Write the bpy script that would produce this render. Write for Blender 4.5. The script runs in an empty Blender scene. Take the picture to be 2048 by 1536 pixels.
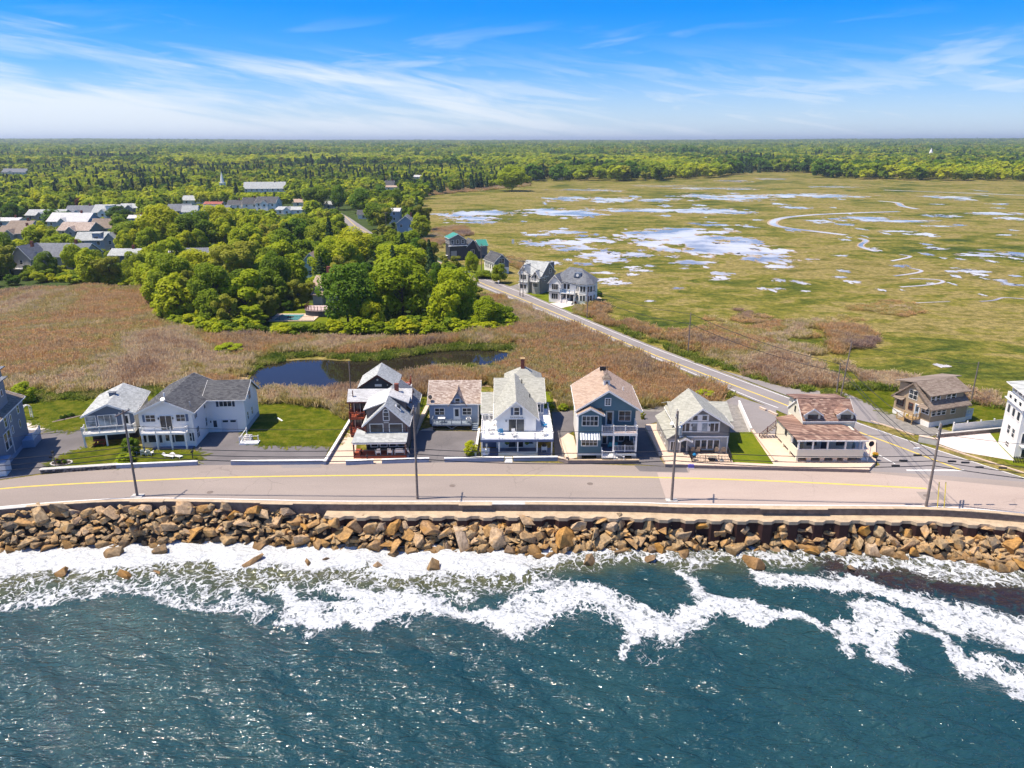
import bpy, bmesh, math, random
import numpy as np
from mathutils import Vector, Matrix, geometry
R = math.radians
sc = bpy.context.scene
C = sc.collection

# ---------------------------------------------------------------- camera, sky, sun, exposure
CAM_H = 42.0; FPX = 1500.0; PITCH = math.atan(486 / 1500)
cam = bpy.data.cameras.new('camera'); cam.sensor_width = 36; cam.lens = 36 * FPX / 2048
cam.clip_start = 0.5; cam.clip_end = 40000
co = bpy.data.objects.new('camera', cam); C.objects.link(co)
co.location = (0, 0, CAM_H); co.rotation_euler = (math.pi / 2 - PITCH, 0, 0)
sc.camera = co
SUN_EL = R(64); SX, SY = -1.0, -0.10
sv = Vector((SX, SY, 0)).normalized() * math.cos(SUN_EL); sv.z = math.sin(SUN_EL)   # towards the sun
sun = bpy.data.lights.new('sun', 'SUN'); sun.energy = 5.0; sun.angle = R(0.5); sun.color = (1, 0.90, 0.76)
so = bpy.data.objects.new('sun', sun); C.objects.link(so)
so.rotation_euler = sv.to_track_quat('Z', 'Y').to_euler(); so.location = (-60, 0, 120)
sc.view_settings.view_transform = 'Standard'; sc.view_settings.look = 'None'
sc.view_settings.exposure = 0.5; sc.view_settings.gamma = 1; sc.view_settings.use_curve_mapping = False
sc.render.engine = 'CYCLES'; sc.cycles.max_bounces = 6; sc.cycles.diffuse_bounces = 3; sc.cycles.glossy_bounces = 3
sc.cycles.transmission_bounces = 3; sc.cycles.sample_clamp_indirect = 2.5; sc.cycles.use_denoising = True; sc.cycles.use_light_tree = False; sc.cycles.caustics_reflective = False; sc.cycles.caustics_refractive = False; sc.cycles.blur_glossy = 1.0
w = bpy.data.worlds.new('World'); sc.world = w; w.use_nodes = True

class NT:
    def __init__(s, nt): s.nt = nt; s.n = nt.nodes; s.l = nt.links
    def new(s, t, **k):
        n = s.n.new(t)
        for a, v in k.items(): setattr(n, a, v)
        return n
    def put(s, sock, v):
        if hasattr(v, 'is_output'): s.l.new(v, sock)
        elif v is not None: sock.default_value = v
    def math(s, op, a, b=None, c=None, clamp=False):
        n = s.new('ShaderNodeMath', operation=op, use_clamp=clamp)
        for i, v in enumerate((a, b, c)):
            if v is not None: s.put(n.inputs[i], v)
        return n.outputs[0]
    def mix(s, f, a, b, mode='MIX'):
        n = s.new('ShaderNodeMix', data_type='RGBA', blend_type=mode)
        s.put(n.inputs[0], f); s.put(n.inputs[6], a if hasattr(a, 'is_output') else (*a, 1)[:4]); s.put(n.inputs[7], b if hasattr(b, 'is_output') else (*b, 1)[:4])
        return n.outputs[2]
    def noise(s, vec, scale, detail=4, rough=0.55, dist=0.0, out=0):
        n = s.new('ShaderNodeTexNoise'); s.put(n.inputs['Vector'], vec); s.put(n.inputs['Scale'], scale)
        n.inputs['Detail'].default_value = detail; n.inputs['Roughness'].default_value = rough; n.inputs['Distortion'].default_value = dist
        return n.outputs[out]
    def ramp(s, f, *st):
        n = s.new('ShaderNodeValToRGB'); s.put(n.inputs[0], f); e = n.color_ramp.elements
        while len(e) < len(st): e.new(0.5)
        for i, (p, c) in enumerate(st):
            e[i].position = p; e[i].color = (*c, 1)[:4] if hasattr(c, '__len__') else (c, c, c, 1)
        return n.outputs[0]
    def sm(s, v, a, b):
        n = s.new('ShaderNodeMapRange', interpolation_type='SMOOTHSTEP')
        s.put(n.inputs[0], v); n.inputs[1].default_value = a; n.inputs[2].default_value = b
        return n.outputs[0]
    def sep(s, v):
        n = s.new('ShaderNodeSeparateXYZ'); s.put(n.inputs[0], v); return n.outputs
    def comb(s, x, y, z):
        n = s.new('ShaderNodeCombineXYZ')
        for i, v in enumerate((x, y, z)): s.put(n.inputs[i], v)
        return n.outputs[0]
    def attr(s, name, out='Fac', t='GEOMETRY'):
        n = s.new('ShaderNodeAttribute', attribute_name=name, attribute_type=t); return n.outputs[out]
    def pos(s): return s.new('ShaderNodeNewGeometry').outputs['Position']
    def obj(s): return s.new('ShaderNodeTexCoord').outputs['Object']
    def scale(s, v, k):
        n = s.new('ShaderNodeVectorMath', operation='MULTIPLY'); s.put(n.inputs[0], v); n.inputs[1].default_value = k; return n.outputs[0]

def make_world():
    t = NT(w.node_tree); t.n.clear()
    sky = t.new('ShaderNodeTexSky', sky_type='NISHITA'); sky.sun_disc = False
    sky.sun_elevation = SUN_EL; sky.sun_rotation = math.atan2(sv.x, sv.y); sky.altitude = 0
    sky.air_density = 1.0; sky.dust_density = 0.25; sky.ozone_density = 3.0
    d = t.new('ShaderNodeTexCoord').outputs['Generated']; x, y, z = t.sep(d)
    hs = t.new('ShaderNodeHueSaturation'); hs.inputs['Saturation'].default_value = 1.3; hs.inputs['Value'].default_value = 1.0
    t.put(hs.inputs['Color'], t.mix(1.0, sky.outputs[0], (0.60, 0.80, 1.22), 'MULTIPLY'))
    # high thin cloud: streaks drawn out along the horizon, thickest to the south and low down
    tilt = t.math('MULTIPLY_ADD', x, 0.16, z)
    p1 = t.comb(t.math('MULTIPLY', x, 1.7), t.math('MULTIPLY', y, 1.2), t.math('MULTIPLY', tilt, 17.0))
    n1 = t.noise(p1, 1.5, 7, 0.56, 0.35)
    p2 = t.comb(t.math('MULTIPLY', x, 4.5), t.math('MULTIPLY', y, 3), t.math('MULTIPLY', tilt, 46.0))
    n2 = t.noise(p2, 1.6, 6, 0.62, 0.6)
    base = t.math('MULTIPLY_ADD', t.math('MINIMUM', z, 0.17), -5.2, 0.90); base = t.math('ADD', base, t.math('MULTIPLY', t.sm(z, 0.18, 0.5), 0.55))  # second term adds overhead cloud, out of view, to whiten the fill light
    base = t.math('MULTIPLY_ADD', x, -0.46, base)
    m = t.math('ADD', t.math('MULTIPLY', n1, 1.25), t.math('MULTIPLY', n2, 0.75)); m = t.math('SUBTRACT', m, 0.14)
    m = t.math('ADD', m, base)
    c1 = t.sm(m, 1.30, 1.92)
    # small separate wisps
    p3 = t.comb(t.math('MULTIPLY', x, 9), t.math('MULTIPLY', y, 5), t.math('MULTIPLY_ADD', x, -7.0, t.math('MULTIPLY', z, 60.0)))
    n3 = t.noise(p3, 0.75, 5, 0.5, 0.4)
    c3 = t.math('MULTIPLY', t.sm(n3, 0.53, 0.70), 0.62)
    c3 = t.math('MULTIPLY', c3, t.sm(z, 0.15, 0.06))
    hz = t.math('MULTIPLY', t.sm(z, 0.10, -0.005), 0.58)
    veil = t.math('MULTIPLY', t.math('MULTIPLY', t.sm(z, 0.125, 0.02), t.sm(t.math('ADD', n2, t.math('MULTIPLY', n1, 0.5)), 0.62, 0.92)), 0.72)
    cl = t.math('MAXIMUM', t.math('MAXIMUM', t.math('MAXIMUM', c1, c3), hz), veil)
    cl = t.math('MULTIPLY', cl, 0.96)
    col = t.mix(cl, hs.outputs[0], (6.3, 6.9, 7.5))
    bg = t.new('ShaderNodeBackground'); t.put(bg.inputs[0], col); bg.inputs[1].default_value = 0.10
    o = t.new('ShaderNodeOutputWorld'); t.l.new(bg.outputs[0], o.inputs[0])
make_world()

# ---------------------------------------------------------------- helpers
rnd = random.Random(7); HAZE = 0.0001
def G(px, py, z=0.0):                       # a point of the photograph, dropped on the level z
    a = (px - 1024) / FPX; b = (py - 768) / FPX; c, s = math.cos(PITCH), math.sin(PITCH)
    t = (z - CAM_H) / (-s - b * c)
    return (a * t, (c - b * s) * t, z)
def HT(py, Y):                              # height of what shows at row py on an upright at distance Y
    b = (py - 768) / FPX; c, s = math.cos(PITCH), math.sin(PITCH)
    return CAM_H + (-s - b * c) * Y / (c - b * s)
def GL(pts, z=0.0): return [G(x, y, z) for x, y in pts]

class MB:
    def __init__(s): s.v = []; s.f = []
    def add(s, vs, fs):
        k = len(s.v); s.v += [tuple(v) for v in vs]; s.f += [tuple(i + k for i in f) for f in fs]; return s
    def box(s, x0, x1, y0, y1, z0, z1):
        return s.add([(x0, y0, z0), (x1, y0, z0), (x1, y1, z0), (x0, y1, z0), (x0, y0, z1), (x1, y0, z1), (x1, y1, z1), (x0, y1, z1)],
                     [(0, 3, 2, 1), (4, 5, 6, 7), (0, 1, 5, 4), (1, 2, 6, 5), (2, 3, 7, 6), (3, 0, 4, 7)])
    def prism(s, pts, a, b, ax='y'):
        mk = {'y': lambda p, q: (p[0], q, p[1]), 'x': lambda p, q: (q, p[0], p[1]), 'z': lambda p, q: (p[0], p[1], q)}[ax]
        n = len(pts)
        return s.add([mk(p, a) for p in pts] + [mk(p, b) for p in pts],
                     [tuple(range(n))[::-1], tuple(range(n, 2 * n))] + [(i, (i + 1) % n, n + (i + 1) % n, n + i) for i in range(n)])
    def slab(s, pts, th):
        p = [Vector(q) for q in pts]; nn = (p[1] - p[0]).cross(p[2] - p[0]).normalized()
        if nn.z < 0: nn = -nn
        n = len(p); lo = [q - nn * th for q in p]
        return s.add(p + lo, [tuple(range(n)), tuple(range(n, 2 * n))[::-1]] + [(i, n + i, n + (i + 1) % n, (i + 1) % n) for i in range(n)])
    def tube(s, p0, p1, r0, r1=None, n=6):
        r1 = r0 if r1 is None else r1
        p0, p1 = Vector(p0), Vector(p1); d = (p1 - p0).normalized()
        u = d.orthogonal().normalized(); v = d.cross(u)
        ring = lambda p, r: [p + (u * math.cos(2 * math.pi * i / n) + v * math.sin(2 * math.pi * i / n)) * r for i in range(n)]
        return s.add(ring(p0, r0) + ring(p1, r1), [(i, (i + 1) % n, n + (i + 1) % n, n + i) for i in range(n)] + [tuple(range(n))[::-1], tuple(range(n, 2 * n))])
    def path(s, pts, r, n=5):
        for a, b in zip(pts, pts[1:]): s.tube(a, b, r, r, n)
        return s
    def mesh(s, name, m):
        me = bpy.data.meshes.new(name); me.from_pydata(s.v, [], s.f); me.update()
        if m: me.materials.append(m)
        return me
    def build(s, name, m, parent=None, loc=None, smooth=False, rot=None, label=None):
        me = s.mesh(name, m)
        if smooth: me.polygons.foreach_set('use_smooth', [True] * len(me.polygons))
        return ob(name, me, parent, loc, rot, label)
def ob(name, me, parent=None, loc=None, rot=None, label=None):
    o = bpy.data.objects.new(name, me); C.objects.link(o)
    if parent: o.parent = parent
    if loc: o.location = loc
    if rot: o.rotation_euler = rot
    if label: o['label'] = label
    return o
def tag(o, label, cat, group=None):
    o['label'] = label; o['category'] = cat
    if group: o['group'] = group
    return o
def thing(name, label, cat, loc=(0, 0, 0), rz=0, group=None):
    o = bpy.data.objects.new(name, None); C.objects.link(o); o.location = loc; o.rotation_euler = (0, 0, R(rz)); o.empty_display_size = 0.3
    return tag(o, label, cat, group)
def struct(o, kind='structure'): o['kind'] = kind; return o
def npmesh(name, verts, faces, m, smooth=False):          # faces: (N,3) or (N,4) array
    me = bpy.data.meshes.new(name); v = np.asarray(verts, np.float32); f = np.asarray(faces, np.int32); k = f.shape[1]
    me.vertices.add(len(v)); me.vertices.foreach_set('co', v.ravel())
    me.loops.add(f.size); me.loops.foreach_set('vertex_index', f.ravel())
    me.polygons.add(len(f)); me.polygons.foreach_set('loop_start', np.arange(0, f.size, k, dtype=np.int32))
    me.polygons.foreach_set('loop_total', np.full(len(f), k, np.int32))
    if smooth: me.polygons.foreach_set('use_smooth', np.ones(len(f), bool))
    me.update(calc_edges=True)
    if m: me.materials.append(m)
    return me
def fattr(me, name, a):
    at = me.attributes.new(name, 'FLOAT', 'POINT'); at.data.foreach_set('value', np.asarray(a, np.float32))
def chaikin(p, n=1, closed=True):
    for _ in range(n):
        q = []; m = len(p)
        for i in range(m if closed else m - 1):
            a, b = p[i], p[(i + 1) % m]
            q += [tuple(.75 * u + .25 * v for u, v in zip(a, b)), tuple(.25 * u + .75 * v for u, v in zip(a, b))]
        p = q if closed else [p[0]] + q + [p[-1]]
    return p
def sheet(name, pts, z, m, kind='structure', smooth=0, th=0.0):
    p = [(q[0], q[1], z) for q in pts]
    if smooth: p = chaikin(p, smooth)
    tri = geometry.tessellate_polygon([[Vector(q) for q in p]])
    mb = MB(); mb.add(p, tri)
    if th:
        n = len(p); mb.add(p + [(a, b, z - th) for a, b, _ in p], [(i, (i + 1) % n, n + (i + 1) % n, n + i) for i in range(n)])
    o = mb.build(name, m)
    if kind: o['kind'] = kind
    return o
def ribbon(name, path, wd, z, m, kind='structure'):
    p = [Vector((a[0], a[1], 0)) for a in path]; L = []; Rr = []
    for i, q in enumerate(p):
        d = (p[min(i + 1, len(p) - 1)] - p[max(i - 1, 0)]).normalized(); nrm = Vector((-d.y, d.x, 0)) * wd / 2
        L.append(q + nrm); Rr.append(q - nrm)
    mb = MB(); n = len(p)
    mb.add([(v.x, v.y, z) for v in L + Rr], [(i, n + i, n + i + 1, i + 1) for i in range(n - 1)])
    o = mb.build(name, m)
    if kind: o['kind'] = kind
    return o
# lattice noise in numpy
_rs = np.random.RandomState(3); _tab = _rs.rand(256, 256).astype(np.float32)
def vnoise(x, y):
    xi = np.floor(x).astype(int); yi = np.floor(y).astype(int); fx = x - xi; fy = y - yi
    fx = fx * fx * (3 - 2 * fx); fy = fy * fy * (3 - 2 * fy); t = lambda a, b: _tab[a & 255, b & 255]
    return (t(xi, yi) * (1 - fx) + t(xi + 1, yi) * fx) * (1 - fy) + (t(xi, yi + 1) * (1 - fx) + t(xi + 1, yi + 1) * fx) * fy
def fbm(x, y, o=4):
    s = 0; a = 0.5; tot = 0
    for i in range(o): s = s + a * vnoise(x * 2 ** i + 17.3 * i, y * 2 ** i + 9.1 * i); tot += a; a *= 0.5
    return s / tot
def inpoly(x, y, poly):
    x = np.asarray(x); y = np.asarray(y); c = np.zeros(x.shape, bool); n = len(poly)
    for i in range(n):
        x0, y0 = poly[i][:2]; x1, y1 = poly[i - 1][:2]
        if y0 == y1: continue
        c ^= ((y0 > y) != (y1 > y)) & (x < (x1 - x0) * (y - y0) / (y1 - y0) + x0)
    return c
def pldist(x, y, pts, ys=1.0):                             # distance of points to a polyline
    d = np.full(np.shape(x), 1e9)
    for a, b in zip(pts, pts[1:]):
        ax, ay, bx, by = a[0], a[1] * ys, b[0], b[1] * ys
        dx, dy = bx - ax, by - ay; L = dx * dx + dy * dy + 1e-9
        t = np.clip(((x - ax) * dx + (y * ys - ay) * dy) / L, 0, 1)
        d = np.minimum(d, np.hypot(x - ax - t * dx, y * ys - ay - t * dy))
    return d
def sstep(a, b, v): t = np.clip((v - a) / (b - a), 0, 1); return t * t * (3 - 2 * t)

# ---------------------------------------------------------------- materials
def mat(name, fn):
    m = bpy.data.materials.new(name); m.use_nodes = True; t = NT(m.node_tree)
    b = t.n.get('Principled BSDF'); fn(t, b); return m
def bump(t, b, h, dist, strength=1.0):
    n = t.new('ShaderNodeBump'); t.put(n.inputs['Height'], h); n.inputs['Distance'].default_value = dist; n.inputs['Strength'].default_value = strength
    t.l.new(n.outputs[0], b.inputs['Normal'])
def plain(name, col, rough=0.6, var=0.12, sc_=1.5, spec=0.3, metal=0):
    def f(t, b):
        p = t.pos(); n = t.noise(p, sc_, 5); n2 = t.noise(p, sc_ * 7, 3)
        v = t.math('ADD', t.math('MULTIPLY', n, 0.65), t.math('MULTIPLY', n2, 0.35))
        lo = tuple(c * (1 - var) for c in col); hi = tuple(min(1, c * (1 + var)) for c in col)
        t.put(b.inputs['Base Color'], t.ramp(v, (0.3, lo), (0.7, hi)))
        b.inputs['Roughness'].default_value = rough; b.inputs['Specular IOR Level'].default_value = spec; b.inputs['Metallic'].default_value = metal
    return mat(name, f)
def siding(name, col, pitch=0.16, var=0.1, dk=0.62):
    def f(t, b):
        o = t.obj(); x, y, z = t.sep(o)
        fr = t.math('FRACT', t.math('DIVIDE', z, pitch)); ln = t.sm(fr, 0.0, 0.16)
        n = t.noise(t.pos(), 0.9, 5); n2 = t.noise(t.scale(t.pos(), (1.5, 1.5, 9)), 2.0, 3)
        v = t.math('ADD', t.math('MULTIPLY', n, 0.6), t.math('MULTIPLY', n2, 0.4))
        lo = tuple(c * (1 - var) for c in col); hi = tuple(min(1, c * (1 + var * 0.7)) for c in col)
        c = t.ramp(v, (0.3, lo), (0.7, hi)); c = t.mix(ln, tuple(k * (dk * 0.6 + 0.4) for k in col), c)
        t.put(b.inputs['Base Color'], c); b.inputs['Roughness'].default_value = 0.55; b.inputs['Specular IOR Level'].default_value = 0.25
    return mat(name, f)
def shingle(name, cols, bw=0.5, bh=0.2, var=0.25):
    def f(t, b):
        o = t.obj(); x, y, z = t.sep(o)
        u = t.math('ADD', x, t.math('MULTIPLY', y, 0.83)); v = t.math('MULTIPLY_ADD', z, 1.7, t.math('MULTIPLY', y, 0.35))
        br = t.new('ShaderNodeTexBrick'); t.put(br.inputs['Vector'], t.comb(u, v, 0))
        br.inputs['Scale'].default_value = 1; br.inputs['Brick Width'].default_value = bw; br.inputs['Row Height'].default_value = bh
        br.inputs['Mortar Size'].default_value = 0.012; br.inputs['Color1'].default_value = (0, 0, 0, 1); br.inputs['Color2'].default_value = (1, 1, 1, 1); br.inputs['Mortar'].default_value = (0.1, 0.1, 0.1, 1)
        wv = t.noise(t.pos(), 0.5, 4); m = t.math('MULTIPLY_ADD', br.outputs['Color'], 0.62, t.math('MULTIPLY', wv, 0.3))
        n = len(cols); c = t.ramp(m, *[(0.15 + 0.7 * i / max(1, n - 1), k) for i, k in enumerate(cols)])
        c = t.mix(t.math('MULTIPLY', br.outputs['Fac'], 0.5), c, tuple(k * 0.5 for k in cols[0]))
        t.put(b.inputs['Base Color'], c); b.inputs['Roughness'].default_value = 0.85; b.inputs['Specular IOR Level'].default_value = 0.2
        bump(t, b, t.math('SUBTRACT', 1, br.outputs['Fac']), 0.02, 0.5)
    return mat(name, f)
def glassy(name, col=(0.012, 0.016, 0.02), rough=0.04):
    def f(t, b):
        o = t.pos(); n = t.noise(o, 0.7, 3)
        t.put(b.inputs['Base Color'], t.ramp(n, (0.4, col), (0.62, tuple(min(1, c * 3 + 0.01) for c in col))))
        b.inputs['Roughness'].default_value = rough; b.inputs['Specular IOR Level'].default_value = 0.55
        bump(t, b, t.noise(o, 0.8, 2), 0.02, 0.25)
    return mat(name, f)
M = {}
WHITE = (0.80, 0.775, 0.735)
M['white'] = plain('white_paint', WHITE, 0.5, 0.05)
M['white_siding'] = siding('white_clapboard', (0.80, 0.775, 0.735), 0.2, 0.03, 0.90)
M['cream_siding'] = siding('cream_clapboard', (0.72, 0.67, 0.53), 0.2, 0.04, 0.9)
M['greyblue_siding'] = siding('grey_blue_clapboard', (0.17, 0.21, 0.27), 0.2, 0.1)
M['slate_siding'] = siding('slate_blue_clapboard', (0.115, 0.15, 0.21), 0.2, 0.1)
M['paleblue_siding'] = siding('pale_blue_clapboard', (0.27, 0.34, 0.45), 0.2, 0.08, 0.75)
M['teal_siding'] = siding('teal_clapboard', (0.085, 0.165, 0.205), 0.2, 0.1)
M['cedar'] = siding('weathered_cedar_shingle', (0.155, 0.125, 0.12), 0.17, 0.3)
M['cedar_grey'] = siding('grey_cedar_shingle', (0.19, 0.185, 0.18), 0.17, 0.3)
M['cedar_light'] = siding('silver_cedar_shingle', (0.36, 0.35, 0.34), 0.17, 0.2)
M['tan_siding'] = siding('tan_cedar_shingle', (0.40, 0.30, 0.20), 0.17, 0.18)
M['mint_siding'] = siding('mint_clapboard', (0.42, 0.58, 0.56), 0.2, 0.05, 0.8)
M['blue_siding'] = siding('blue_clapboard', (0.09, 0.17, 0.30), 0.2, 0.08)
M['charcoal_siding'] = siding('charcoal_board', (0.05, 0.055, 0.07), 0.3, 0.2)
M['roof_grey'] = shingle('light_grey_shingle', [(0.30, 0.31, 0.30), (0.42, 0.43, 0.42), (0.50, 0.51, 0.49)])
M['roof_green'] = shingle('grey_green_shingle', [(0.31, 0.305, 0.26), (0.39, 0.38, 0.33), (0.45, 0.44, 0.38)])
M['roof_dark'] = shingle('charcoal_shingle', [(0.055, 0.055, 0.06), (0.10, 0.10, 0.105), (0.13, 0.13, 0.13)])
M['roof_slate'] = shingle('slate_grey_shingle', [(0.12, 0.125, 0.14), (0.18, 0.19, 0.21), (0.23, 0.24, 0.26)])
M['roof_tan'] = shingle('tan_shingle', [(0.34, 0.24, 0.18), (0.43, 0.31, 0.23), (0.48, 0.36, 0.28)])
M['roof_pink'] = shingle('weathered_pinkish_shingle', [(0.25, 0.18, 0.145), (0.41, 0.325, 0.27), (0.53, 0.45, 0.385)], 0.42, 0.26)
M['roof_brown'] = shingle('mottled_brown_shingle', [(0.13, 0.075, 0.06), (0.27, 0.16, 0.12), (0.44, 0.31, 0.235)], 0.5, 0.28)
M['roof_olive'] = shingle('brown_grey_shingle', [(0.17, 0.13, 0.10), (0.26, 0.20, 0.16), (0.30, 0.25, 0.20)])
M['roof_white'] = shingle('pale_shingle', [(0.44, 0.43, 0.42), (0.56, 0.55, 0.54), (0.62, 0.61, 0.60)])
M['roof_red'] = shingle('red_shingle', [(0.25, 0.07, 0.05), (0.36, 0.12, 0.09), (0.42, 0.17, 0.13)])
M['roof_metal'] = plain('green_metal_roof', (0.05, 0.25, 0.19), 0.5, 0.1)
M['glass'] = glassy('window_glass')
M['glass_pale'] = glassy('curtained_glass', (0.12, 0.14, 0.15))
M['shutter'] = plain('slate_blue_shutter', (0.10, 0.14, 0.22))
M['shutter_dark'] = plain('navy_shutter', (0.03, 0.045, 0.07))
M['trim_red'] = plain('dark_red_trim', (0.10, 0.03, 0.025))
M['deck_red'] = plain('red_stained_deck', (0.30, 0.065, 0.03), 0.6, 0.25, 3)
M['deck_grey'] = plain('grey_deck_paint', (0.24, 0.28, 0.33), 0.6, 0.1)
M['deck_blue'] = plain('blue_deck_paint', (0.09, 0.12, 0.22), 0.6, 0.1)
M['deck_pink'] = plain('pale_composite_deck', (0.55, 0.42, 0.38), 0.6, 0.1)
M['deck_white'] = plain('white_deck_membrane', (0.80, 0.80, 0.80), 0.6, 0.03)
M['wood'] = plain('weathered_wood', (0.30, 0.25, 0.20), 0.8, 0.25, 4)
M['pole_wood'] = plain('utility_pole_wood', (0.20, 0.16, 0.14), 0.85, 0.3, 5)
M['new_wood'] = plain('new_timber', (0.45, 0.30, 0.14), 0.7, 0.2, 4)
M['concrete'] = plain('concrete', (0.50, 0.47, 0.43), 0.85, 0.15, 2)
M['concrete_tan'] = plain('tan_concrete', (0.62, 0.47, 0.36), 0.85, 0.1, 0.8)
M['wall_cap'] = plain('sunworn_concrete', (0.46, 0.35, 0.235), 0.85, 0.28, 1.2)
M['wall_face'] = plain('shaded_concrete', (0.17, 0.135, 0.115), 0.9, 0.5, 1.6)  # seawall face's shade put into a darker concrete colour
M['blue_wall'] = plain('blue_painted_concrete', (0.26, 0.30, 0.40), 0.7, 0.1)
M['brown_wall'] = plain('brown_block_wall', (0.24, 0.19, 0.17), 0.8, 0.2, 3)
M['foundation'] = plain('foundation_block', (0.42, 0.40, 0.37), 0.85, 0.12, 3)
M['black'] = plain('black_metal', (0.02, 0.02, 0.022), 0.5, 0.1)
M['dark'] = plain('dark_goods_and_shade', (0.02, 0.02, 0.025), 0.8, 0.3)  # near-black for dark goods and for shade painted under decks and floors
M['brick'] = shingle('red_brick', [(0.20, 0.06, 0.04), (0.28, 0.10, 0.07)], 0.25, 0.1)
M['blue_plastic'] = plain('bright_blue_plastic', (0.02, 0.20, 0.42), 0.5)
M['teal_plastic'] = plain('teal_plastic', (0.03, 0.22, 0.30), 0.5)
M['purple'] = plain('purple_paint', (0.13, 0.11, 0.42), 0.6)
M['yellow'] = plain('yellow_plastic', (0.75, 0.58, 0.05), 0.5)
M['orange'] = plain('orange_plastic', (0.75, 0.22, 0.03), 0.5)
M['grey_metal'] = plain('galvanised_metal', (0.42, 0.43, 0.45), 0.45, 0.1, 3, 0.5, 0.6)
M['mulch'] = plain('dark_mulch', (0.05, 0.035, 0.03), 0.95, 0.4, 8)
M['letter'] = plain('dark_lettering', (0.07, 0.07, 0.09), 0.5)
M['garage'] = plain('pale_grey_garage_door', (0.60, 0.60, 0.60), 0.5, 0.04)
M['wire'] = plain('black_cable', (0.03, 0.03, 0.035), 0.6)
# ---------------------------------------------------------------- ground and marsh
SEA = -4.1
def gz(x, y):                                # the land rises inland, beyond the marsh
    r = np.hypot(x, y)
    return 23 * sstep(1300, 7500, r) * (0.7 + 0.6 * fbm(x / 1500 + 9, y / 1500, 3)) + sstep(3000, 7500, r) * (13 * sstep(0.0, 0.55, x / r) + 8 * sstep(0.0, 0.6, -x / r))
def m_ground(t, b):
    p = t.pos(); px_, py_, pz_ = t.sep(p)
    big = t.noise(p, 0.012, 6, 0.62, 0.6); mid = t.noise(t.scale(p, (0.6, 1.0, 1)), 0.085, 8, 0.72, 0.8); fine = t.noise(p, 0.55, 6, 0.7); vf = t.noise(p, 2.6, 4, 0.7)
    v = t.math('ADD', t.math('MULTIPLY', big, 0.42), t.math('MULTIPLY', mid, 0.58))
    c = t.ramp(v, (0.38, (0.05, 0.08, 0.010)), (0.445, (0.145, 0.15, 0.017)), (0.49, (0.25, 0.212, 0.036)), (0.54, (0.37, 0.275, 0.105)), (0.585, (0.23, 0.185, 0.040)), (0.64, (0.115, 0.12, 0.02)))
    f2 = t.math('ADD', t.math('MULTIPLY', fine, 0.6), t.math('MULTIPLY', vf, 0.4))
    c = t.mix(t.sm(f2, 0.40, 0.62), t.mix(1.0, c, (0.40, 0.46, 0.36), 'MULTIPLY'), c)
    c = t.mix(t.math('MULTIPLY', t.sm(f2, 0.56, 0.72), 0.6), c, (0.27, 0.23, 0.10))
    t.put(b.inputs['Base Color'], c); b.inputs['Roughness'].default_value = 0.95; b.inputs['Specular IOR Level'].default_value = 0.1
    bump(t, b, f2, 0.5, 0.9)
M['ground'] = mat('salt_marsh_turf', m_ground)
def build_ground():
    ys = np.concatenate([[88], np.geomspace(92, 26000, 150)]); ss = np.linspace(-1, 1, 90)
    Y = np.repeat(ys[:, None], 90, 1); X = ss[None, :] * (Y * 0.95 + 90)
    Z = gz(X, Y) - 0.03
    n, k = Y.shape; idx = np.arange(n * k).reshape(n, k)
    f = np.stack([idx[:-1, :-1], idx[:-1, 1:], idx[1:, 1:], idx[1:, :-1]], -1).reshape(-1, 4)
    struct(ob('ground', npmesh('ground', np.stack([X, Y, Z], -1).reshape(-1, 3), f, M['ground'], True)))
build_ground()
def m_floor(cols, s=0.25):
    def f(t, b):
        p = t.pos(); n = t.math('ADD', t.math('MULTIPLY', t.noise(p, s, 6, 0.65), 0.6), t.math('MULTIPLY', t.noise(p, s * 9, 5, 0.7), 0.4))
        t.put(b.inputs['Base Color'], t.ramp(n, *[(0.32 + 0.36 * i / (len(cols) - 1), c) for i, c in enumerate(cols)])); b.inputs['Roughness'].default_value = 0.95
        b.inputs['Specular IOR Level'].default_value = 0.1; bump(t, b, n, 0.4, 0.8)
    return f
M['reed_floor'] = mat('reed_litter', m_floor([(0.20, 0.16, 0.07), (0.34, 0.24, 0.13), (0.46, 0.34, 0.21)]))
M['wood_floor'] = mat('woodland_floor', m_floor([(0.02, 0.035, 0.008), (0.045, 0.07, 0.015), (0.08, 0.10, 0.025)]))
M['lawn'] = mat('mown_lawn', m_floor([(0.075, 0.115, 0.004), (0.125, 0.155, 0.006), (0.19, 0.19, 0.012)], 0.35))
M['dry_lawn'] = mat('dry_lawn', m_floor([(0.13, 0.15, 0.02), (0.22, 0.19, 0.06), (0.30, 0.22, 0.10)], 0.25))
M['gravel'] = mat('gravel', m_floor([(0.14, 0.13, 0.12), (0.26, 0.24, 0.22), (0.36, 0.33, 0.30)], 1.2))
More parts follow.
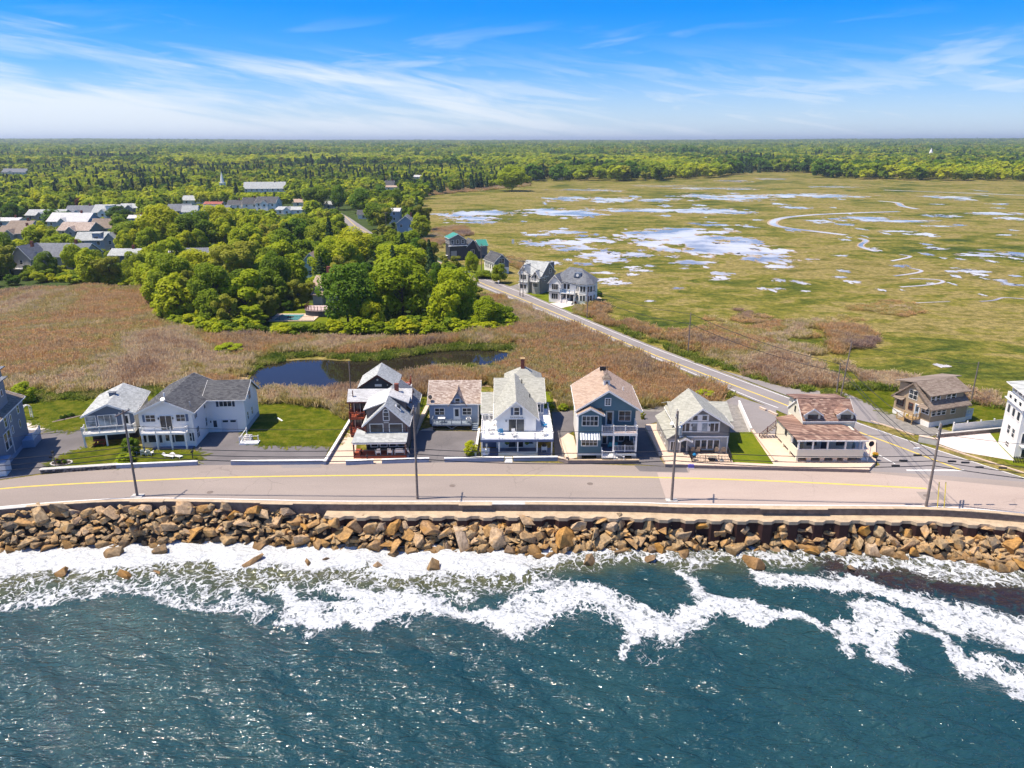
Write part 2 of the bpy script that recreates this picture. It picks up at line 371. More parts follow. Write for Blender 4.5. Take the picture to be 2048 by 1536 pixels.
def m_asphalt(lo, hi, s=0.12, stretch=(0.35, 1.3, 1)):
    def f(t, b):
        p = t.pos(); q = t.scale(p, stretch)
        n = t.math('ADD', t.math('MULTIPLY', t.noise(q, s, 6, 0.6), 0.62), t.math('MULTIPLY', t.noise(p, s * 45, 3, 0.6), 0.38))
        c = t.ramp(n, (0.34, lo), (0.66, hi))
        vo = t.new('ShaderNodeTexVoronoi', feature='DISTANCE_TO_EDGE'); wv = t.noise(p, 0.6, 4, 0.6, 0, 1)
        va = t.new('ShaderNodeVectorMath', operation='ADD'); t.put(va.inputs[0], p); t.put(va.inputs[1], wv); t.put(vo.inputs['Vector'], va.outputs[0]); vo.inputs['Scale'].default_value = 0.13
        cr = t.math('MULTIPLY', t.sm(vo.outputs['Distance'], 0.012, 0.002), t.sm(t.noise(p, 0.07, 3), 0.5, 0.6))
        c = t.mix(t.math('MULTIPLY', cr, 0.22), c, tuple(k * 0.35 for k in lo))
        t.put(b.inputs['Base Color'], c); b.inputs['Roughness'].default_value = 0.9; b.inputs['Specular IOR Level'].default_value = 0.15
        bump(t, b, t.noise(p, 14, 3), 0.01, 0.4)
    return f
M['road'] = mat('aged_asphalt', m_asphalt((0.245, 0.205, 0.18), (0.33, 0.275, 0.24)))
M['road_light'] = mat('sunbleached_asphalt', m_asphalt((0.35, 0.275, 0.235), (0.45, 0.36, 0.305)))
M['road_side'] = mat('side_road_asphalt', m_asphalt((0.20, 0.18, 0.175), (0.29, 0.26, 0.25)))
M['drive'] = mat('driveway_asphalt', m_asphalt((0.115, 0.105, 0.105), (0.19, 0.172, 0.17), 0.2, (1, 1, 1)))
M['paint_white'] = plain('road_paint_white', (0.72, 0.70, 0.67), 0.7, 0.2, 4)
M['paint_yellow'] = plain('road_paint_yellow', (0.70, 0.50, 0.08), 0.7, 0.15, 3)
def m_paver(t, b):
    p = t.pos(); br = t.new('ShaderNodeTexBrick'); t.put(br.inputs['Vector'], p); br.inputs['Scale'].default_value = 1
    br.inputs['Brick Width'].default_value = 0.5; br.inputs['Row Height'].default_value = 0.25; br.inputs['Mortar Size'].default_value = 0.015
    br.inputs['Color1'].default_value = (0.62, 0.52, 0.48, 1); br.inputs['Color2'].default_value = (0.74, 0.66, 0.62, 1); br.inputs['Mortar'].default_value = (0.4, 0.35, 0.32, 1)
    t.put(b.inputs['Base Color'], t.mix(t.math('MULTIPLY', t.noise(p, 0.6, 4), 0.5), br.outputs[0], (0.6, 0.5, 0.47))); b.inputs['Roughness'].default_value = 0.9
    bump(t, b, br.outputs['Fac'], 0.01, 0.5)
M['paver'] = mat('pale_pavers', m_paver)

REED_PX = [
    [(-140, 610), (0, 592), (190, 575), (285, 585), (320, 650), (420, 672), (600, 680), (900, 680), (1010, 662), (1030, 690), (900, 692), (700, 712), (540, 712), (490, 750), (500, 790), (470, 800), (330, 775), (160, 788), (40, 790), (-140, 805)],
    [(500, 790), (720, 770), (800, 760), (890, 740), (1020, 732), (1040, 700), (1015, 655), (985, 622), (960, 590), (1000, 597), (1100, 640), (1220, 692), (1340, 742), (1440, 787), (1458, 806), (1330, 814), (1220, 815), (1110, 815), (1104, 782), (950, 770), (850, 790), (720, 822), (690, 840), (660, 815), (520, 805)],
    [(1180, 630), (1250, 640), (1330, 668), (1430, 655), (1560, 645), (1720, 655), (1760, 690), (1680, 705), (1700, 740), (1800, 745), (1870, 765), (1960, 790), (2048, 800), (2048, 822), (1930, 808), (1790, 780), (1700, 775), (1560, 772), (1480, 745), (1380, 705), (1280, 668), (1200, 645)],
    [(1690, 612), (1780, 600), (1850, 612), (1830, 632), (1740, 640)],
    [(845, 480), (870, 458), (930, 452), (945, 470), (900, 480), (880, 500)],
    [(1060, 545), (1015, 530), (1000, 512), (1050, 520)],
    [(1140, 625), (1180, 605), (1215, 612), (1230, 628), (1190, 640)],
    [(860, 375), (1000, 372), (1060, 366), (1060, 372), (940, 384), (850, 392)],
]
REED = [GL(p) for p in REED_PX]
WOOD_PX = [(-220, 600), (0, 575), (200, 572), (290, 582), (330, 645), (420, 662), (560, 668), (700, 668), (880, 664), (1015, 652), (975, 610), (930, 570), (905, 545), (960, 552), (930, 530), (890, 520), (845, 500), (850, 470), (835, 440), (840, 405), (850, 392), (950, 380), (1060, 368), (1060, 340), (-220, 340)]
WOOD = GL(WOOD_PX)
POND_PX = [(490, 772), (512, 735), (560, 722), (640, 718), (700, 724), (800, 716), (860, 705), (930, 698), (1015, 703), (1030, 715), (1018, 730), (960, 729), (880, 735), (820, 744), (790, 765), (700, 785), (600, 790), (530, 785)]
POND = GL(POND_PX)
for i, p in enumerate(REED[:2]): sheet('reed_bed', p, 0.0, M['reed_floor'], smooth=2)
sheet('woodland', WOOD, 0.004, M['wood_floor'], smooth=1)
sheet('lawn', GL([(30, 806), (330, 786), (335, 862), (58, 862)]), 0.008, M['lawn'])
sheet('lawn', GL([(93, 935), (110, 922), (146, 902), (173, 896), (240, 893), (279, 906), (394, 908), (399, 924), (233, 930)]), 0.014, M['lawn'])
sheet('lawn', GL([(500, 806), (600, 808), (690, 826), (703, 842), (662, 892), (521, 890), (498, 882), (490, 860)]), 0.008, M['lawn'])
sheet('lawn', GL([(806, 795), (852, 796), (858, 815), (833, 860), (815, 862)]), 0.008, M['lawn'])
sheet('lawn', GL([(1084, 782), (1106, 782), (1106, 822), (1088, 818)]), 0.008, M['lawn'])
sheet('lawn', GL([(952, 782), (972, 782), (975, 835), (955, 835)]), 0.008, M['lawn'])
sheet('lawn', GL([(1690, 776), (1790, 784), (1790, 830), (1752, 812)]), 0.008, M['dry_lawn'])
sheet('lawn', GL([(1900, 812), (2080, 826), (2080, 850), (1900, 858)]), 0.008, M['dry_lawn'])
sheet('lawn', GL([(1976, 867), (2040, 872), (2100, 915), (2100, 945), (2020, 928), (1998, 915)]), 0.016, M['lawn'])
sheet('lawn', GL([(1022, 576), (1050, 572), (1080, 578), (1200, 590), (1215, 620), (1180, 640), (1094, 608)]), 0.008, M['lawn'])
sheet('lawn', GL([(925, 535), (970, 528), (1000, 545), (1010, 560), (960, 552)]), 0.012, M['lawn'])
sheet('lawn', GL([(530, 622), (610, 605), (640, 610), (730, 640), (720, 652), (540, 652)]), 0.010, M['lawn'])
sheet('lawn', GL([(80, 455), (130, 448), (150, 470), (70, 478)]), 0.010, M['lawn'])
# drives, paths and yards
sheet('driveway', GL([(-60, 868), (62, 860), (162, 853), (176, 896), (146, 903), (110, 923), (93, 936), (80, 947), (0, 959), (-60, 966)]), 0.018, M['drive'])
sheet('driveway', GL([(417, 862), (480, 862), (499, 882), (521, 891), (660, 892), (647, 922), (462, 923), (462, 931), (397, 931), (394, 903), (388, 896)]), 0.018, M['drive'])
sheet('driveway', GL([(836, 861), (955, 863), (960, 912), (890, 918), (889, 926), (857, 926), (818, 915), (824, 872)]), 0.018, M['drive'])
sheet('driveway', GL([(1104, 825), (1146, 821), (1148, 863), (1136, 867), (1118, 880), (1130, 918), (1110, 914)]), 0.018, M['drive'])
sheet('driveway', GL([(1262, 815), (1336, 813), (1340, 838), (1290, 850), (1318, 914), (1332, 933), (1262, 928)]), 0.018, M['drive'])
sheet('parking_lot', GL([(1300, 812), (1440, 808), (1470, 792), (1552, 818), (1556, 880), (1520, 880), (1478, 815), (1450, 812)]), 0.020, M['road_side'])
sheet('gravel_yard', GL([(1446, 806), (1482, 812), (1512, 868), (1446, 868)]), 0.024, M['gravel'])
sheet('gravel_yard', GL([(1684, 784), (1740, 806), (1785, 826), (1870, 855), (1908, 864), (1850, 874), (1740, 842), (1680, 812)]), 0.018, M['gravel'])
sheet('gravel_yard', GL([(1262, 805), (1340, 806), (1340, 824), (1262, 822)]), 0.026, M['gravel'])
sheet('path', GL([(648, 934), (652, 924), (700, 842), (714, 838), (712, 912), (860, 905), (868, 860), (857, 830), (880, 850), (842, 860), (826, 872), (866, 926), (690, 932)]), 0.014, M['concrete_tan'])
sheet('path', GL([(1118, 880), (1136, 866), (1147, 872), (1158, 914), (1136, 920), (1130, 916)]), 0.024, M['concrete_tan'])
sheet('path', GL([(1092, 607), (1130, 604), (1150, 610), (1120, 617)]), 0.02, M['paver'])
sheet('path', GL([(1020, 573), (1035, 568), (1060, 572), (1040, 580)]), 0.02, M['gravel'])
sheet('patio', GL([(46, 862), (46, 844), (80, 836), (123, 835), (121, 846), (110, 857)]), 0.022, M['paver'], smooth=1)
sheet('patio', GL([(1872, 886), (1876, 874), (1980, 866), (2000, 892), (2030, 922), (1924, 904)]), 0.020, M['paver'])
sheet('patio', GL([(1170, 595), (1190, 590), (1204, 597), (1180, 601)]), 0.02, M['concrete_tan'])

# ---------------------------------------------------------------- the roads
WALL_PX = [(-260, 1052), (-120, 1034), (0, 1020), (127, 1010), (254, 1003), (381, 1004), (520, 1007), (660, 1010), (849, 1010), (1050, 1010), (1268, 1012), (1362, 1016), (1550, 1018), (1848, 1019), (1950, 1025), (2048, 1033), (2200, 1050), (2320, 1066)]
WALL = chaikin(GL(WALL_PX), 2, False)
FRONT = [(a[0], a[1] + 0.25) for a in WALL]
BACK = GL([(2320, 992), (2048, 964), (1850, 949), (1740, 943), (1550, 939), (1330, 934), (1140, 927), (1000, 924), (700, 927), (400, 931), (233, 936), (80, 950), (0, 961), (-160, 980), (-260, 992)])
sheet('road', FRONT + BACK, 0.030, M['road'])
LIGHT = [q for q in FRONT if q[0] > G(1338, 1012)[0]]
sheet('road_patch', GL([(1336, 1010)]) + LIGHT + GL([(2320, 1000), (2048, 976), (1850, 957), (1740, 946), (1550, 942), (1380, 941), (1378, 946), (1314, 945)]), 0.034, M['road_light'])
SR_R = GL([(680, 425), (700, 436), (742, 464), (820, 500), (925, 540), (1026, 575), (1096, 605), (1190, 645), (1300, 690), (1436, 741), (1560, 788), (1700, 839), (1815, 880), (1979, 934), (2100, 976)])
SR_L = GL([(1720, 946), (1760, 930), (1731, 897), (1640, 858), (1552, 820), (1363, 740), (1250, 694), (1153, 652), (1055, 613), (958, 573), (860, 530), (780, 495), (705, 462), (676, 436), (665, 426)])
sheet('side_road', SR_R + SR_L, 0.026, M['road_side'])
sheet('road_shoulder', GL([(1436, 739), (1560, 772), (1700, 790), (1745, 812), (1760, 850), (1700, 836), (1560, 786)]), 0.022, M['road_side'])
def poly_px(pts, n=1): return chaikin(GL(pts), n, False)
sheet('road_patch', GL([(1268, 931), (1372, 935), (1376, 945), (1280, 943)]), 0.037, M['drive'])
sheet('road_patch', GL([(560, 930), (640, 929), (645, 935), (565, 936)]), 0.037, M['road_side'])
sheet('road_patch', GL([(1832, 984), (1886, 984), (1898, 1000), (1846, 1000)]), 0.038, M['road'])
for a_ in ((1853, 992), (905, 972), (420, 985), (1180, 968)): sheet('manhole_cover', [(G(*a_)[0] + .4 * math.cos(i * .524), G(*a_)[1] + .4 * math.sin(i * .524)) for i in range(12)], 0.042, M['wall_face'])
ribbon('road_marking', poly_px([(-200, 1003), (0, 977), (127, 969), (254, 963), (381, 957), (520, 953.5), (760, 950.5), (1050, 950.5), (1314, 955), (1550, 962), (1853, 977.5)], 2), 0.32, 0.040, M['paint_yellow'])
ribbon('road_marking', [(a[0], a[1] + 0.95) for a in WALL], 0.20, 0.040, M['paint_white'])
ribbon('road_marking', poly_px([(690, 432), (722, 463), (900, 532), (946, 560), (1063, 606), (1180, 655), (1290, 703), (1400, 745), (1500, 783), (1566, 808), (1640, 837), (1740, 872), (1921, 940)]), 0.30, 0.036, M['paint_yellow'])
ribbon('road_marking', poly_px([(930, 546), (1026, 578), (1096, 608), (1190, 649), (1300, 694), (1436, 745), (1500, 768), (1570, 794), (1711, 845), (1815, 881), (1979, 935), (2080, 966)]), 0.18, 0.036, M['paint_white'])
ribbon('road_marking', poly_px([(930, 557), (958, 570), (1055, 610), (1153, 649), (1250, 691), (1363, 737), (1500, 795), (1556, 816)]), 0.18, 0.036, M['paint_white'])
ribbon('road_marking', GL([(1731, 895), (1790, 928)]), 0.18, 0.036, M['paint_white'])
ribbon('road_marking', GL([(1813, 941), (1929, 941)]), 0.42, 0.036, M['paint_white'])

# ---------------------------------------------------------------- seawall, ledge and sheet piling
def offs(path, d):
    out = []
    for i, q in enumerate(path):
        a = Vector(path[max(i - 1, 0)][:2]); b = Vector(path[min(i + 1, len(path) - 1)][:2]); t = (b - a).normalized()
        out.append((q[0] + t.y * d, q[1] - t.x * d))           # to the seaward side
    return out
def strip_solid(mb, inner, outer, z0, z1):
    n = len(inner)
    v = [(*p[:2], z1) for p in inner] + [(*p[:2], z1) for p in outer] + [(*p[:2], z0) for p in outer] + [(*p[:2], z0) for p in inner]
    f = []
    for i in range(n - 1):
        f += [(i, n + i, n + i + 1, i + 1), (n + i, 2 * n + i, 2 * n + i + 1, n + i + 1), (3 * n + i, i, i + 1, 3 * n + i + 1)]
    f += [(0, n, 2 * n, 3 * n), (n - 1, 4 * n - 1, 3 * n - 1, 2 * n - 1)]
    mb.add(v, f)
def resample(path, step):
    p = [Vector(q[:2]) for q in path]; out = [p[0]]; acc = 0
    for a, b in zip(p, p[1:]):
        L = (b - a).length; d = step - acc
        while d <= L: out.append(a + (b - a) * (d / L)); d += step
        acc = (acc + L) % step if L >= 0 else 0
    return [(q.x, q.y) for q in out]
SW = resample(WALL, 1.0)
seawall = thing('seawall', 'long concrete seawall running along the sea edge of the coast road', 'seawall', (SW[0][0], SW[0][1], 0))
so_ = Vector(seawall.location)
def wp(mb, name, m, par=seawall, **k):
    o = mb.build(name, m, par, **k); o.location = -so_; return o
inn = SW; out_ = offs(SW, 0.45)
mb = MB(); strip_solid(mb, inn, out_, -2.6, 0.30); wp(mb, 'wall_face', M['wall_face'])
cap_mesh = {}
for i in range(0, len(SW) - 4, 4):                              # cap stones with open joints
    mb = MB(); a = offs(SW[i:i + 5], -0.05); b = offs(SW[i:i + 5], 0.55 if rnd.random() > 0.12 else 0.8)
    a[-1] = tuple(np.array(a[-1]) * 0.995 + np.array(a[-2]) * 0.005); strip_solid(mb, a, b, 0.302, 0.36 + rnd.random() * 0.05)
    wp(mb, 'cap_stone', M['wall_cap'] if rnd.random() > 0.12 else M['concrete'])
xk = G(640, 1010)[0]
LED = [p for p in SW if p[0] > xk]; mb = MB()
lo_ = offs(LED, 0.46); zz = []
fine = resample(LED, 0.5)
fo = offs(fine, 1.0); nrm = [Vector(b) - Vector(a) for a, b in zip(fine, fo)]
PHASE = [0.0, 0.0, 0.45, 0.45, 0.45, 0.0]
zz = [tuple(Vector(a) + n_ * (1.75 + PHASE[i % 6])) for i, (a, n_) in enumerate(zip(fine, nrm))]
li = [tuple(Vector(a) + n_ * 0.455) for a, n_ in zip(fine, nrm)]
strip_solid(mb, li, zz, -0.95, -0.55); wp(mb, 'ledge', M['wall_cap'])
mrust = plain('rusted_steel', (0.035, 0.014, 0.012), 0.85, 0.45, 1.5)  # rust darkened to carry the shade cast by the ledge
zs = [tuple(Vector(a) + n_ * (1.55 + PHASE[i % 6] * 1.5)) for i, (a, n_) in enumerate(zip(fine, nrm))]
zt = [tuple(Vector(a) + n_ * (1.49 + PHASE[i % 6] * 1.5)) for i, (a, n_) in enumerate(zip(fine, nrm))]
piling = thing('sheet_piling', 'rusty corrugated steel sheet piling below the seawall ledge', 'sheet piling', (*fine[0], -3))
for i in range(0, len(fine) - 6, 6):
    mb = MB(); strip_solid(mb, zt[i:i + 7], zs[i:i + 7], -5.2, -0.955); o = mb.build('pile', mrust, piling); o.location = -Vector(piling.location)

# ---------------------------------------------------------------- the sea
def foam_fields(X, Y):
    ys = 0.6; P = lambda L: [G(x, y, SEA)[:2] for x, y in L]
    f = np.zeros(X.shape)
    wv = (fbm(X / 5, Y / 5, 4) - 0.5); wx = X + 5 * (fbm(X / 4 + 40, Y / 4, 3) - 0.5); wy = Y + 5 * (fbm(X / 4, Y / 4 + 70, 3) - 0.5)
    def pl(L, r, k=1.0):
        d = pldist(wx, wy, P(L), ys); return k * (1 - 0.40 * sstep(r * 0.35, r * 1.2, d) - 0.60 * sstep(r * 1.15, r * 2.5, d))
    for L, r, k in (
        ([(570, 1178), (598, 1215), (650, 1238), (735, 1234), (830, 1212), (900, 1222), (1024, 1240)], 1.15, 1), ([(690, 1180), (730, 1215), (790, 1205), (830, 1212)], 1.5, 1),
        ([(940, 1185), (935, 1215)], .4, .8), ([(1024, 1240), (1084, 1222), (1150, 1202), (1224, 1220), (1274, 1250), (1330, 1254), (1369, 1232)], 1.7, 1),
        ([(1240, 1240), (1270, 1272), (1262, 1302)], 1.2, .9), ([(1300, 1255), (1312, 1285), (1318, 1325)], .8, .75), ([(1024, 1215), (1074, 1182), (1144, 1180), (1244, 1204), (1290, 1235)], 1.2, .95),
        ([(1356, 1150), (1394, 1170), (1424, 1200), (1489, 1217)], .95, 1), ([(1345, 1232), (1424, 1228), (1489, 1217)], .95, 1), ([(1320, 1205), (1350, 1200)], .9, .55),
        ([(1489, 1217), (1524, 1230), (1574, 1245), (1614, 1250), (1649, 1270), (1689, 1295)], .7, 1), ([(1679, 1260), (1724, 1262), (1764, 1228), (1794, 1270), (1776, 1318)], 1.25, 1),
        ([(1730, 1270), (1780, 1300)], 1.2, 1), ([(1774, 1245), (1849, 1257), (1914, 1292), (1974, 1330), (2060, 1372)], 1.0, 1), ([(1914, 1300), (1950, 1345)], 1.1, 1), ([(1950, 1345), (1968, 1370)], .5, .7), ([(2060, 1340), (1980, 1310)], 1.0, .9),
        ([(1534, 1155), (1624, 1172), (1714, 1172), (1774, 1195), (1849, 1217), (1924, 1240), (2060, 1280), (2180, 1320)], 1.35, 1), ([(1849, 1217), (1960, 1250), (2060, 1262)], 1.9, .95),
        ([(-80, 1195), (30, 1205), (150, 1190), (300, 1190), (440, 1205), (540, 1225)], .9, .9), ([(290, 1195), (345, 1215), (335, 1260)], .5, .62), ([(400, 1290), (480, 1275)], .5, .5), ([(300, 1350), (420, 1310), (500, 1280)], .5, .45),
    ): f = np.maximum(f, pl(L, r, k))
    shore = P([(-200, 1110), (0, 1105), (200, 1095), (400, 1088), (600, 1092), (800, 1100), (1100, 1102), (1400, 1098), (1600, 1094), (1800, 1104), (1920, 1120), (2048, 1140), (2250, 1170)])
    ds = pldist(wx, wy, shore, 1.0)
    left = sstep(12, -8, X)                                    # the surf zone is wider in the south
    f = np.maximum(f, (0.90 + 0.20 * left) * (1 - 0.30 * sstep(2.4, 5.0 + 4.5 * left, ds) - 0.65 * sstep(3.5, 6.0 + 4.5 * left, ds)))
    lace = (0.80 - 0.06 * (1 - left)) * (1 - sstep(4.0 + 5.8 * left, 5.6 + 7.2 * left, ds)); f = np.maximum(f, lace)
    shallow = 1 - sstep(2.5 + 3.5 * left, 6.5 + 5.5 * left, ds)
    weed = 1 - sstep(1.0, 6.0, pldist(wx, wy, P([(1700, 1150), (1800, 1160), (1950, 1180), (2100, 1210)]), 1.0))
    return f, shallow, weed, ds
def m_sea(t, b):
    p = t.pos(); f = t.attr('foam'); sh = t.attr('shallow'); wd = t.attr('weed')
    p2 = t.scale(p, (1, 0.8, 1))
    wn = t.noise(p2, 0.9, 5, 0.65, 1.2)
    vo = t.new('ShaderNodeTexVoronoi', feature='DISTANCE_TO_EDGE'); wv = t.noise(p2, 0.55, 3, 0.6, 0.5, 1)
    va = t.new('ShaderNodeVectorMath', operation='MULTIPLY_ADD'); t.put(va.inputs[0], wv); va.inputs[1].default_value = (4.2, 4.2, 0); t.put(va.inputs[2], p2)
    t.put(vo.inputs['Vector'], va.outputs[0]); vo.inputs['Scale'].default_value = 0.85
    fine = t.noise(p2, 3.2, 6, 0.7, 0.8)
    n = t.math('ADD', t.math('MULTIPLY', wn, 0.50), t.math('MULTIPLY', t.sm(vo.outputs['Distance'], 0.16, 0.0), 0.22)); n = t.math('ADD', n, t.math('MULTIPLY', fine, 0.52))
    th = t.math('SUBTRACT', 1.38, f)                          # foam breaks up where it is thin
    a = t.sm(t.math('SUBTRACT', n, th), -0.04, 0.13)
    fl = t.math('MULTIPLY', t.sm(fine, 0.645, 0.69), t.math('MULTIPLY', t.sm(t.noise(p, 0.09, 4), 0.47, 0.62), 0.8))
    a = t.math('MULTIPLY', a, t.math('MULTIPLY_ADD', t.sm(t.noise(p2, 4.0, 3, 0.6), 0.3, 0.52), 0.14, 0.86))
    a = t.math('MAXIMUM', a, fl)
    deep = t.ramp(t.noise(p, 0.05, 4), (0.35, (0.010, 0.042, 0.052)), (0.65, (0.018, 0.057, 0.062)))
    wcol = t.mix(t.math('MULTIPLY', sh, 0.85), deep, (0.085, 0.085, 0.03))
    wcol = t.mix(t.math('MULTIPLY', t.math('MULTIPLY', wd, t.sm(wn, 0.35, 0.5)), 0.92), wcol, (0.028, 0.016, 0.018))
    fc = t.mix(t.sm(fine, 0.3, 0.7), (0.42, 0.44, 0.46), (0.66, 0.67, 0.67))
    t.put(b.inputs['Base Color'], t.mix(a, wcol, fc)); t.put(b.inputs['Roughness'], t.math('MULTIPLY_ADD', a, 0.5, 0.10))
    t.put(b.inputs['Specular IOR Level'], t.math('MULTIPLY_ADD', a, -0.5, 0.75)); b.inputs['IOR'].default_value = 1.33
    rip = t.math('ADD', t.math('MULTIPLY', t.noise(t.scale(p, (0.6, 1.25, 1)), 0.95, 3, 0.6, 0.7), 0.8), t.math('MULTIPLY', t.noise(t.scale(p, (0.8, 1.2, 1)), 3.0, 2, 0.5), 0.13))
    rg = t.noise(t.scale(p, (0.42, 1.25, 1)), 0.8, 2, 0.5, 0.9); rg = t.math('SUBTRACT', 1.0, t.math('ABSOLUTE', t.math('MULTIPLY_ADD', rg, 4.0, -2.0))); rip = t.math('ADD', rip, t.math('MULTIPLY', t.math('MAXIMUM', rg, 0.0), 0.22))
    rip = t.math('ADD', rip, t.math('MULTIPLY', a, 0.12)); rip = t.math('ADD', rip, t.math('MULTIPLY', t.math('MULTIPLY', fine, a), 0.12))
    bump(t, b, rip, 0.60, 1.0)
M['sea'] = mat('sea_water', m_sea)
def build_sea():
    xs = np.concatenate([np.arange(-150, -75, 1.0), np.arange(-75, 75, 0.32), np.arange(75, 150.1, 1.0)]); ys = np.concatenate([np.arange(-60, 30, 6.0), np.arange(30, 82.5, 0.32)])
    X, Y = np.meshgrid(xs, ys); f, sh, wd, ds = foam_fields(X, Y)
    A = np.zeros(X.shape); r = np.random.RandomState(5)
    for i in range(44):
        lam = 1.2 * (7.5 ** r.rand()); an = R(-118) + r.normal(0, 0.42); k = 2 * math.pi / lam
        ph = k * (X * math.cos(an) + Y * math.sin(an)) + r.uniform(0, 6.3) + 1.6 * (fbm(X / 12 + i, Y / 12, 2) - .5)
        A += 0.0072 * lam ** 0.85 * np.sin(ph)
    Z = SEA + A * (0.5 + fbm(X / 15, Y / 15, 3)) + 0.16 * f * (fbm(X / 1.1, Y / 1.1, 3) - 0.2) + 0.4 * np.exp(-ds / 2.5) * (fbm(X / 1.6, Y / 1.6, 3) - 0.45)
    n, k = X.shape; idx = np.arange(n * k).reshape(n, k); fc = np.stack([idx[:-1, :-1], idx[:-1, 1:], idx[1:, 1:], idx[1:, :-1]], -1).reshape(-1, 4)
    me = npmesh('sea', np.stack([X, Y, Z], -1).reshape(-1, 3), fc, M['sea'], True)
    fattr(me, 'foam', f.ravel()); fattr(me, 'shallow', sh.ravel()); fattr(me, 'weed', wd.ravel())
    struct(ob('sea', me))
build_sea()

# ---------------------------------------------------------------- marsh pools and creeks, the pond
def m_pool(t, b):
    p = t.pos(); n = t.noise(p, 0.035, 5)
    t.put(b.inputs['Base Color'], t.ramp(n, (0.40, (0.20, 0.195, 0.205)), (0.49, (0.50, 0.465, 0.43)), (0.58, (0.64, 0.59, 0.53)))); b.inputs['Roughness'].default_value = 0.12; b.inputs['Specular IOR Level'].default_value = 0.22  # pale silt colour, raised to carry the sky's white reflection
    b.inputs['IOR'].default_value = 1.33; bump(t, b, t.noise(p, 0.6, 3), 0.08, 0.2)
M['pool'] = mat('shallow_marsh_water', m_pool)
def m_pond(t, b):
    p = t.pos(); b.inputs['Base Color'].default_value = (0.022, 0.017, 0.012, 1); b.inputs['Roughness'].default_value = 0.03; b.inputs['IOR'].default_value = 1.33
    bump(t, b, t.noise(p, 0.9, 3), 0.03, 0.2)
M['pond'] = mat('dark_pond_water', m_pond)
M['mud'] = mat('bare_tidal_mud', m_floor([(0.26, 0.20, 0.16), (0.36, 0.28, 0.22), (0.46, 0.38, 0.31)], 0.15))
EL = [(960, 428, 75, 7), (940, 438, 55, 4.5), (950, 445, 45, 2.5), (1125, 425, 78, 8), (1130, 398, 50, 4.5), (1222, 399, 42, 4.5), (1320, 400, 50, 2.5), (1450, 394, 92, 6), (1620, 392, 98, 4.5), (1300, 421, 84, 3.5), (1420, 422, 92, 5.5),
      (1170, 380, 55, 2), (1420, 377, 95, 2.2), (1590, 415, 30, 2.5), (1400, 485, 128, 20), (1300, 470, 62, 9), (1485, 500, 82, 13), (1530, 518, 52, 9), (1365, 462, 75, 5), (1130, 464, 42, 3.5), (1110, 486, 62, 6), (1192, 480, 46, 4.5), (1150, 496, 58, 5.5),
      (1205, 512, 38, 7), (1222, 521, 30, 5), (1080, 470, 26, 2.5), (1195, 546, 30, 2.2), (1210, 560, 20, 3.4), (1235, 568, 20, 1.8), (1270, 510, 32, 3.6), (1285, 541, 20, 3), (1385, 525, 48, 4.5), (1445, 547, 20, 3.4), (1442, 556, 17, 3), (1740, 437, 66, 3.6), (1795, 442, 70, 2.6), (1690, 449, 20, 2.4),
      (1647, 442, 22, 2.6), (1427, 450, 40, 2), (1795, 463, 28, 1.8), (1858, 469, 17, 2.6), (1875, 497, 18, 1.8), (1950, 510, 42, 4), (2030, 508, 28, 4.4), (1905, 543, 14, 2), (1945, 542, 30, 3.4), (1890, 432, 32, 2.4), (1990, 427, 55, 2.6), (2025, 437, 28, 3.6), (1900, 395, 42, 4.4),
      (2000, 408, 22, 1.4), (2000, 560, 13, 1.6), (2023, 570, 16, 1.6), (1470, 362, 32, 1.6), (1540, 358, 30, 1.2), (1670, 374, 46, 1.6), (1330, 372, 60, 1.2), (1560, 534, 30, 4), (1880, 452, 26, 1.4), (2010, 470, 18, 1.4), (1160, 430, 40, 2), (1385, 662, 10, 3.6), (1885, 732, 14, 3.4), (1300, 602, 10, 1.6), (960, 425, 50, 3)]
_er = random.Random(12)
for _ in range(150):
    cx0, cy0, rx0, ry0 = EL[_er.randrange(0, 60)]
    if _er.random() < .6: q = (cx0 + _er.gauss(0, rx0 * 1.1), cy0 + _er.gauss(0, ry0 * 2.2))
    else: q = (_er.uniform(1080, 2048), _er.uniform(385, 590))
    if 375 < q[1] < 600 and q[0] > 900 + max(0, q[1] - 450) * 1.7: EL.append((q[0], q[1], _er.uniform(4, 17), _er.uniform(0.7, 2.0) * (1 + (q[1] - 380) / 220)))
CR = [([(1691, 470), (1624, 462), (1578, 457), (1540, 449), (1553, 437), (1614, 430), (1701, 426), (1768, 424), (1798, 423)], 3.2), ([(1757, 402), (1798, 405), (1800, 412), (1834, 418)], 3), ([(1719, 477), (1737, 481), (1714, 492), (1752, 503)], 1.7),
      ([(1783, 522), (1829, 513), (1800, 509)], 1.0), ([(1788, 552), (1835, 546), (1847, 541), (1819, 536)], 0.9), ([(1801, 574), (1850, 571), (1890, 565), (1880, 559), (1819, 557)], 0.9), ([(1768, 380), (1844, 383), (1930, 386), (2060, 391)], 4), ([(1960, 603), (1990, 601), (2005, 594), (2048, 598)], 0.6), ([(1830, 606), (1900, 603)], 0.4), ([(1000, 350), (1480, 350)], 0.01)]
def cells(name, X, Y, keep, cx, cy, z, m):
    i, j = np.nonzero(keep)
    if len(i) == 0: return
    x, y = X[i, j], Y[i, j]; n = len(x); v = np.empty((n, 4, 3), np.float32); v[..., 2] = z
    for k, (a, b) in enumerate(((-1, -1), (1, -1), (1, 1), (-1, 1))): v[:, k, 0] = x + a * cx / 2; v[:, k, 1] = y + b * cy / 2
    struct(ob(name, npmesh(name, v.reshape(-1, 3), np.arange(n * 4).reshape(n, 4), m)))
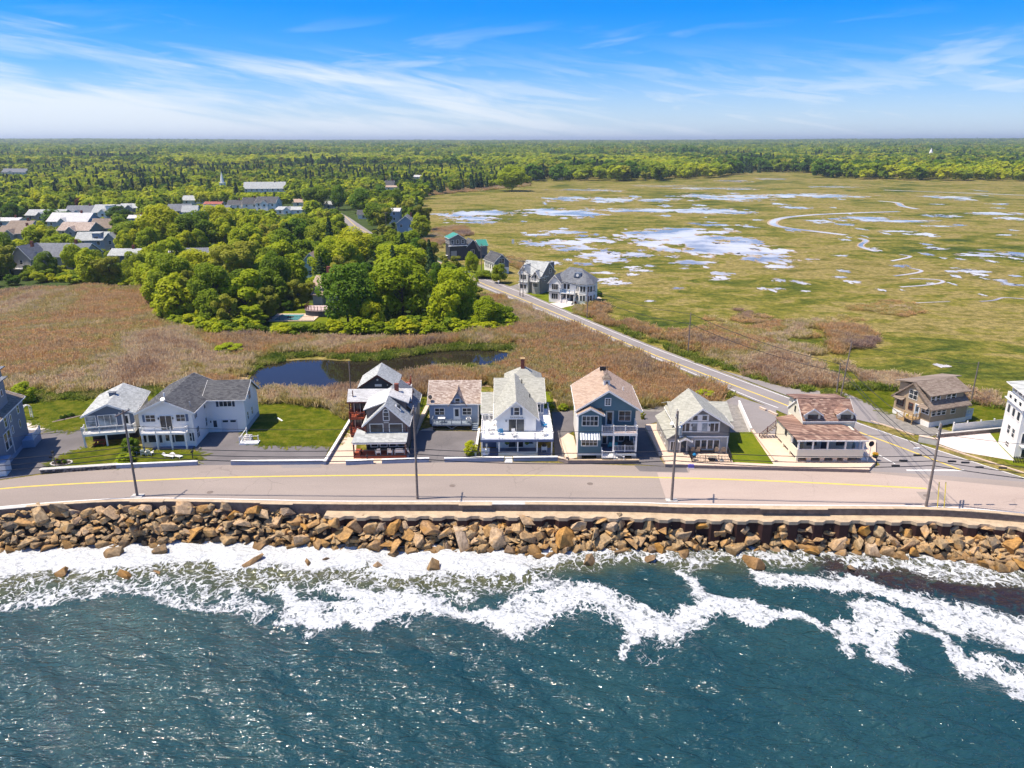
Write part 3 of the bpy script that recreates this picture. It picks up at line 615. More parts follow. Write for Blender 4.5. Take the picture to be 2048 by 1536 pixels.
for k, (cx, cy, rx, ry) in enumerate(EL):
    c = G(cx, cy); ax = abs(G(cx + rx, cy)[0] - c[0]); ay = abs(G(cx, cy - ry)[1] - G(cx, cy + ry)[1]) / 2
    nx, ny = int(min(220, max(50, rx * 2.2))), int(min(110, max(26, ry * 6)))
    hx, hy = ax * 1.55, ay * 1.55; gx = np.linspace(-hx, hx, nx); gy = np.linspace(-hy, hy, ny); X, Y = np.meshgrid(gx, gy)
    s = min(ax, ay); r = np.hypot(X / ax, Y / ay)
    n = fbm((X + c[0]) / (0.42 * ax) + k * 7, (Y + c[1]) / (0.42 * ay), 5) - 0.5; n2 = fbm((X + c[0]) / 2.2 + k, (Y + c[1]) / 4.5, 3) - 0.5
    F = 0.80 - r + 2.2 * n + 0.8 * n2; dx, dy = gx[1] - gx[0], gy[1] - gy[0]
    cells('mud_flat', X + c[0], Y + c[1], (F > -0.10), dx, dy, 0.010 + 0.0008 * (k % 5), M['mud'])
    cells('marsh_pool', X + c[0], Y + c[1], F > 0.0, dx, dy, 0.030 + 0.0008 * (k % 5), M['pool'])
for L, wd_ in CR:
    p = chaikin(GL(L), 3, False); ribbon('creek_bank', p, wd_ * 1.7, 0.02, M['mud']); ribbon('tidal_creek', p, wd_, 0.036, M['pool'])
sheet('pond', POND, 0.03, M['pond'], smooth=2)
# ---------------------------------------------------------------- riprap
def m_rock(t, b):
    p = t.obj(); oi = t.new('ShaderNodeObjectInfo'); r = oi.outputs['Random']; wp_ = t.pos(); x, y, z = t.sep(wp_)
    n = t.noise(p, 1.2, 6, 0.65, 0.3); n2 = t.noise(p, 7, 4, 0.7)
    basec = t.ramp(r, (0.0, (0.50, 0.32, 0.15)), (0.16, (0.60, 0.43, 0.27)), (0.34, (0.44, 0.235, 0.06)), (0.5, (0.62, 0.47, 0.33)), (0.64, (0.52, 0.26, 0.05)), (0.76, (0.30, 0.235, 0.19)), (0.88, (0.55, 0.39, 0.21)), (1.0, (0.12, 0.11, 0.105)))
    c = t.mix(t.sm(n, 0.45, 0.7), basec, (0.46, 0.235, 0.055)); v = t.math('ADD', t.math('MULTIPLY', n, 0.5), t.math('MULTIPLY', n2, 0.5))
    c = t.mix(t.sm(v, 0.36, 0.60), t.mix(1.0, c, (0.40, 0.38, 0.36), 'MULTIPLY'), c)
    wet = t.sm(t.math('ADD', z, t.math('MULTIPLY', n, 1.6)), -1.9, -3.7)          # weed-stained towards the tide line
    c = t.mix(t.math('MULTIPLY', wet, 0.92), c, t.mix(n2, (0.075, 0.042, 0.014), (0.17, 0.088, 0.02)))
    t.put(b.inputs['Base Color'], c); t.put(b.inputs['Roughness'], t.math('MULTIPLY_ADD', wet, -0.35, 0.85)); b.inputs['Specular IOR Level'].default_value = 0.3
    bump(t, b, v, 0.12, 0.8)
M['rock'] = mat('stained_granite', m_rock)
def rock_mesh(seed, npts=15, flat=0.72):
    r = random.Random(seed); bm = bmesh.new()
    for _ in range(npts):
        v = Vector((r.gauss(0, 1), r.gauss(0, 1), r.gauss(0, 1))).normalized(); k = max(abs(v.x), abs(v.y), abs(v.z))
        v = v.lerp(v / k, 0.7) * r.uniform(0.84, 1.05)
        bm.verts.new((v.x * 0.5 * 1.15, v.y * 0.5 * 0.92, v.z * 0.5 * flat * 1.15))
    res = bmesh.ops.convex_hull(bm, input=bm.verts)
    bmesh.ops.delete(bm, geom=[v for v in bm.verts if not v.link_faces], context='VERTS')
    bmesh.ops.dissolve_limit(bm, angle_limit=R(14), verts=bm.verts, edges=bm.edges)
    bmesh.ops.bevel(bm, geom=bm.edges[:], offset=0.022, segments=1, affect='EDGES', clamp_overlap=True)
    me = bpy.data.meshes.new('boulder'); bm.to_mesh(me); bm.free(); me.materials.append(M['rock']); return me
ROCKS = [rock_mesh(100 + i, 9 + i % 5, 0.66 + 0.06 * (i % 5)) for i in range(16)]
TOP = [(-160, 1038, -0.4), (0, 1030, -0.5), (130, 1022, -0.5), (400, 1020, -0.6), (560, 1022, -0.8), (680, 1038, -1.2), (850, 1042, -1.4), (1100, 1041, -1.4), (1400, 1045, -1.5), (1650, 1046, -1.5), (1900, 1050, -1.4), (2048, 1062, -1.4), (2230, 1080, -1.4)]
BOT = [(-160, 1130), (0, 1112), (130, 1102), (400, 1092), (560, 1096), (680, 1102), (850, 1110), (1100, 1110), (1400, 1108), (1650, 1106), (1900, 1124), (2048, 1148), (2230, 1175)]
def rr_at(u):
    x = -160 + u * 2390
    for i in range(len(TOP) - 1):
        if TOP[i][0] <= x <= TOP[i + 1][0]:
            k = (x - TOP[i][0]) / (TOP[i + 1][0] - TOP[i][0]); l = lambda a, b: a + (b - a) * k
            zt_ = l(TOP[i][2], TOP[i + 1][2]); return Vector(G(x, l(TOP[i][1], TOP[i + 1][1]), zt_)), Vector(G(x, l(BOT[i][1], BOT[i + 1][1]), -4.5)), x
    return None
# dark rubble bed under the blocks
mb = MB(); vs = []; NB = 90
for i in range(NB + 1):
    a, b, _ = rr_at(min(0.9999, i / NB)); d = (a - b); a2 = a + Vector((0, 2.2, 0))
    vs += [(a2.x, a2.y, a.z - 0.9), (a.x, a.y, a.z - 0.75), (b.x, b.y, b.z - 0.6), (b.x, b.y - 6, -7)]
mb.add(vs, [(4 * i + j, 4 * i + j + 1, 4 * i + 5 + j, 4 * i + 4 + j) for i in range(NB) for j in range(3)])
struct(mb.build('rubble_bed', plain('dark_rubble', (0.05, 0.038, 0.028), 0.9, 0.4, 2)))
rr = random.Random(11); placed = []; PA = np.zeros((4000, 3))
def try_rocks(count, lo, hi, sep, tries, vmax=1.0):
    out = []
    for _ in range(tries):
        if len(out) >= count: break
        u = rr.random(); v = rr.random() ** 0.9 * vmax; q = rr_at(u)
        if not q: continue
        a, b, x = q; s = rr.uniform(lo, hi) if rr.random() < 0.75 else rr.uniform(hi, hi * 1.4)
        if x < 640 and rr.random() < 0.5: s *= 0.72                # smaller stone in the south
        p = a.lerp(b, v); pa = PA[:len(placed)]; ok = len(placed) == 0 or bool(np.all((p.x - pa[:, 0]) ** 2 + (p.y - pa[:, 1]) ** 2 > (sep * (s + pa[:, 2]) * 0.5) ** 2))
        if ok:
            PA[len(placed)] = (p.x, p.y, s); placed.append((p.x, p.y, s)); out.append((p, s, x, v))
    return out
KIND = {0: 'pale tan', 1: 'ochre', 2: 'grey brown', 3: 'orange stained'}
big = try_rocks(170, 1.7, 2.6, 0.62, 9000, 1.0) 
big += try_rocks(275 - len(big), 1.2, 1.8, 0.5, 9000, 1.06)
SURF = [(225, 1113, 2.6), (320, 1105, 2.2), (505, 1127, 2.6), (787, 1110, 2.0), (826, 1106, 1.7), (303, 1152, 2.4), (250, 1154, 2.2), (125, 1149, 2.6), (866, 1137, 2.8), (757, 1136, 1.8), (1080, 1114, 1.7), (1101, 1112, 1.5), (1182, 1130, 2.9), (1300, 1122, 2.3), (1366, 1111, 2.4), (1502, 1129, 2.8), (1622, 1108, 2.9), (1680, 1110, 1.6), (1702, 1140, 1.5), (2000, 1139, 3.0), (1962, 1132, 1.9), (170, 1078, 1.6), (655, 1120, 1.2), (615, 1128, 1.1), (1230, 1098, 1.6)]
allr = [(p, s, x, v, False) for p, s, x, v in big] + [(Vector(G(x, y, SEA - 0.1)), s * .78, x, 1.2, True) for x, y, s in SURF]
LMK = [(150, 'grey blue tower house'), (268, 'slate bungalow'), (450, 'white L shaped house'), (680, 'empty asphalt drive'), (850, 'cedar house'), (960, 'pinkish roofed cottage'), (1130, 'white deck house'), (1310, 'teal house'), (1500, 'patio house'), (1770, 'cream corner house'), (9999, 'road junction')]
for k, (p, s, x, v, surf) in enumerate(allr[:300]):
    o = bpy.data.objects.new('boulder', ROCKS[k % 16]); C.objects.link(o)
    o.location = (p.x, p.y, p.z + (rr.uniform(-0.5, 0.0) if v < .15 and x > 640 else rr.uniform(0.0, 0.7)) * (0.3 if surf else 1)); sx = s * rr.uniform(0.85, 1.3)
    o.scale = (sx, s * rr.uniform(0.75, 1.0), s * rr.uniform(0.6, 0.95)); o.rotation_euler = (rr.uniform(-0.6, 0.6), rr.uniform(-0.6, 0.6), rr.uniform(0, 6.28))
    lm = next(n for q, n in LMK if x < q); row = 'uppermost' if v < .3 else 'middle' if v < .7 else 'lowest'
    sz = 'big' if s > 1.9 else 'smaller'
    if surf: lab, grp = f'wet brown boulder standing {"well out" if p.y < G(x, 1120, SEA)[1] else "close in"} in the surf off the {lm}', 'boulders out in the surf'
    else: lab, grp = f'{sz} brown boulder in the {row} part of the riprap below the {lm}', f'riprap boulders below the {lm}'
    tag(o, lab, 'boulder', grp)
small = try_rocks(1500, 0.7, 1.35, 0.30, 60000, 1.1); bm = bmesh.new()
for k, (p, s, x, v) in enumerate(small):
    tmp = bmesh.new(); tmp.from_mesh(ROCKS[(k * 5) % 16])
    mx = Matrix.Translation((p.x, p.y, p.z + (rr.uniform(-0.5, -0.1) if v < .15 and x > 640 else rr.uniform(-0.2, 0.5)))) @ Matrix.Rotation(rr.uniform(0, 6.28), 4, 'Z') @ Matrix.Rotation(rr.uniform(-.7, .7), 4, 'X') @ Matrix.Diagonal((s, s * 0.85, s * 0.75, 1))
    tmp.transform(mx); me_ = bpy.data.meshes.new('t'); tmp.to_mesh(me_); bm.from_mesh(me_); bpy.data.meshes.remove(me_); tmp.free()
me_ = bpy.data.meshes.new('riprap_rubble'); bm.to_mesh(me_); bm.free(); me_.materials.append(M['rock'])
o = ob('riprap_rubble', me_); o['kind'] = 'stuff'; tag(o, 'small broken stone filling the gaps between the boulders', 'rubble')

# ---------------------------------------------------------------- plants
def m_leaf(name, a, b_, c_, trans=0.48):
    a, b_, c_ = (tuple(min(.6, k * f) for k, f in zip(q, (1.85, 2.0, 1.05))) for q in (a, b_, c_))
    def f(t, b):
        oi = t.new('ShaderNodeObjectInfo'); p = t.pos()
        n = t.noise(p, 0.75, 3, 0.6); big = t.noise(p, 0.02, 3); r = t.math('ADD', t.math('MULTIPLY', oi.outputs['Random'], 0.45), t.math('MULTIPLY', n, 0.35)); r = t.math('ADD', r, t.math('MULTIPLY', big, 0.2))
        col = t.ramp(r, (0.2, a), (0.48, b_), (0.78, c_))
        t.put(b.inputs['Base Color'], col); b.inputs['Roughness'].default_value = 0.65; b.inputs['Specular IOR Level'].default_value = 0.2
        tr = t.new('ShaderNodeBsdfTranslucent'); t.put(tr.inputs[0], col); mx = t.new('ShaderNodeMixShader'); mx.inputs[0].default_value = trans
        t.l.new(b.outputs[0], mx.inputs[1]); t.l.new(tr.outputs[0], mx.inputs[2]); t.l.new(mx.outputs[0], t.n['Material Output'].inputs[0])
    return mat(name, f)
LM = {'bright': m_leaf('bright_spring_leaves', (0.125, 0.155, 0.006), (0.20, 0.22, 0.008), (0.285, 0.26, 0.014)),
      'mid': m_leaf('green_leaves', (0.065, 0.10, 0.006), (0.115, 0.148, 0.009), (0.18, 0.19, 0.015)),
      'deep': m_leaf('deep_green_leaves', (0.03, 0.06, 0.006), (0.055, 0.10, 0.008), (0.10, 0.15, 0.012)),
      'olive': m_leaf('olive_young_leaves', (0.10, 0.105, 0.018), (0.165, 0.16, 0.026), (0.235, 0.21, 0.04)),
      'conifer': m_leaf('dark_needles', (0.012, 0.028, 0.014), (0.022, 0.045, 0.02), (0.04, 0.065, 0.03), 0.1),
      'red': m_leaf('copper_leaves', (0.04, 0.012, 0.015), (0.065, 0.02, 0.02), (0.10, 0.035, 0.03))}
M['bark'] = plain('bark', (0.10, 0.08, 0.065), 0.9, 0.3, 4)
def quads(P, Nn, size, r, asp=0.75):
    n = len(P); t = r.normal(size=(n, 3)); u = np.cross(Nn, t); u /= np.linalg.norm(u, axis=1)[:, None] + 1e-9; v = np.cross(Nn, u)
    s = size * r.uniform(0.6, 1.35, n)[:, None]; u = u * s; v = v * s * asp
    return np.stack([P - u - v, P + u - v, P + u + v, P - u + v], 1).reshape(-1, 3), np.arange(n * 4).reshape(n, 4)
def crown_pts(seed, lobes, n, shape):
    r = np.random.RandomState(seed); L = []
    for i in range(lobes):                                    # lobes over a lopsided egg
        if shape == 'round':
            th = r.uniform(0, 6.283); h = r.uniform(0, 1); w_ = math.sin(math.pi * min(1, 0.16 + 0.78 * h)) ** 0.7
            rad = 0.36 * w_ * r.uniform(0.35, 1.0) ** 0.5; L.append((rad * math.cos(th), rad * math.sin(th), 0.16 + 0.70 * h, r.uniform(0.11, 0.21)))
        elif shape == 'layer':
            th = r.uniform(0, 6.283); h = r.uniform(0, 1); rad = 0.40 * math.sqrt(r.uniform(0.05, 1)) * (1.05 - 0.45 * h); L.append((rad * math.cos(th), rad * math.sin(th), 0.12 + 0.75 * h, r.uniform(0.10, 0.17)))
        else:
            th = r.uniform(0, 6.283); h = r.uniform(0, 1); rad = 0.36 * math.sqrt(r.uniform(0.02, 1)) * (0.6 + 0.5 * h); L.append((rad * math.cos(th), rad * math.sin(th), 0.1 + 0.8 * h, r.uniform(0.07, 0.15)))
    L = np.array(L); p = L[:, 3] ** 2; k = r.choice(len(L), n, p=p / p.sum())
    d = r.normal(size=(n, 3)); d[:, 2] += 0.25; d /= np.linalg.norm(d, axis=1)[:, None]
    rr_ = L[k, 3] * r.uniform(0.62, 1.06, n) ** 0.6
    P = L[k, :3] + d * rr_[:, None] * np.array([1, 1, 0.8 if shape != 'layer' else 0.45])
    Nn = d + 0.5 * r.normal(size=(n, 3)); Nn[:, 2] += 0.75; Nn /= np.linalg.norm(Nn, axis=1)[:, None]
    return P, Nn, r
def crown_mesh(name, seed, lobes, n, leaf, shape, m):
    P, Nn, r = crown_pts(seed, lobes, n, shape); v, f = quads(P, Nn, leaf, r); return npmesh(name, v, f, m)
def conifer_mesh(name, seed, n, leaf, m):
    r = np.random.RandomState(seed); h = r.uniform(0, 1, n) ** 1.25; tier = (np.floor(h * 11) + 0.35 + 0.3 * r.rand(n)) / 11.5
    rad = 0.5 * (1 - tier) ** 0.85 * r.uniform(0.25, 1.05, n) ** 0.6; th = r.uniform(0, 6.283, n) ; rad *= 0.8 + 0.2 * np.sin(th * 5 + np.floor(h * 11) * 1.7)
    P = np.stack([rad * np.cos(th), rad * np.sin(th), tier * 0.98 + 0.02 - rad * 0.16], 1); Nn = np.stack([np.cos(th) * .5, np.sin(th) * .5, np.ones(n)], 1) + 0.4 * r.normal(size=(n, 3)); Nn /= np.linalg.norm(Nn, axis=1)[:, None]
    v, f = quads(P, Nn, leaf, r, 0.6); return npmesh(name, v, f, m)
def trunk_mesh(seed, limbs=7):
    r = random.Random(seed); mb = MB(); p = Vector((0, 0, 0)); z = [0, 0.3, 0.55, 0.82]; pts = [Vector((r.uniform(-.02, .02) * i, r.uniform(-.02, .02) * i, q)) for i, q in enumerate(z)]
    for i in range(3): mb.tube(pts[i], pts[i + 1], 0.026 - 0.007 * i, 0.019 - 0.006 * i, 6)
    for i in range(limbs):
        a = r.uniform(0, 6.28); b = pts[1].lerp(pts[2], r.random()); e = b + Vector((math.cos(a) * 0.24, math.sin(a) * 0.24, r.uniform(0.12, 0.32))); m_ = b.lerp(e, 0.5) + Vector((0, 0, -0.03))
        mb.tube(b, m_, 0.011, 0.008, 5); mb.tube(m_, e, 0.008, 0.003, 5)
    return mb.mesh('trunk', M['bark'])
TRK = [trunk_mesh(i) for i in range(4)]
mb = MB(); mb.tube((0, 0, 0), (0, 0, 0.95), 0.02, 0.003, 6); TRK_C = mb.mesh('trunk', M['bark'])
CRN = {}
for mk in ('bright', 'mid', 'deep', 'olive', 'red'):
    sh = 'open' if mk == 'olive' else 'round'
    for q in range(3):
        CRN[mk, 'hi', q] = crown_mesh('crown', 10 * q + len(mk), 38, 11000, 0.0155, sh, LM[mk])
        CRN[mk, 'mid', q] = crown_mesh('crown', 10 * q + len(mk) + 5, 26, 3600, 0.026, sh, LM[mk])
        if q < 2: CRN[mk, 'lo', q] = crown_mesh('crown', 20 * q + len(mk), 15, 420, 0.070, sh, LM[mk])
CRN['bright', 'layer', 0] = crown_mesh('crown', 91, 34, 7000, 0.02, 'layer', LM['bright'])
for q in range(2):
    CRN['conifer', 'hi', q] = conifer_mesh('crown', q, 6500, 0.028, LM['conifer']); CRN['conifer', 'mid', q] = conifer_mesh('crown', q + 4, 2600, 0.04, LM['conifer']); CRN['conifer', 'lo', q] = conifer_mesh('crown', q + 8, 380, 0.09, LM['conifer'])
NAMES = {'bright': 'deciduous_tree', 'mid': 'deciduous_tree', 'deep': 'deciduous_tree', 'olive': 'deciduous_tree', 'red': 'copper_beech', 'conifer': 'conifer_tree'}
tr_ = random.Random(21); NTREE = [0]
def tree(x, y, h, wd_, kind, label, group=None, res='mid', base=0.0, low=0.12, cat='tree', name=None):
    t = thing(name or NAMES[kind], label, cat, (x, y, base), tr_.uniform(0, 360), group); NTREE[0] += 1
    if kind == 'conifer':
        ob('trunk', TRK_C, t).scale = (h, h, h); c = ob('crown', CRN[kind, res, tr_.randrange(2)], t, (0, 0, h * 0.06)); c.scale = (wd_, wd_, h * 0.94)
    else:
        tk = ob('trunk', tr_.choice(TRK), t); tk.scale = (h * 0.9, h * 0.9, h * 0.92)
        q = 0 if res == 'layer' else tr_.randrange(3)
        c = ob('crown', CRN[kind, res, q], t, (0, 0, h * low)); c.scale = (wd_ * 1.12, wd_ * 1.12, h * (1 - low) * 1.06)
    return t
def ptree(px, pyb, pyt, wpx, kind, label, group=None, res='hi', low=0.1, **k):      # a tree whose foot, top and width are read off the photograph
    g = G(px, pyb); h = HT(pyt, g[1] + 1.0); mpp = (g[1] * math.cos(PITCH) + CAM_H * math.sin(PITCH)) / FPX
    return tree(g[0], g[1], h, wpx * mpp, kind, label, group, res, low=low, **k)
def scatter(name, pts, scales, rots, protos, label, cat, pick=None, seed=0):
    n = len(pts); me = bpy.data.meshes.new(name); me.vertices.add(n); me.vertices.foreach_set('co', np.asarray(pts, np.float32).ravel())
    r = np.random.RandomState(seed); fattr(me, 'rz', rots)
    at = me.attributes.new('sc', 'FLOAT_VECTOR', 'POINT'); at.data.foreach_set('vector', np.asarray(scales, np.float32).ravel())
    at = me.attributes.new('pk', 'INT', 'POINT'); at.data.foreach_set('value', np.asarray(r.randint(0, len(protos), n) if pick is None else pick, np.int32))
    o = ob(name, me); o['kind'] = 'stuff'; tag(o, label, cat)
    ng = bpy.data.node_groups.new(name, 'GeometryNodeTree'); ng.interface.new_socket('Geometry', in_out='INPUT', socket_type='NodeSocketGeometry'); ng.interface.new_socket('Geometry', in_out='OUTPUT', socket_type='NodeSocketGeometry')
    N_ = ng.nodes; L_ = ng.links; gi = N_.new('NodeGroupInput'); go = N_.new('NodeGroupOutput'); ip = N_.new('GeometryNodeInstanceOnPoints'); j = N_.new('GeometryNodeGeometryToInstance')
    for pm in reversed(protos):
        po = bpy.data.objects.new(name + '_source', pm); oi = N_.new('GeometryNodeObjectInfo'); oi.inputs['Object'].default_value = po; oi.transform_space = 'ORIGINAL'
        L_.new(oi.outputs['Geometry'], j.inputs[0])
    def na(nm, t):
        a = N_.new('GeometryNodeInputNamedAttribute'); a.data_type = t; a.inputs['Name'].default_value = nm; return a.outputs['Attribute']
    cx = N_.new('ShaderNodeCombineXYZ'); L_.new(na('rz', 'FLOAT'), cx.inputs[2])
    L_.new(gi.outputs[0], ip.inputs['Points']); L_.new(j.outputs[0], ip.inputs['Instance']); ip.inputs['Pick Instance'].default_value = True
    L_.new(na('pk', 'INT'), ip.inputs['Instance Index']); L_.new(na('sc', 'FLOAT_VECTOR'), ip.inputs['Scale']); L_.new(cx.outputs[0], ip.inputs['Rotation'])
    L_.new(ip.outputs[0], go.inputs[0]); md = o.modifiers.new('scatter', 'NODES'); md.node_group = ng
    return o
# reeds
def leafy(t, b, col, k):
    t.put(b.inputs['Base Color'], col); b.inputs['Roughness'].default_value = 0.8; b.inputs['Specular IOR Level'].default_value = 0.1
    tr = t.new('ShaderNodeBsdfTranslucent'); t.put(tr.inputs[0], col); mx = t.new('ShaderNodeMixShader'); mx.inputs[0].default_value = k
    t.l.new(b.outputs[0], mx.inputs[1]); t.l.new(tr.outputs[0], mx.inputs[2]); t.l.new(mx.outputs[0], t.n['Material Output'].inputs[0])
def m_reed(t, b):
    p = t.pos(); z = t.sep(t.obj())[2]
    big = t.noise(p, 0.024, 5, 0.6, 0.8); n = t.noise(p, 0.5, 3)
    v = t.math('ADD', t.math('MULTIPLY', big, 0.8), t.math('MULTIPLY', n, 0.2))
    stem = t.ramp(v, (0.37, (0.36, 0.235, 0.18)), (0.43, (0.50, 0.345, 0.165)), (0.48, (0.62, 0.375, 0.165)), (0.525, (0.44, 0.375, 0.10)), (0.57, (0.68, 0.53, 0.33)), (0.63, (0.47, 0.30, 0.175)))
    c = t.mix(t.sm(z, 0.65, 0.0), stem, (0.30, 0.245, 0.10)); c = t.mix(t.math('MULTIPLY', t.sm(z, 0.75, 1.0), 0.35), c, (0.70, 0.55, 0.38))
    leafy(t, b, c, 0.5)
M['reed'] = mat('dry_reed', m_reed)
def reed_mesh(seed, n, m, w0=0.035, rad=1.0, hmin=0.62, lean=0.16):
    r = np.random.RandomState(seed); x = r.uniform(-rad, rad, n); y = r.uniform(-rad, rad, n); h = r.uniform(hmin, 1.05, n); a = r.uniform(0, 6.283, n)
    dx, dy = np.cos(a) * w0, np.sin(a) * w0; lx, ly = r.normal(0, lean, n), r.normal(0, lean, n); z0 = np.zeros(n)
    v = np.stack([np.stack([x - dx, y - dy, z0], 1), np.stack([x + dx, y + dy, z0], 1), np.stack([x + lx + dx * 1.6, y + ly + dy * 1.6, h], 1), np.stack([x + lx - dx * 1.6, y + ly - dy * 1.6, h], 1)], 1).reshape(-1, 3)
    return npmesh('reed_clump', v, np.arange(n * 4).reshape(n, 4), m)
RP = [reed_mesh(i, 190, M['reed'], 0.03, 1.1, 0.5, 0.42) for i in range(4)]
M['sedge'] = mat('green_sedge', lambda t, b: leafy(t, b, t.ramp(t.noise(t.pos(), 0.3, 5), (0.35, (0.12, 0.18, 0.02)), (0.5, (0.24, 0.28, 0.04)), (0.65, (0.38, 0.34, 0.11))), 0.4))
SP = [reed_mesh(i + 9, 150, M['sedge'], 0.05, 1.0, 0.4, 0.28) for i in range(3)]
def area_pts(poly, step, seed, jitter=0.5):
    p = np.array([q[:2] for q in poly]); r = np.random.RandomState(seed)
    X, Y = np.meshgrid(np.arange(p[:, 0].min(), p[:, 0].max(), step), np.arange(p[:, 1].min(), p[:, 1].max(), step))
    X = X.ravel() + r.uniform(-jitter, jitter, X.size) * step; Y = Y.ravel() + r.uniform(-jitter, jitter, Y.size) * step
    k = inpoly(X, Y, poly); return X[k], Y[k], r
def fill(name, polys, step, protos, hlo, hhi, label, cat, excl=(), seed=1, thin=0.0, jit=1.0):
    xs, ys, hs = [], [], []
    for i, p in enumerate(polys):
        x, y, r = area_pts(p, step, seed + i); k = np.ones(len(x), bool)
        for e in excl: k &= ~inpoly(x, y, e)
        x, y = x[k], y[k]; k = inpoly(x + jit * (9 * (fbm(x / 7, y / 7, 3) - .5) + 5 * r.normal(size=len(x)) * .35), y + jit * 14 * (fbm(x / 7 + 50, y / 9, 3) - .5), p) & (fbm(x / 9 + 3, y / 14, 3) > thin); x, y = x[k], y[k]; h = (hlo + (hhi - hlo) * fbm(x / 14, y / 14, 3)) * r.uniform(0.8, 1.15, len(x)); xs.append(x); ys.append(y); hs.append(h)
    x, y, h = map(np.concatenate, (xs, ys, hs)); n = len(x); r = np.random.RandomState(seed)
    s = r.uniform(0.9, 1.3, n); return scatter(name, np.stack([x, y, np.full(n, 0.0)], 1), np.stack([s, s, h], 1), r.uniform(0, 6.28, n), protos, label, cat, seed=seed)
LAWN_X = [GL([(30, 803), (335, 783), (335, 862), (58, 862)])]
PONDS = chaikin([q[:2] for q in POND], 2)
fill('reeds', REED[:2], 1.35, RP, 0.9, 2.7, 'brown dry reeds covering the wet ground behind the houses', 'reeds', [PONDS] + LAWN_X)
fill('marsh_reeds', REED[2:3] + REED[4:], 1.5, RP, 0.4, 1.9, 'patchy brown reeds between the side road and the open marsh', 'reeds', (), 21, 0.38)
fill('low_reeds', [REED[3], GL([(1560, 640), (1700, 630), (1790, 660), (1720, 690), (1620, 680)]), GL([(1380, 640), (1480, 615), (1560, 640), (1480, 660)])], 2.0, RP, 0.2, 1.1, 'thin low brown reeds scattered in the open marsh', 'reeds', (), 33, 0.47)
SEDGE = [GL(p) for p in ([(480, 775), (505, 725), (540, 708), (640, 708), (760, 706), (900, 692), (1000, 690), (1060, 700), (1060, 735), (1025, 735), (1030, 712), (1010, 702), (930, 699), (800, 716), (700, 724), (560, 722)], [(830, 742), (960, 728), (1100, 730), (1180, 750), (1150, 775), (1000, 765), (860, 775), (800, 770)], [(60, 772), (200, 768), (330, 775), (330, 788), (60, 802)],
         [(1200, 645), (1340, 702), (1440, 738), (1560, 768), (1680, 798), (1690, 784), (1560, 760), (1450, 732), (1340, 694), (1230, 650), (1185, 630)], [(1690, 778), (1800, 786), (1930, 806), (2048, 824), (2048, 812), (1940, 792), (1800, 772), (1690, 764)], [(960, 586), (1050, 628), (1150, 672), (1250, 714), (1240, 722), (1140, 688), (1030, 648), (960, 602)], [(1380, 800), (1455, 808), (1465, 796), (1440, 782)], [(1100, 815), (1150, 816), (1262, 815), (1330, 813), (1330, 806), (1260, 804), (1104, 805)])]
fill('sedges', SEDGE, 1.15, SP, 0.35, 1.3, 'green sedge growing round the pond and along the road verge', 'sedge', [PONDS], 40)
LW = [GL(p) for p in ([(30, 806), (165, 800), (160, 862), (100, 858), (58, 838)], [(280, 786), (320, 788), (310, 815), (275, 815)], [(93, 935), (110, 922), (146, 902), (173, 896), (240, 893), (279, 906), (394, 908), (399, 924), (233, 930)], [(503, 806), (600, 808), (690, 826), (703, 842), (662, 892), (521, 890), (500, 882)], [(806, 795), (852, 796), (858, 815), (833, 860), (815, 862)], [(1690, 776), (1790, 784), (1790, 830), (1752, 812)], [(1900, 812), (2080, 826), (2080, 850), (1900, 858)])]
M['turf'] = mat('lawn_blades', lambda t, b: leafy(t, b, t.ramp(t.noise(t.pos(), 0.5, 6, 0.7), (0.36, (0.09, 0.14, 0.006)), (0.5, (0.17, 0.20, 0.009)), (0.64, (0.28, 0.26, 0.03))), 0.4))
TP = [reed_mesh(i + 70, 60, M['turf'], 0.045, 0.42, 0.5, 0.7) for i in range(3)]
fill('lawn_grass', LW, 0.8, TP, 0.05, 0.13, 'short uneven grass of the house lawns', 'grass', (), 90, 0.0, 0.08)
GP = [reed_mesh(i + 19, 120, M['sedge'], 0.06, 1.6, 0.3, 0.5) for i in range(3)]
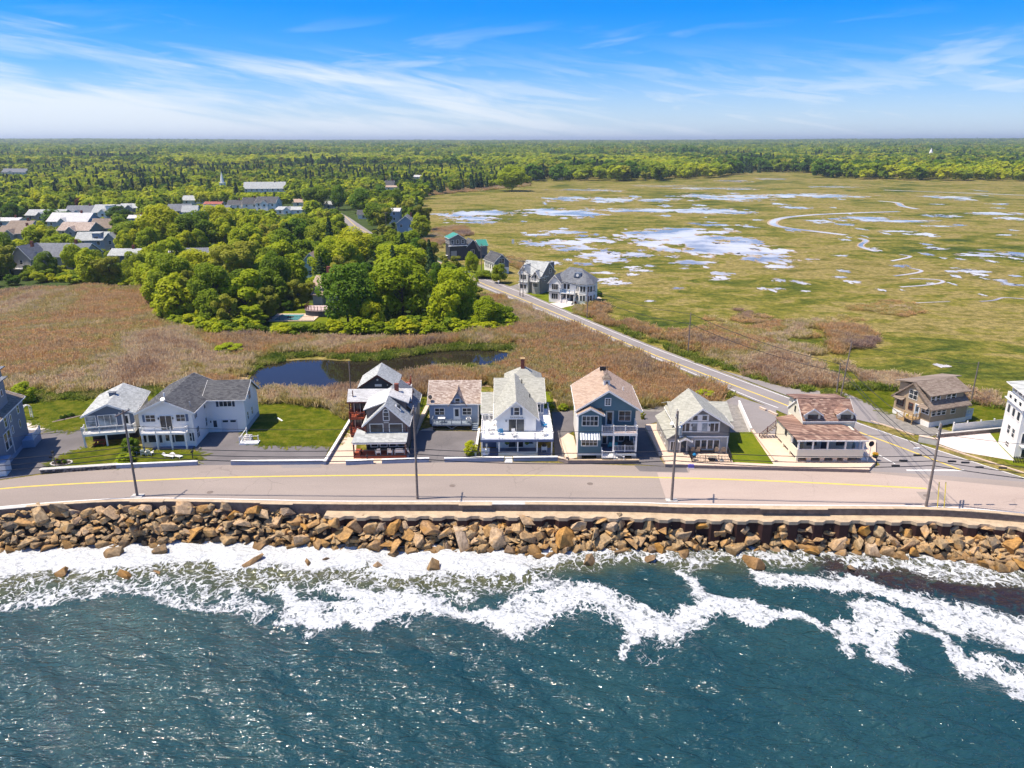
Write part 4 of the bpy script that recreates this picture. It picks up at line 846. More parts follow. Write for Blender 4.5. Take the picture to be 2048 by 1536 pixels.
# ---------------------------------------------------------------- prominent trees
BT = 'trees round the garden above the pond'
for a in [
    (697, 652, 524, 112, 'deep', 'big dark green maple shading the garden deck above the pond'),
    (806, 642, 516, 126, 'bright', 'big round bright green maple right of the dark garden maple'),
    (915, 642, 532, 84, 'bright', 'tall bushy tree nearest the side road bend'),
    (975, 656, 592, 60, 'bright', 'small round tree at the right end of the thicket'),
    (644, 575, 508, 44, 'conifer', 'dark spruce beside the mint green house'),
    (752, 562, 496, 22, 'conifer', 'narrow dark spire of a conifer behind the big maples'),
    (630, 522, 474, 38, 'conifer', 'round topped dark pine behind the mint green house'),
    (362, 628, 514, 96, 'mid', 'green tree at the left edge of the wood by the reeds'),
    (436, 642, 532, 92, 'mid', 'green tree in front of the wood left of the pool'),
    (500, 626, 542, 84, 'mid', 'green tree close behind the pool fence'),
    (555, 604, 503, 66, 'mid', 'slender tree showing dark stems left of the mint house'),
    (470, 592, 486, 96, 'olive', 'olive brown tree rising in the middle of the wood'),
    (392, 592, 500, 90, 'bright', 'yellow green tree in front of the long grey roof'),
    (598, 576, 518, 30, 'bright', 'slim yellow green tree against the mint green wall'),
    (604, 614, 556, 58, 'olive', 'pale spreading apple tree on the garden lawn'),
    (706, 536, 458, 92, 'bright', 'bright green tree behind the dark spire of a conifer'),
    (800, 562, 486, 108, 'bright', 'broad bright crown standing behind the round bright maple'),
    (660, 545, 476, 70, 'bright', 'yellow green crown behind the dark spruce'),
    (860, 542, 480, 44, 'olive', 'thin olive tree at the marsh side of the wood'),
    (874, 618, 522, 34, 'deep', 'narrow dark tree squeezed between two bright maples'),
    (902, 560, 510, 48, 'olive', 'olive tree behind the bushy tree by the road bend'),
    (1000, 566, 526, 34, 'mid', 'grey green tree in front of the dark roofed cottage'),
    (944, 546, 504, 28, 'bright', 'young tree in front of the green roofed house'),
    (757, 460, 404, 62, 'mid', 'full tree beside the blue house at the road bend'),
    (846, 462, 408, 40, 'olive', 'pale scrubby tree on the marsh edge beyond the blue house'),
    (786, 430, 376, 46, 'mid', 'tall green tree behind the blue house'),
    (678, 420, 370, 32, 'deep', 'dark green narrow tree where the village road bends'),
    (722, 426, 378, 48, 'deep', 'dark green tree across the village road'),
    (1024, 382, 332, 62, 'bright', 'round yellow green tree at the end of the marsh edge'),
    (632, 420, 372, 56, 'mid', 'green tree at the end of the cream house'),
    (325, 500, 410, 78, 'bright', 'tall yellow green tree above the blue boathouse'),
    (440, 480, 408, 70, 'bright', 'tall tree in front of the large pale gabled roof'),
    (400, 500, 420, 90, 'mid', 'wide green tree behind the long grey roof'),
    (265, 498, 440, 70, 'mid', 'green tree between the three storey house and the tall yellow tree'),
    (240, 480, 432, 42, 'mid', 'dark leafy tree in the village gardens'),
    (145, 424, 388, 20, 'conifer', 'blackish blue spruce behind the village roofs'),
    (30, 445, 406, 38, 'deep', 'round dark green tree at the left edge of the village'),
    (165, 424, 394, 22, 'red', 'dark red leaved tree behind the village roofs'),
    (240, 440, 412, 46, 'deep', 'clipped round tree in front of the village roofs'),
    (12, 545, 470, 60, 'mid', 'green tree at the left picture edge over the reeds'),
    (95, 556, 505, 44, 'mid', 'small tree in front of the long grey shed roof'),
    (150, 548, 488, 40, 'bright', 'bright young tree right of the long grey roof'),
    (190, 562, 494, 48, 'mid', 'green tree in front of the blue village house'),
    (222, 570, 512, 56, 'olive', 'brownish green tree at the edge of the reeds'),
    (275, 568, 500, 50, 'mid', 'grey green tree in front of the blue boathouse'),
    (400, 404, 376, 24, 'bright', 'yellow green tree beside the white two storey house'),
    (422, 402, 356, 30, 'conifer', 'tall dark pine left of the white church'),
    (462, 394, 356, 28, 'conifer', 'tall dark pine right of the church steeple'),
]: ptree(*a, group=None, low=0.05 if a[4] != 'olive' else 0.14)
ptree(508, 652, 604, 62, 'bright', 'low layered yellow green tree beside the swimming pool', res='layer', low=0.02)
def bush(px, pyb, pyt, wpx, kind, label, res='layer', name='shrub', group=None, cat='shrub'):
    g = G(px, pyb); mpp = (g[1] * math.cos(PITCH) + CAM_H * math.sin(PITCH)) / FPX; h = HT(pyt, g[1] + 0.5)
    t = thing(name, label, cat, g, tr_.uniform(0, 360), group); me = CRN.get((kind, res, 0)) or CRN[kind, 'mid', 0]
    c = ob('foliage', me, t, (0, 0, -0.1 * h)); c.scale = (wpx * mpp * 1.2, wpx * mpp * 1.2, h * 1.15); return t
bush(576, 620, 596, 26, 'deep', 'clipped round dark green bush on the garden lawn', 'mid')
bush(458, 710, 686, 62, 'bright', 'lone yellow green thicket standing in the brown reeds')
bush(50, 803, 764, 44, 'bright', 'rounded bright green bush behind the left grey house', 'mid')
bush(262, 908, 874, 34, 'mid', 'leafy bush at the corner between the two left houses', 'mid')
bush(250, 924, 902, 38, 'bright', 'low spreading bush by the stone wall pole', 'layer')
bush(942, 908, 880, 28, 'bright', 'bright green rounded bush beside the white porch', 'mid')
bush(1100, 822, 806, 18, 'bright', 'small green bush at the corner of the dark drive', 'mid')
bush(1126, 820, 806, 20, 'mid', 'small dark bush on the far side of the side drive', 'mid')
bush(1408, 800, 778, 44, 'bright', 'low green bush at the corner of the parking lot')
bush(1196, 592, 578, 18, 'deep', 'small dark shrub beside the marsh terrace', 'mid')
bush(968, 556, 540, 34, 'mid', 'garden shrub in front of the dark roofed cottage', 'mid')
bush(1285, 838, 822, 12, 'olive', 'small spiky plant in the gravel between two drives', 'mid')
bush(90, 485, 465, 50, 'deep', 'long dark clipped hedge behind the brown roofed house', 'mid', 'hedge', None, 'hedge')
bush(118, 446, 418, 60, 'deep', 'big dark hedge beside the white roofed village house', 'mid', 'hedge', None, 'hedge')
# the thicket along the edge of the wood
SHB = [crown_mesh('shrub', 300 + i, 16, 1300, 0.042, 'round', LM['bright' if i < 3 else 'mid']) for i in range(4)]
TH = [GL(p) for p in ([(370, 640), (470, 668), (560, 670), (620, 672), (700, 668), (820, 668), (900, 672), (1000, 668), (1030, 652), (980, 640), (900, 640), (830, 645), (760, 664), (640, 666), (540, 666), (480, 650), (400, 630)], [(300, 610), (330, 650), (400, 668), (480, 680), (440, 640), (370, 625), (320, 600)], [(60, 560), (160, 568), (300, 578), (300, 562), (180, 552), (60, 548)])]
x_, y_, h_ = [], [], []
for i, p in enumerate(TH):
    x, y, r = area_pts(p, 2.1, 60 + i); x_.append(x); y_.append(y)
x_, y_ = np.concatenate(x_), np.concatenate(y_); n_ = len(x_); r_ = np.random.RandomState(8); s_ = r_.uniform(3.4, 6.4, n_)
scatter('thicket', np.stack([x_, y_, np.full(n_, -0.3)], 1), np.stack([s_, s_, s_ * r_.uniform(0.45, 0.75, n_)], 1), r_.uniform(0, 6.28, n_), SHB, 'low bright green thicket between the wood and the reeds', 'thicket')

# ---------------------------------------------------------------- woods
SPOTS = []                                                   # footprints kept clear: (x, y, radius)
def clear_px(x0, x1, yb, extra=4): a = G(x0, yb); b = G(x1, yb); SPOTS.append(((a[0] + b[0]) / 2, a[1] + (b[0] - a[0]) * 0.45, (b[0] - a[0]) * 0.62 + extra))
FAR = [  # left px, right px, foot row, eave row, ridge row, roof, wall, ridge along x?, label
    (-6, 64, 484, 466, 451, 'roof_olive', 'cedar_light', 1, 'grey shingled village house with a brown roof and three windows'),
    (66, 172, 545, 512, 486, 'roof_slate', 'cedar_light', 1, 'long low grey village house with a wide grey roof'),
    (28, 70, 550, 516, 492, 'roof_slate', 'cedar_light', 0, 'gabled grey village house with a white balcony'),
    (154, 212, 502, 480, 464, 'roof_grey', 'paleblue_siding', 1, 'tall blue village house with a dormer balcony'),
    (212, 234, 505, 478, 466, 'roof_grey', 'cedar_light', 0, 'narrow three storey grey gable end with rows of windows'),
    (220, 276, 528, 510, 497, 'roof_grey', 'slate_siding', 1, 'small dark blue house with a light grey roof among the trees'),
    (96, 180, 455, 442, 425, 'roof_white', 'paleblue_siding', 1, 'pale blue village house with a white roof'),
    (117, 182, 472, 460, 444, 'roof_pink', 'cedar_light', 1, 'low village house with a pinkish grey roof'),
    (52, 124, 440, 432, 419, 'roof_grey', 'cedar_light', 1, 'grey village house with a blue grey front gable'),
    (131, 188, 436, 426, 411, 'roof_slate', 'white_siding', 1, 'village house with a slate roof and a skylight'),
    (186, 236, 437, 424, 409, 'roof_grey', 'white_siding', 1, 'white village house with a three window dormer'),
    (239, 282, 424, 416, 407, 'roof_grey', 'cedar_light', 1, 'village house with a plain grey roof far right of the row'),
    (257, 290, 446, 438, 430, 'roof_white', 'paleblue_siding', 1, 'small blue gabled cottage with a pale roof behind trees'),
    (-8, 36, 452, 444, 435, 'roof_white', 'white_siding', 1, 'white roofed house with a big brick chimney at the left edge'),
    (16, 62, 462, 452, 441, 'roof_olive', 'cedar_light', 1, 'brownish roof behind the brown roofed grey house'),
    (182, 232, 466, 456, 437, 'roof_olive', 'cedar_light', 1, 'dull brown roof partly hidden by garden trees'),
    (366, 436, 525, 513, 496, 'roof_slate', 'slate_siding', 1, 'long slate roof deep in the trees'),
    (365, 400, 409, 400, 391, 'roof_grey', 'white_siding', 1, 'white two storey house with a low grey roof'),
    (335, 378, 430, 423, 408, 'roof_slate', 'blue_siding', 1, 'blue walled house under a wide slate roof'),
    (365, 394, 432, 423, 411, 'roof_grey', 'white_siding', 1, 'white gable fronted house beside the slate roof'),
    (405, 456, 440, 426, 410, 'roof_slate', 'white_siding', 1, 'large pale grey roofed house in front of the red roof'),
    (408, 442, 416, 412, 405, 'roof_red', 'white_siding', 1, 'white house with a red roof'),
    (455, 484, 417, 409, 400, 'roof_dark', 'white_siding', 1, 'white gabled house with a nearly black roof'),
    (486, 516, 418, 407, 395, 'roof_dark', 'white_siding', 1, 'white house with a dark roof and blue shaded porch'),
    (512, 554, 421, 405, 393, 'roof_dark', 'white_siding', 1, 'tall cream white house with a dark roof'),
    (552, 606, 428, 421, 413, 'roof_grey', 'white_siding', 1, 'low white house with a square block at its end'),
    (586, 606, 412, 405, 398, 'roof_tan', 'white_siding', 1, 'small house with an orange tan roof'),
    (488, 570, 386, 377, 364, 'roof_grey', 'white_siding', 1, 'long white church hall with a grey roof and a gabled porch'),
    (610, 636, 556, 520, 506, 'roof_tan', 'mint_siding', 0, 'mint green gabled house behind the dark spruce'),
    (794, 830, 465, 446, 432, 'roof_slate', 'paleblue_siding', 0, 'blue gabled house with a white garage door at the road bend'),
    (778, 800, 448, 422, 416, 'roof_white', 'paleblue_siding', 1, 'flat topped blue block behind the blue gabled house'),
    (648, 666, 418, 409, 402, 'roof_grey', 'white_siding', 1, 'white cottage left of the village road'),
    (716, 738, 438, 430, 420, 'roof_dark', 'white_siding', 1, 'dark roofed cottage right of the village road'),
    (770, 788, 376, 369, 361, 'roof_dark', 'blue_siding', 1, 'dark blue house on the far edge of the marsh'),
    (771, 796, 380, 377, 373, 'roof_tan', 'white_siding', 1, 'low tan roofed garage on the far edge of the marsh'),
    (4, 54, 349, 344, 337, 'roof_slate', 'white_siding', 1, 'lone slate roofed house in a field in the woods'),
    (828, 842, 358, 355, 350, 'roof_white', 'white_siding', 1, 'white cottage half hidden at the wood edge'),
    (1064, 1078, 360, 356, 351, 'roof_white', 'white_siding', 1, 'white shed under the trees by the marsh'),
    (1106, 1124, 359, 356, 353, 'roof_grey', 'white_siding', 1, 'grey shed under the trees by the marsh'),
    (900, 920, 328, 323, 317, 'roof_white', 'white_siding', 1, 'white house far back in the woods'),
    (536, 556, 326, 322, 317, 'roof_white', 'white_siding', 1, 'white house above the church in the far woods'),
    (1128, 1140, 320, 316, 311, 'roof_white', 'white_siding', 1, 'far white house above the marsh trees'),
    (1180, 1188, 326, 321, 316, 'roof_white', 'white_siding', 0, 'far white gable among the dark trees'),
    (1645, 1702, 316, 311, 307, 'roof_white', 'paleblue_siding', 1, 'long pale blue building on the far side of the marsh'),
    (1618, 1630, 325, 320, 315, 'roof_white', 'white_siding', 0, 'small white gable at the far marsh edge'),
    (2008, 2022, 306, 303, 300, 'roof_tan', 'white_siding', 1, 'small tan house far away on the right'),
]
KEEP = [f[:5] for f in FAR] + [(684, 744, 470, 455, 436), (892, 960, 536, 500, 476), (958, 1012, 556, 520, 500), (922, 966, 580, 560, 548), (964, 1040, 612, 590, 575), (545, 700, 650, 630, 606)]
for f in FAR: clear_px(f[0], f[1], f[2], 3)
ROADC = [((a[0] + b[0]) / 2, (a[1] + b[1]) / 2) for a, b in zip(GL([(690, 432), (722, 463), (790, 490), (900, 532)]), GL([(690, 432), (722, 463), (790, 490), (900, 532)]))]
def wood_points(poly, step, seed, far_hide=True):
    x, y, r = area_pts(poly, step, seed); k = np.ones(len(x), bool)
    for sx_, sy_, sr in SPOTS: k &= np.hypot(x - sx_, y - sy_) > sr
    k &= pldist(x, y, GL([(650, 400), (690, 432), (722, 463), (790, 490), (900, 532), (946, 560), (1063, 606)])) > 9
    k &= ~inpoly(x, y, GL([(545, 660), (545, 612), (640, 600), (735, 640), (720, 660)]))
    return x[k], y[k], r
# pixel corridors in front of the houses where only low growth stands
def low_zone(x, y):
    c, s = math.cos(PITCH), math.sin(PITCH); d = y * c + CAM_H * s; px = 1024 + FPX * x / d; py = 768 - FPX * (y * s - CAM_H * c) / d
    z = np.zeros(len(x), bool)
    for f in FAR:
        m = 40 if f[2] > 470 else 26 if f[2] > 400 else 12
        z |= (px > f[0] - 6) & (px < f[1] + 6) & (py > f[2] - 4) & (py < f[2] + m)
    return z, px, py
DIST = 1000.0
x, y, r = wood_points(WOOD, 9.5, 77); lz, px_, py_ = low_zone(x, y)
d = np.hypot(x, y); order = np.argsort(d); ind_n = 300 - NTREE[0]
kinds = ['bright', 'mid', 'mid', 'bright', 'olive', 'deep', 'conifer', 'olive']
sx0, sy0, sz0, sk = [], [], [], []
cnt = 0
WHERE = lambda x, y: (('at the left end of the near wood' if x < -65 else 'in the middle of the near wood' if x < -35 else 'at the road end of the near wood') if y < 270 else 'behind the near wood and below the church roofs') if x > -105 else ('by the reeds in front of the village houses' if y < 300 else 'between the village houses on the left')
LOOK = {'bright': 'yellow green leafy tree', 'mid': 'mid green leafy tree', 'deep': 'deep green leafy tree', 'olive': 'olive tinted tree in young leaf', 'conifer': 'dark green conifer', 'red': 'dark red leaved tree'}
near_big = [o.location.copy() for o in C.objects if o.name.startswith(('deciduous_tree', 'conifer_tree')) and o.parent is None]
for i in order:
    X, Y = float(x[i]), float(y[i])
    big = fbm(np.array([X / 60]), np.array([Y / 60]), 3)[0]; q = big * 1.3 - 0.15 + r.uniform(-0.28, 0.28)
    k = 'bright' if q < 0.42 else 'mid' if q < 0.62 else 'olive' if q < 0.74 else 'deep' if q < 0.82 else 'conifer'
    if Y > 520 and r.rand() < 0.09: k = 'conifer'
    h = r.uniform(7.0, 12.0); wd_ = h * r.uniform(0.68, 0.98)
    if k == 'conifer': h *= 1.25; wd_ = h * 0.45
    if lz[i]: h = r.uniform(2.5, 4.6); wd_ = h * 1.3
    for f in KEEP:                                            # low growth only where a house shows over the crowns
        if f[0] - 6 < px_[i] < f[1] + 6 and py_[i] > f[2] - 2: h = min(h, HT(f[2] - 0.15 * (f[2] - f[4]), Y + 2))
    if h < 1.6: continue
    wd_ = min(wd_, h * 1.35)
    if any((X - b.x) ** 2 + (Y - b.y) ** 2 < 30 for b in near_big): continue
    if cnt < ind_n:
        tree(X, Y, h, wd_, k, f'{LOOK[k]} {WHERE(X, Y)}', f'{LOOK[k]}s {WHERE(X, Y)}', 'mid' if d[i] < 420 else 'lo', low=0.04); cnt += 1
    else: sx0.append((X, Y, gz(np.array([X]), np.array([Y]))[0])); sz0.append((wd_ * 1.1, wd_ * 1.1, h)); sk.append(k)
KI = ['bright', 'mid', 'deep', 'olive', 'conifer']
protos = [CRN[k, 'lo', q] for k in KI for q in range(2)]
def mass(name, P, S, K, label, seed): return scatter(name, P, S, np.random.RandomState(seed).uniform(0, 6.28, len(P)), protos, label, 'woodland', [KI.index(k) * 2 + (i % 2) for i, k in enumerate(K)], seed)
mass('village_woods', np.array(sx0), np.array(sz0), sk, 'mixed green trees massed behind the village roofs', 5)
# the wooded country out to the skyline, single trees near and tree clumps far off
MARSH_PX = [(840, 440), (835, 405), (850, 391), (950, 378), (1060, 367), (1062, 363), (1120, 362), (1300, 363), (1440, 356), (1455, 350), (1540, 344), (1620, 346), (1625, 355), (1750, 360), (2048, 363), (2600, 368), (2600, 480), (1400, 560), (940, 560)]
MARSH = GL(MARSH_PX)
def far_pts(y0, y1, step, seed):
    r = np.random.RandomState(seed); hw = lambda y: y * 0.80 + 60
    Y = np.arange(y0, y1, step); P = []
    for yy in Y: xx = np.arange(-hw(yy), hw(yy), step); P.append(np.stack([xx + r.uniform(-.5, .5, len(xx)) * step, yy + r.uniform(-.5, .5, len(xx)) * step], 1))
    P = np.concatenate(P); k = ~inpoly(P[:, 0], P[:, 1], MARSH) & ~inpoly(P[:, 0], P[:, 1], WOOD)
    for a, b, c in SPOTS: k &= np.hypot(P[:, 0] - a, P[:, 1] - b) > c
    return P[k], r
P, r = far_pts(560, 1900, 15.5, 3); n = len(P); q = fbm(P[:, 0] / 110, P[:, 1] / 170, 4) * 1.5 - .25 + r.uniform(-.12, .12, n)
ed = r.rand(n); K = np.where(q < 0.45, 'bright', np.where(q < 0.55, 'mid', np.where(q < 0.61, 'olive', np.where(q < 0.80, 'deep', 'conifer')))); h = r.uniform(11, 20, n); wd_ = h * r.uniform(0.8, 1.2, n); cf = K == 'conifer'; h[cf] *= 1.2; wd_[cf] *= 0.55
mass('mid_woods', np.stack([P[:, 0], P[:, 1], gz(P[:, 0], P[:, 1])], 1), np.stack([wd_ * 1.1, wd_ * 1.1, h], 1), list(K), 'mixed woodland standing round the far side of the marsh', 6)
def clump_mesh(seed, kinds_, m):
    r = np.random.RandomState(seed); V = []; 
    for i in range(16):
        cx, cy = r.uniform(-24, 24, 2); hh = r.uniform(11, 21); ww = hh * r.uniform(.8, 1.25) if m != 'conifer' else hh * .5
        Pp, Nn, rr2 = crown_pts(seed * 31 + i, 9, 90, 'round'); v, _ = quads(Pp * np.array([ww * 1.1, ww * 1.1, hh]) + np.array([cx, cy, 0]), Nn, 1.35, rr2); V.append(v)
    v = np.concatenate(V); return npmesh('wood_clump', v, np.arange(len(v)).reshape(-1, 4), LM[m])
CL = [clump_mesh(i, 0, m) for i, m in enumerate(('mid', 'bright', 'deep', 'olive', 'deep', 'mid'))]
P, r = far_pts(1900, 9500, 40.0, 9); n = len(P); q = np.clip(fbm(P[:, 0] / 420, P[:, 1] / 300, 4) * 1.5 - .25 + r.uniform(-.15, .15, n), 0, 0.999); pk = np.clip((q - 0.2) / 0.6 * 6, 0, 5).astype(int)
sc_ = r.uniform(0.9, 1.25, n); scatter('distant_forest', np.stack([P[:, 0], P[:, 1], gz(P[:, 0], P[:, 1]) - 1], 1), np.stack([sc_, sc_, sc_ * (1 + 0.3 * r.rand(n))], 1), r.uniform(0, 6.28, n), CL, 'unbroken forest running away to the skyline', 'forest', pk, 9)
# ---------------------------------------------------------------- building kit
def part(h, name, m, fn, par=None, **k):
    mb = MB(); fn(mb); return mb.build(name, m, par or h, **k)
def pbox(h, name, m, *b): return part(h, name, m, lambda q: q.box(*b))
WM = {}
FACE = {'f': 0, 'r': 90, 'l': -90, 'b': 180}
def win(h, face, u, z, ww, hh, off, nx=1, ny=2, fm='white', gm='glass', shut=None, fr=0.09, name='window', sides=(-1, 1)):
    k = (round(ww, 2), round(hh, 2), nx, ny, fm, gm, fr)
    if k not in WM:
        mb = MB(); x0, x1 = -ww / 2, ww / 2; mb.box(x0 - fr, x0, -0.07, 0.03, -fr, hh + fr); mb.box(x1, x1 + fr, -0.07, 0.03, -fr, hh + fr)
        mb.box(x0, x1, -0.07, 0.03, -fr, 0); mb.box(x0, x1, -0.07, 0.03, hh, hh + fr); b = 0.055
        for i in range(1, nx): c = x0 + ww * i / nx; mb.box(c - b / 2, c + b / 2, -0.062, 0.02, 0, hh)
        for j in range(1, ny): c = hh * j / ny; mb.box(x0, x1, -0.058, 0.02, c - b / 2, c + b / 2)
        pw, ph = ww / nx - b, hh / ny - b; pm = MB(); pm.box(-pw / 2, pw / 2, -0.03, 0.012, -ph / 2, ph / 2)
        WM[k] = (mb.mesh('window', M[fm]), pm.mesh('pane', M[gm]))
    fme, pme = WM[k]; loc = (u, off, z) if face in 'fb' else (off, u, z)
    o = ob(name, fme, h, loc, (0, 0, R(FACE[face])))
    for i in range(nx):
        for j in range(ny): ob('pane', pme, o, (-ww / 2 + ww * (i + .5) / nx, 0, hh * (j + .5) / ny))
    if shut:
        sk = ('sh', round(hh, 2), shut)
        if sk not in WM: mb = MB(); mb.box(-0.17, 0.17, -0.05, 0.02, -0.03, hh + 0.03); WM[sk] = mb.mesh('shutter', M[shut])
        for s in sides:
            d = s * (ww / 2 + fr + 0.2); ob('shutter', WM[sk], o, (d, 0, 0))
    return o
def door(h, face, u, z, ww, hh, off, m='white', glass=0.55, fm='white', gm='glass'):
    loc = (u, off, z) if face in 'fb' else (off, u, z); mb = MB(); f = 0.1
    mb.box(-ww / 2 - f, -ww / 2, -0.07, 0.03, 0, hh + f); mb.box(ww / 2, ww / 2 + f, -0.07, 0.03, 0, hh + f); mb.box(-ww / 2, ww / 2, -0.07, 0.03, hh, hh + f)
    o = mb.build('door_frame', M[fm], h, loc, rot=(0, 0, R(FACE[face])))
    part(h, 'door', M[m], lambda q: q.box(-ww / 2 + .01, ww / 2 - .01, -0.035, 0.02, 0.02, hh - .01), o)
    if glass: part(h, 'pane', M[gm], lambda q: q.box(-ww / 2 + .14, ww / 2 - .14, -0.05, -0.036, hh * (1 - glass) - .12, hh - .14), o)
    return o
def gable(h, ax, a0, a1, b0, b1, z0, ez, rz, wm, rm, mid=None, ov=0.35, ovb=None, th=0.15, trim='white', e2=None, wall=True, gut=True):
    # ridge along ax; a = across the ridge, b = along it; e2: eave height of the far side
    e2 = ez if e2 is None else e2; mid = (a0 + a1) / 2 if mid is None else mid; ovb = ov if ovb is None else ovb
    if wall: part(h, 'wall', M[wm], lambda q: q.prism([(a0, z0), (a1, z0), (a1, e2), (mid, rz), (a0, ez)], b0, b1, 'y' if ax == 'y' else 'x'))
    s1 = (rz - ez) / (mid - a0); s2 = (rz - e2) / (a1 - mid); up = th + 0.012
    P = (lambda a, b, z: (a, b, z)) if ax == 'y' else (lambda a, b, z: (b, a, z))
    c0, c1 = b0 - ovb, b1 + ovb; zl, zr = ez - s1 * ov + up, e2 - s2 * ov + up; al, ar = a0 - ov, a1 + ov
    def roof(q):
        q.slab([P(al, c0, zl), P(al, c1, zl), P(mid, c1, rz + up), P(mid, c0, rz + up)], th)
        q.slab([P(mid + .001, c0, rz + up), P(mid + .001, c1, rz + up), P(ar, c1, zr), P(ar, c0, zr)], th)
    part(h, 'roof', M[rm], roof)
    if trim:
        w_ = 0.24
        for c in (c0 - 0.035, c1 + 0.003):
            pts = [(al, zl + .01), (mid, rz + up + .01), (ar, zr + .01), (ar, zr - w_), (mid, rz + up - w_ - .04), (al, zl - w_)]
            part(h, 'rake_board', M[trim], lambda q: (q.prism([pts[0], pts[1], pts[4], pts[5]], c, c + .032, 'y' if ax == 'y' else 'x'), q.prism([pts[1], pts[2], pts[3], pts[4]], c, c + .032, 'y' if ax == 'y' else 'x')))
        if gut:
            for a, z in ((al, zl), (ar, zr)):
                s = -1 if a == al else 1; k = sorted((a + s * .003, a + s * .08))
                part(h, 'gutter', M[trim], lambda q: q.box(*((k[0], k[1], c0, c1) if ax == 'y' else (c0, c1, k[0], k[1])), z - .2, z - .06))
def flat_roof(h, pts, th, m, name='roof'): return part(h, name, M[m], lambda q: q.slab(pts, th))
def rail(h, pts, z, hh=0.95, m='white', bm='white', step=2.2, bal=0.17, post=0.06, solid_top=0.05, name='railing'):
    mb = MB(); o = MB(); posts = []
    for a, b in zip(pts, pts[1:]):
        za = a[2] if len(a) > 2 else z; zb = b[2] if len(b) > 2 else z
        A, B = Vector((a[0], a[1], za)), Vector((b[0], b[1], zb)); L = (B - A).length; n = max(1, round(L / step)); d = (B - A).normalized(); nn = Vector((-d.y, d.x, 0)).normalized() * 0.035
        for k in (hh - 0.03, 0.1):
            t = Vector((0, 0, k)); s = Vector((0, 0, solid_top)); mb.add([A + t - nn, B + t - nn, B + t + nn, A + t + nn, A + t - nn + s, B + t - nn + s, B + t + nn + s, A + t + nn + s], [(0, 3, 2, 1), (4, 5, 6, 7), (0, 1, 5, 4), (1, 2, 6, 5), (2, 3, 7, 6), (3, 0, 4, 7)])
        for i in range(n + 1): posts.append(A.lerp(B, i / n))
        for i in range(int(L / bal)): p = A.lerp(B, (i + .5) * bal / L); o.box(p.x - .018, p.x + .018, p.y - .018, p.y + .018, p.z + .12, p.z + hh - .03)
    r = mb.build(name, M[m], h); o.build('baluster_row', M[bm], r)
    k = ('post', m, hh, post)
    if k not in WM: q = MB(); q.box(-post, post, -post, post, -0.02, hh + .08); q.box(-post * 1.4, post * 1.4, -post * 1.4, post * 1.4, hh + .081, hh + .13); WM[k] = q.mesh('post', M[m])
    seen = []
    for p in posts:
        if all((p - s).length > .2 for s in seen): seen.append(p); ob('post', WM[k], r, tuple(p))
    return r
def posts(h, pts, z0, z1, r=0.09, m='white', name='porch_post'):
    k = ('pp', z0, z1, r, m)
    if k not in WM: q = MB(); q.box(-r, r, -r, r, z0, z1); WM[k] = q.mesh(name, M[m])
    for p in pts: ob(name, WM[k], h, (p[0], p[1], 0))
def steps(h, x0, x1, y0, z1, n=4, m='wood', tread=0.28, dirn='f', name='step'):
    for i in range(n):
        z = z1 * (n - i) / (n + 0.0) - 0.001
        if dirn == 'f': pbox(h, name, M[m], x0, x1, y0 - tread * (i + 1), y0 - tread * i - .002, max(0, z - .2), z - z1 / n * .0 - .02 * (i > 99))
        else: pbox(h, name, M[m], x0 + tread * i + .002, x0 + tread * (i + 1), y0, x1, max(0, z - .2), z)
def chair(x, y, z, rz, m, label, group=None, kind='chair', wd_=0.62):
    t = thing('garden_chair' if kind == 'chair' else kind, label, 'chair', (x, y, z), rz, group); w_ = wd_ / 2
    part(t, 'seat', M[m], lambda q: q.slab([(-w_, -.35, .40), (w_, -.35, .40), (w_, .25, .30), (-w_, .25, .30)], .04))
    part(t, 'backrest', M[m], lambda q: q.slab([(-w_ * .9, .22, .30), (w_ * .9, .22, .30), (w_ * .8, .5, 1.05), (-w_ * .8, .5, 1.05)], .04))
    for s in (-1, 1):
        part(t, 'armrest', M[m], lambda q: q.box(s * w_ - .06, s * w_ + .06, -.4, .3, .58, .62))
        part(t, 'leg', M[m], lambda q: q.box(s * w_ - .03, s * w_ + .03, -.36, -.28, 0, .58)); part(t, 'leg', M[m], lambda q: q.box(s * w_ - .03, s * w_ + .03, .2, .28, 0, .58))
    return t
def lamp(h, x, y, z): part(h, 'wall_lamp', M['black'], lambda q: q.box(x - .06, x + .06, y - .16, y - .002, z, z + .28))
def house(name, label, x, y, rz, z=0.0, cat='house', group=None): return thing(name, label, cat, (x, y, z), rz, group)

# ---------------------------------------------------------------- the row along the coast road, from the left
# grey blue three storey house at the picture edge
h = house('shore_house', 'tall grey blue house with a stacked square tower at the left picture edge', -67.7, 90.6, 16)
pbox(h, 'wall', M['greyblue_siding'], -9, 0, 0, 12.9, .6, 6.7); pbox(h, 'foundation', M['paleblue_siding'], -9.03, .05, -.05, 12.95, 0, .599)
gable(h, 'y', -9, 0, 0, 12.9, 6.701, 6.702, 8.8, 'greyblue_siding', 'roof_olive', ov=.4)
pbox(h, 'tower_wall', M['greyblue_siding'], -6.2, -.5, 4.4, 9.2, 6.7, 10.8); flat_roof(h, [(-6.6, 4, 10.95), (0, 4, 10.95), (0, 9.6, 10.85), (-6.6, 9.6, 10.85)], .14, 'roof_slate', 'tower_roof')
pbox(h, 'tower_wall', M['greyblue_siding'], -5.8, -1.6, 9.201, 12.2, 6.7, 11.5); flat_roof(h, [(-6.3, 9.0, 11.65), (-1.1, 9.0, 11.65), (-1.1, 12.6, 11.55), (-6.3, 12.6, 11.55)], .14, 'roof_slate', 'tower_roof')
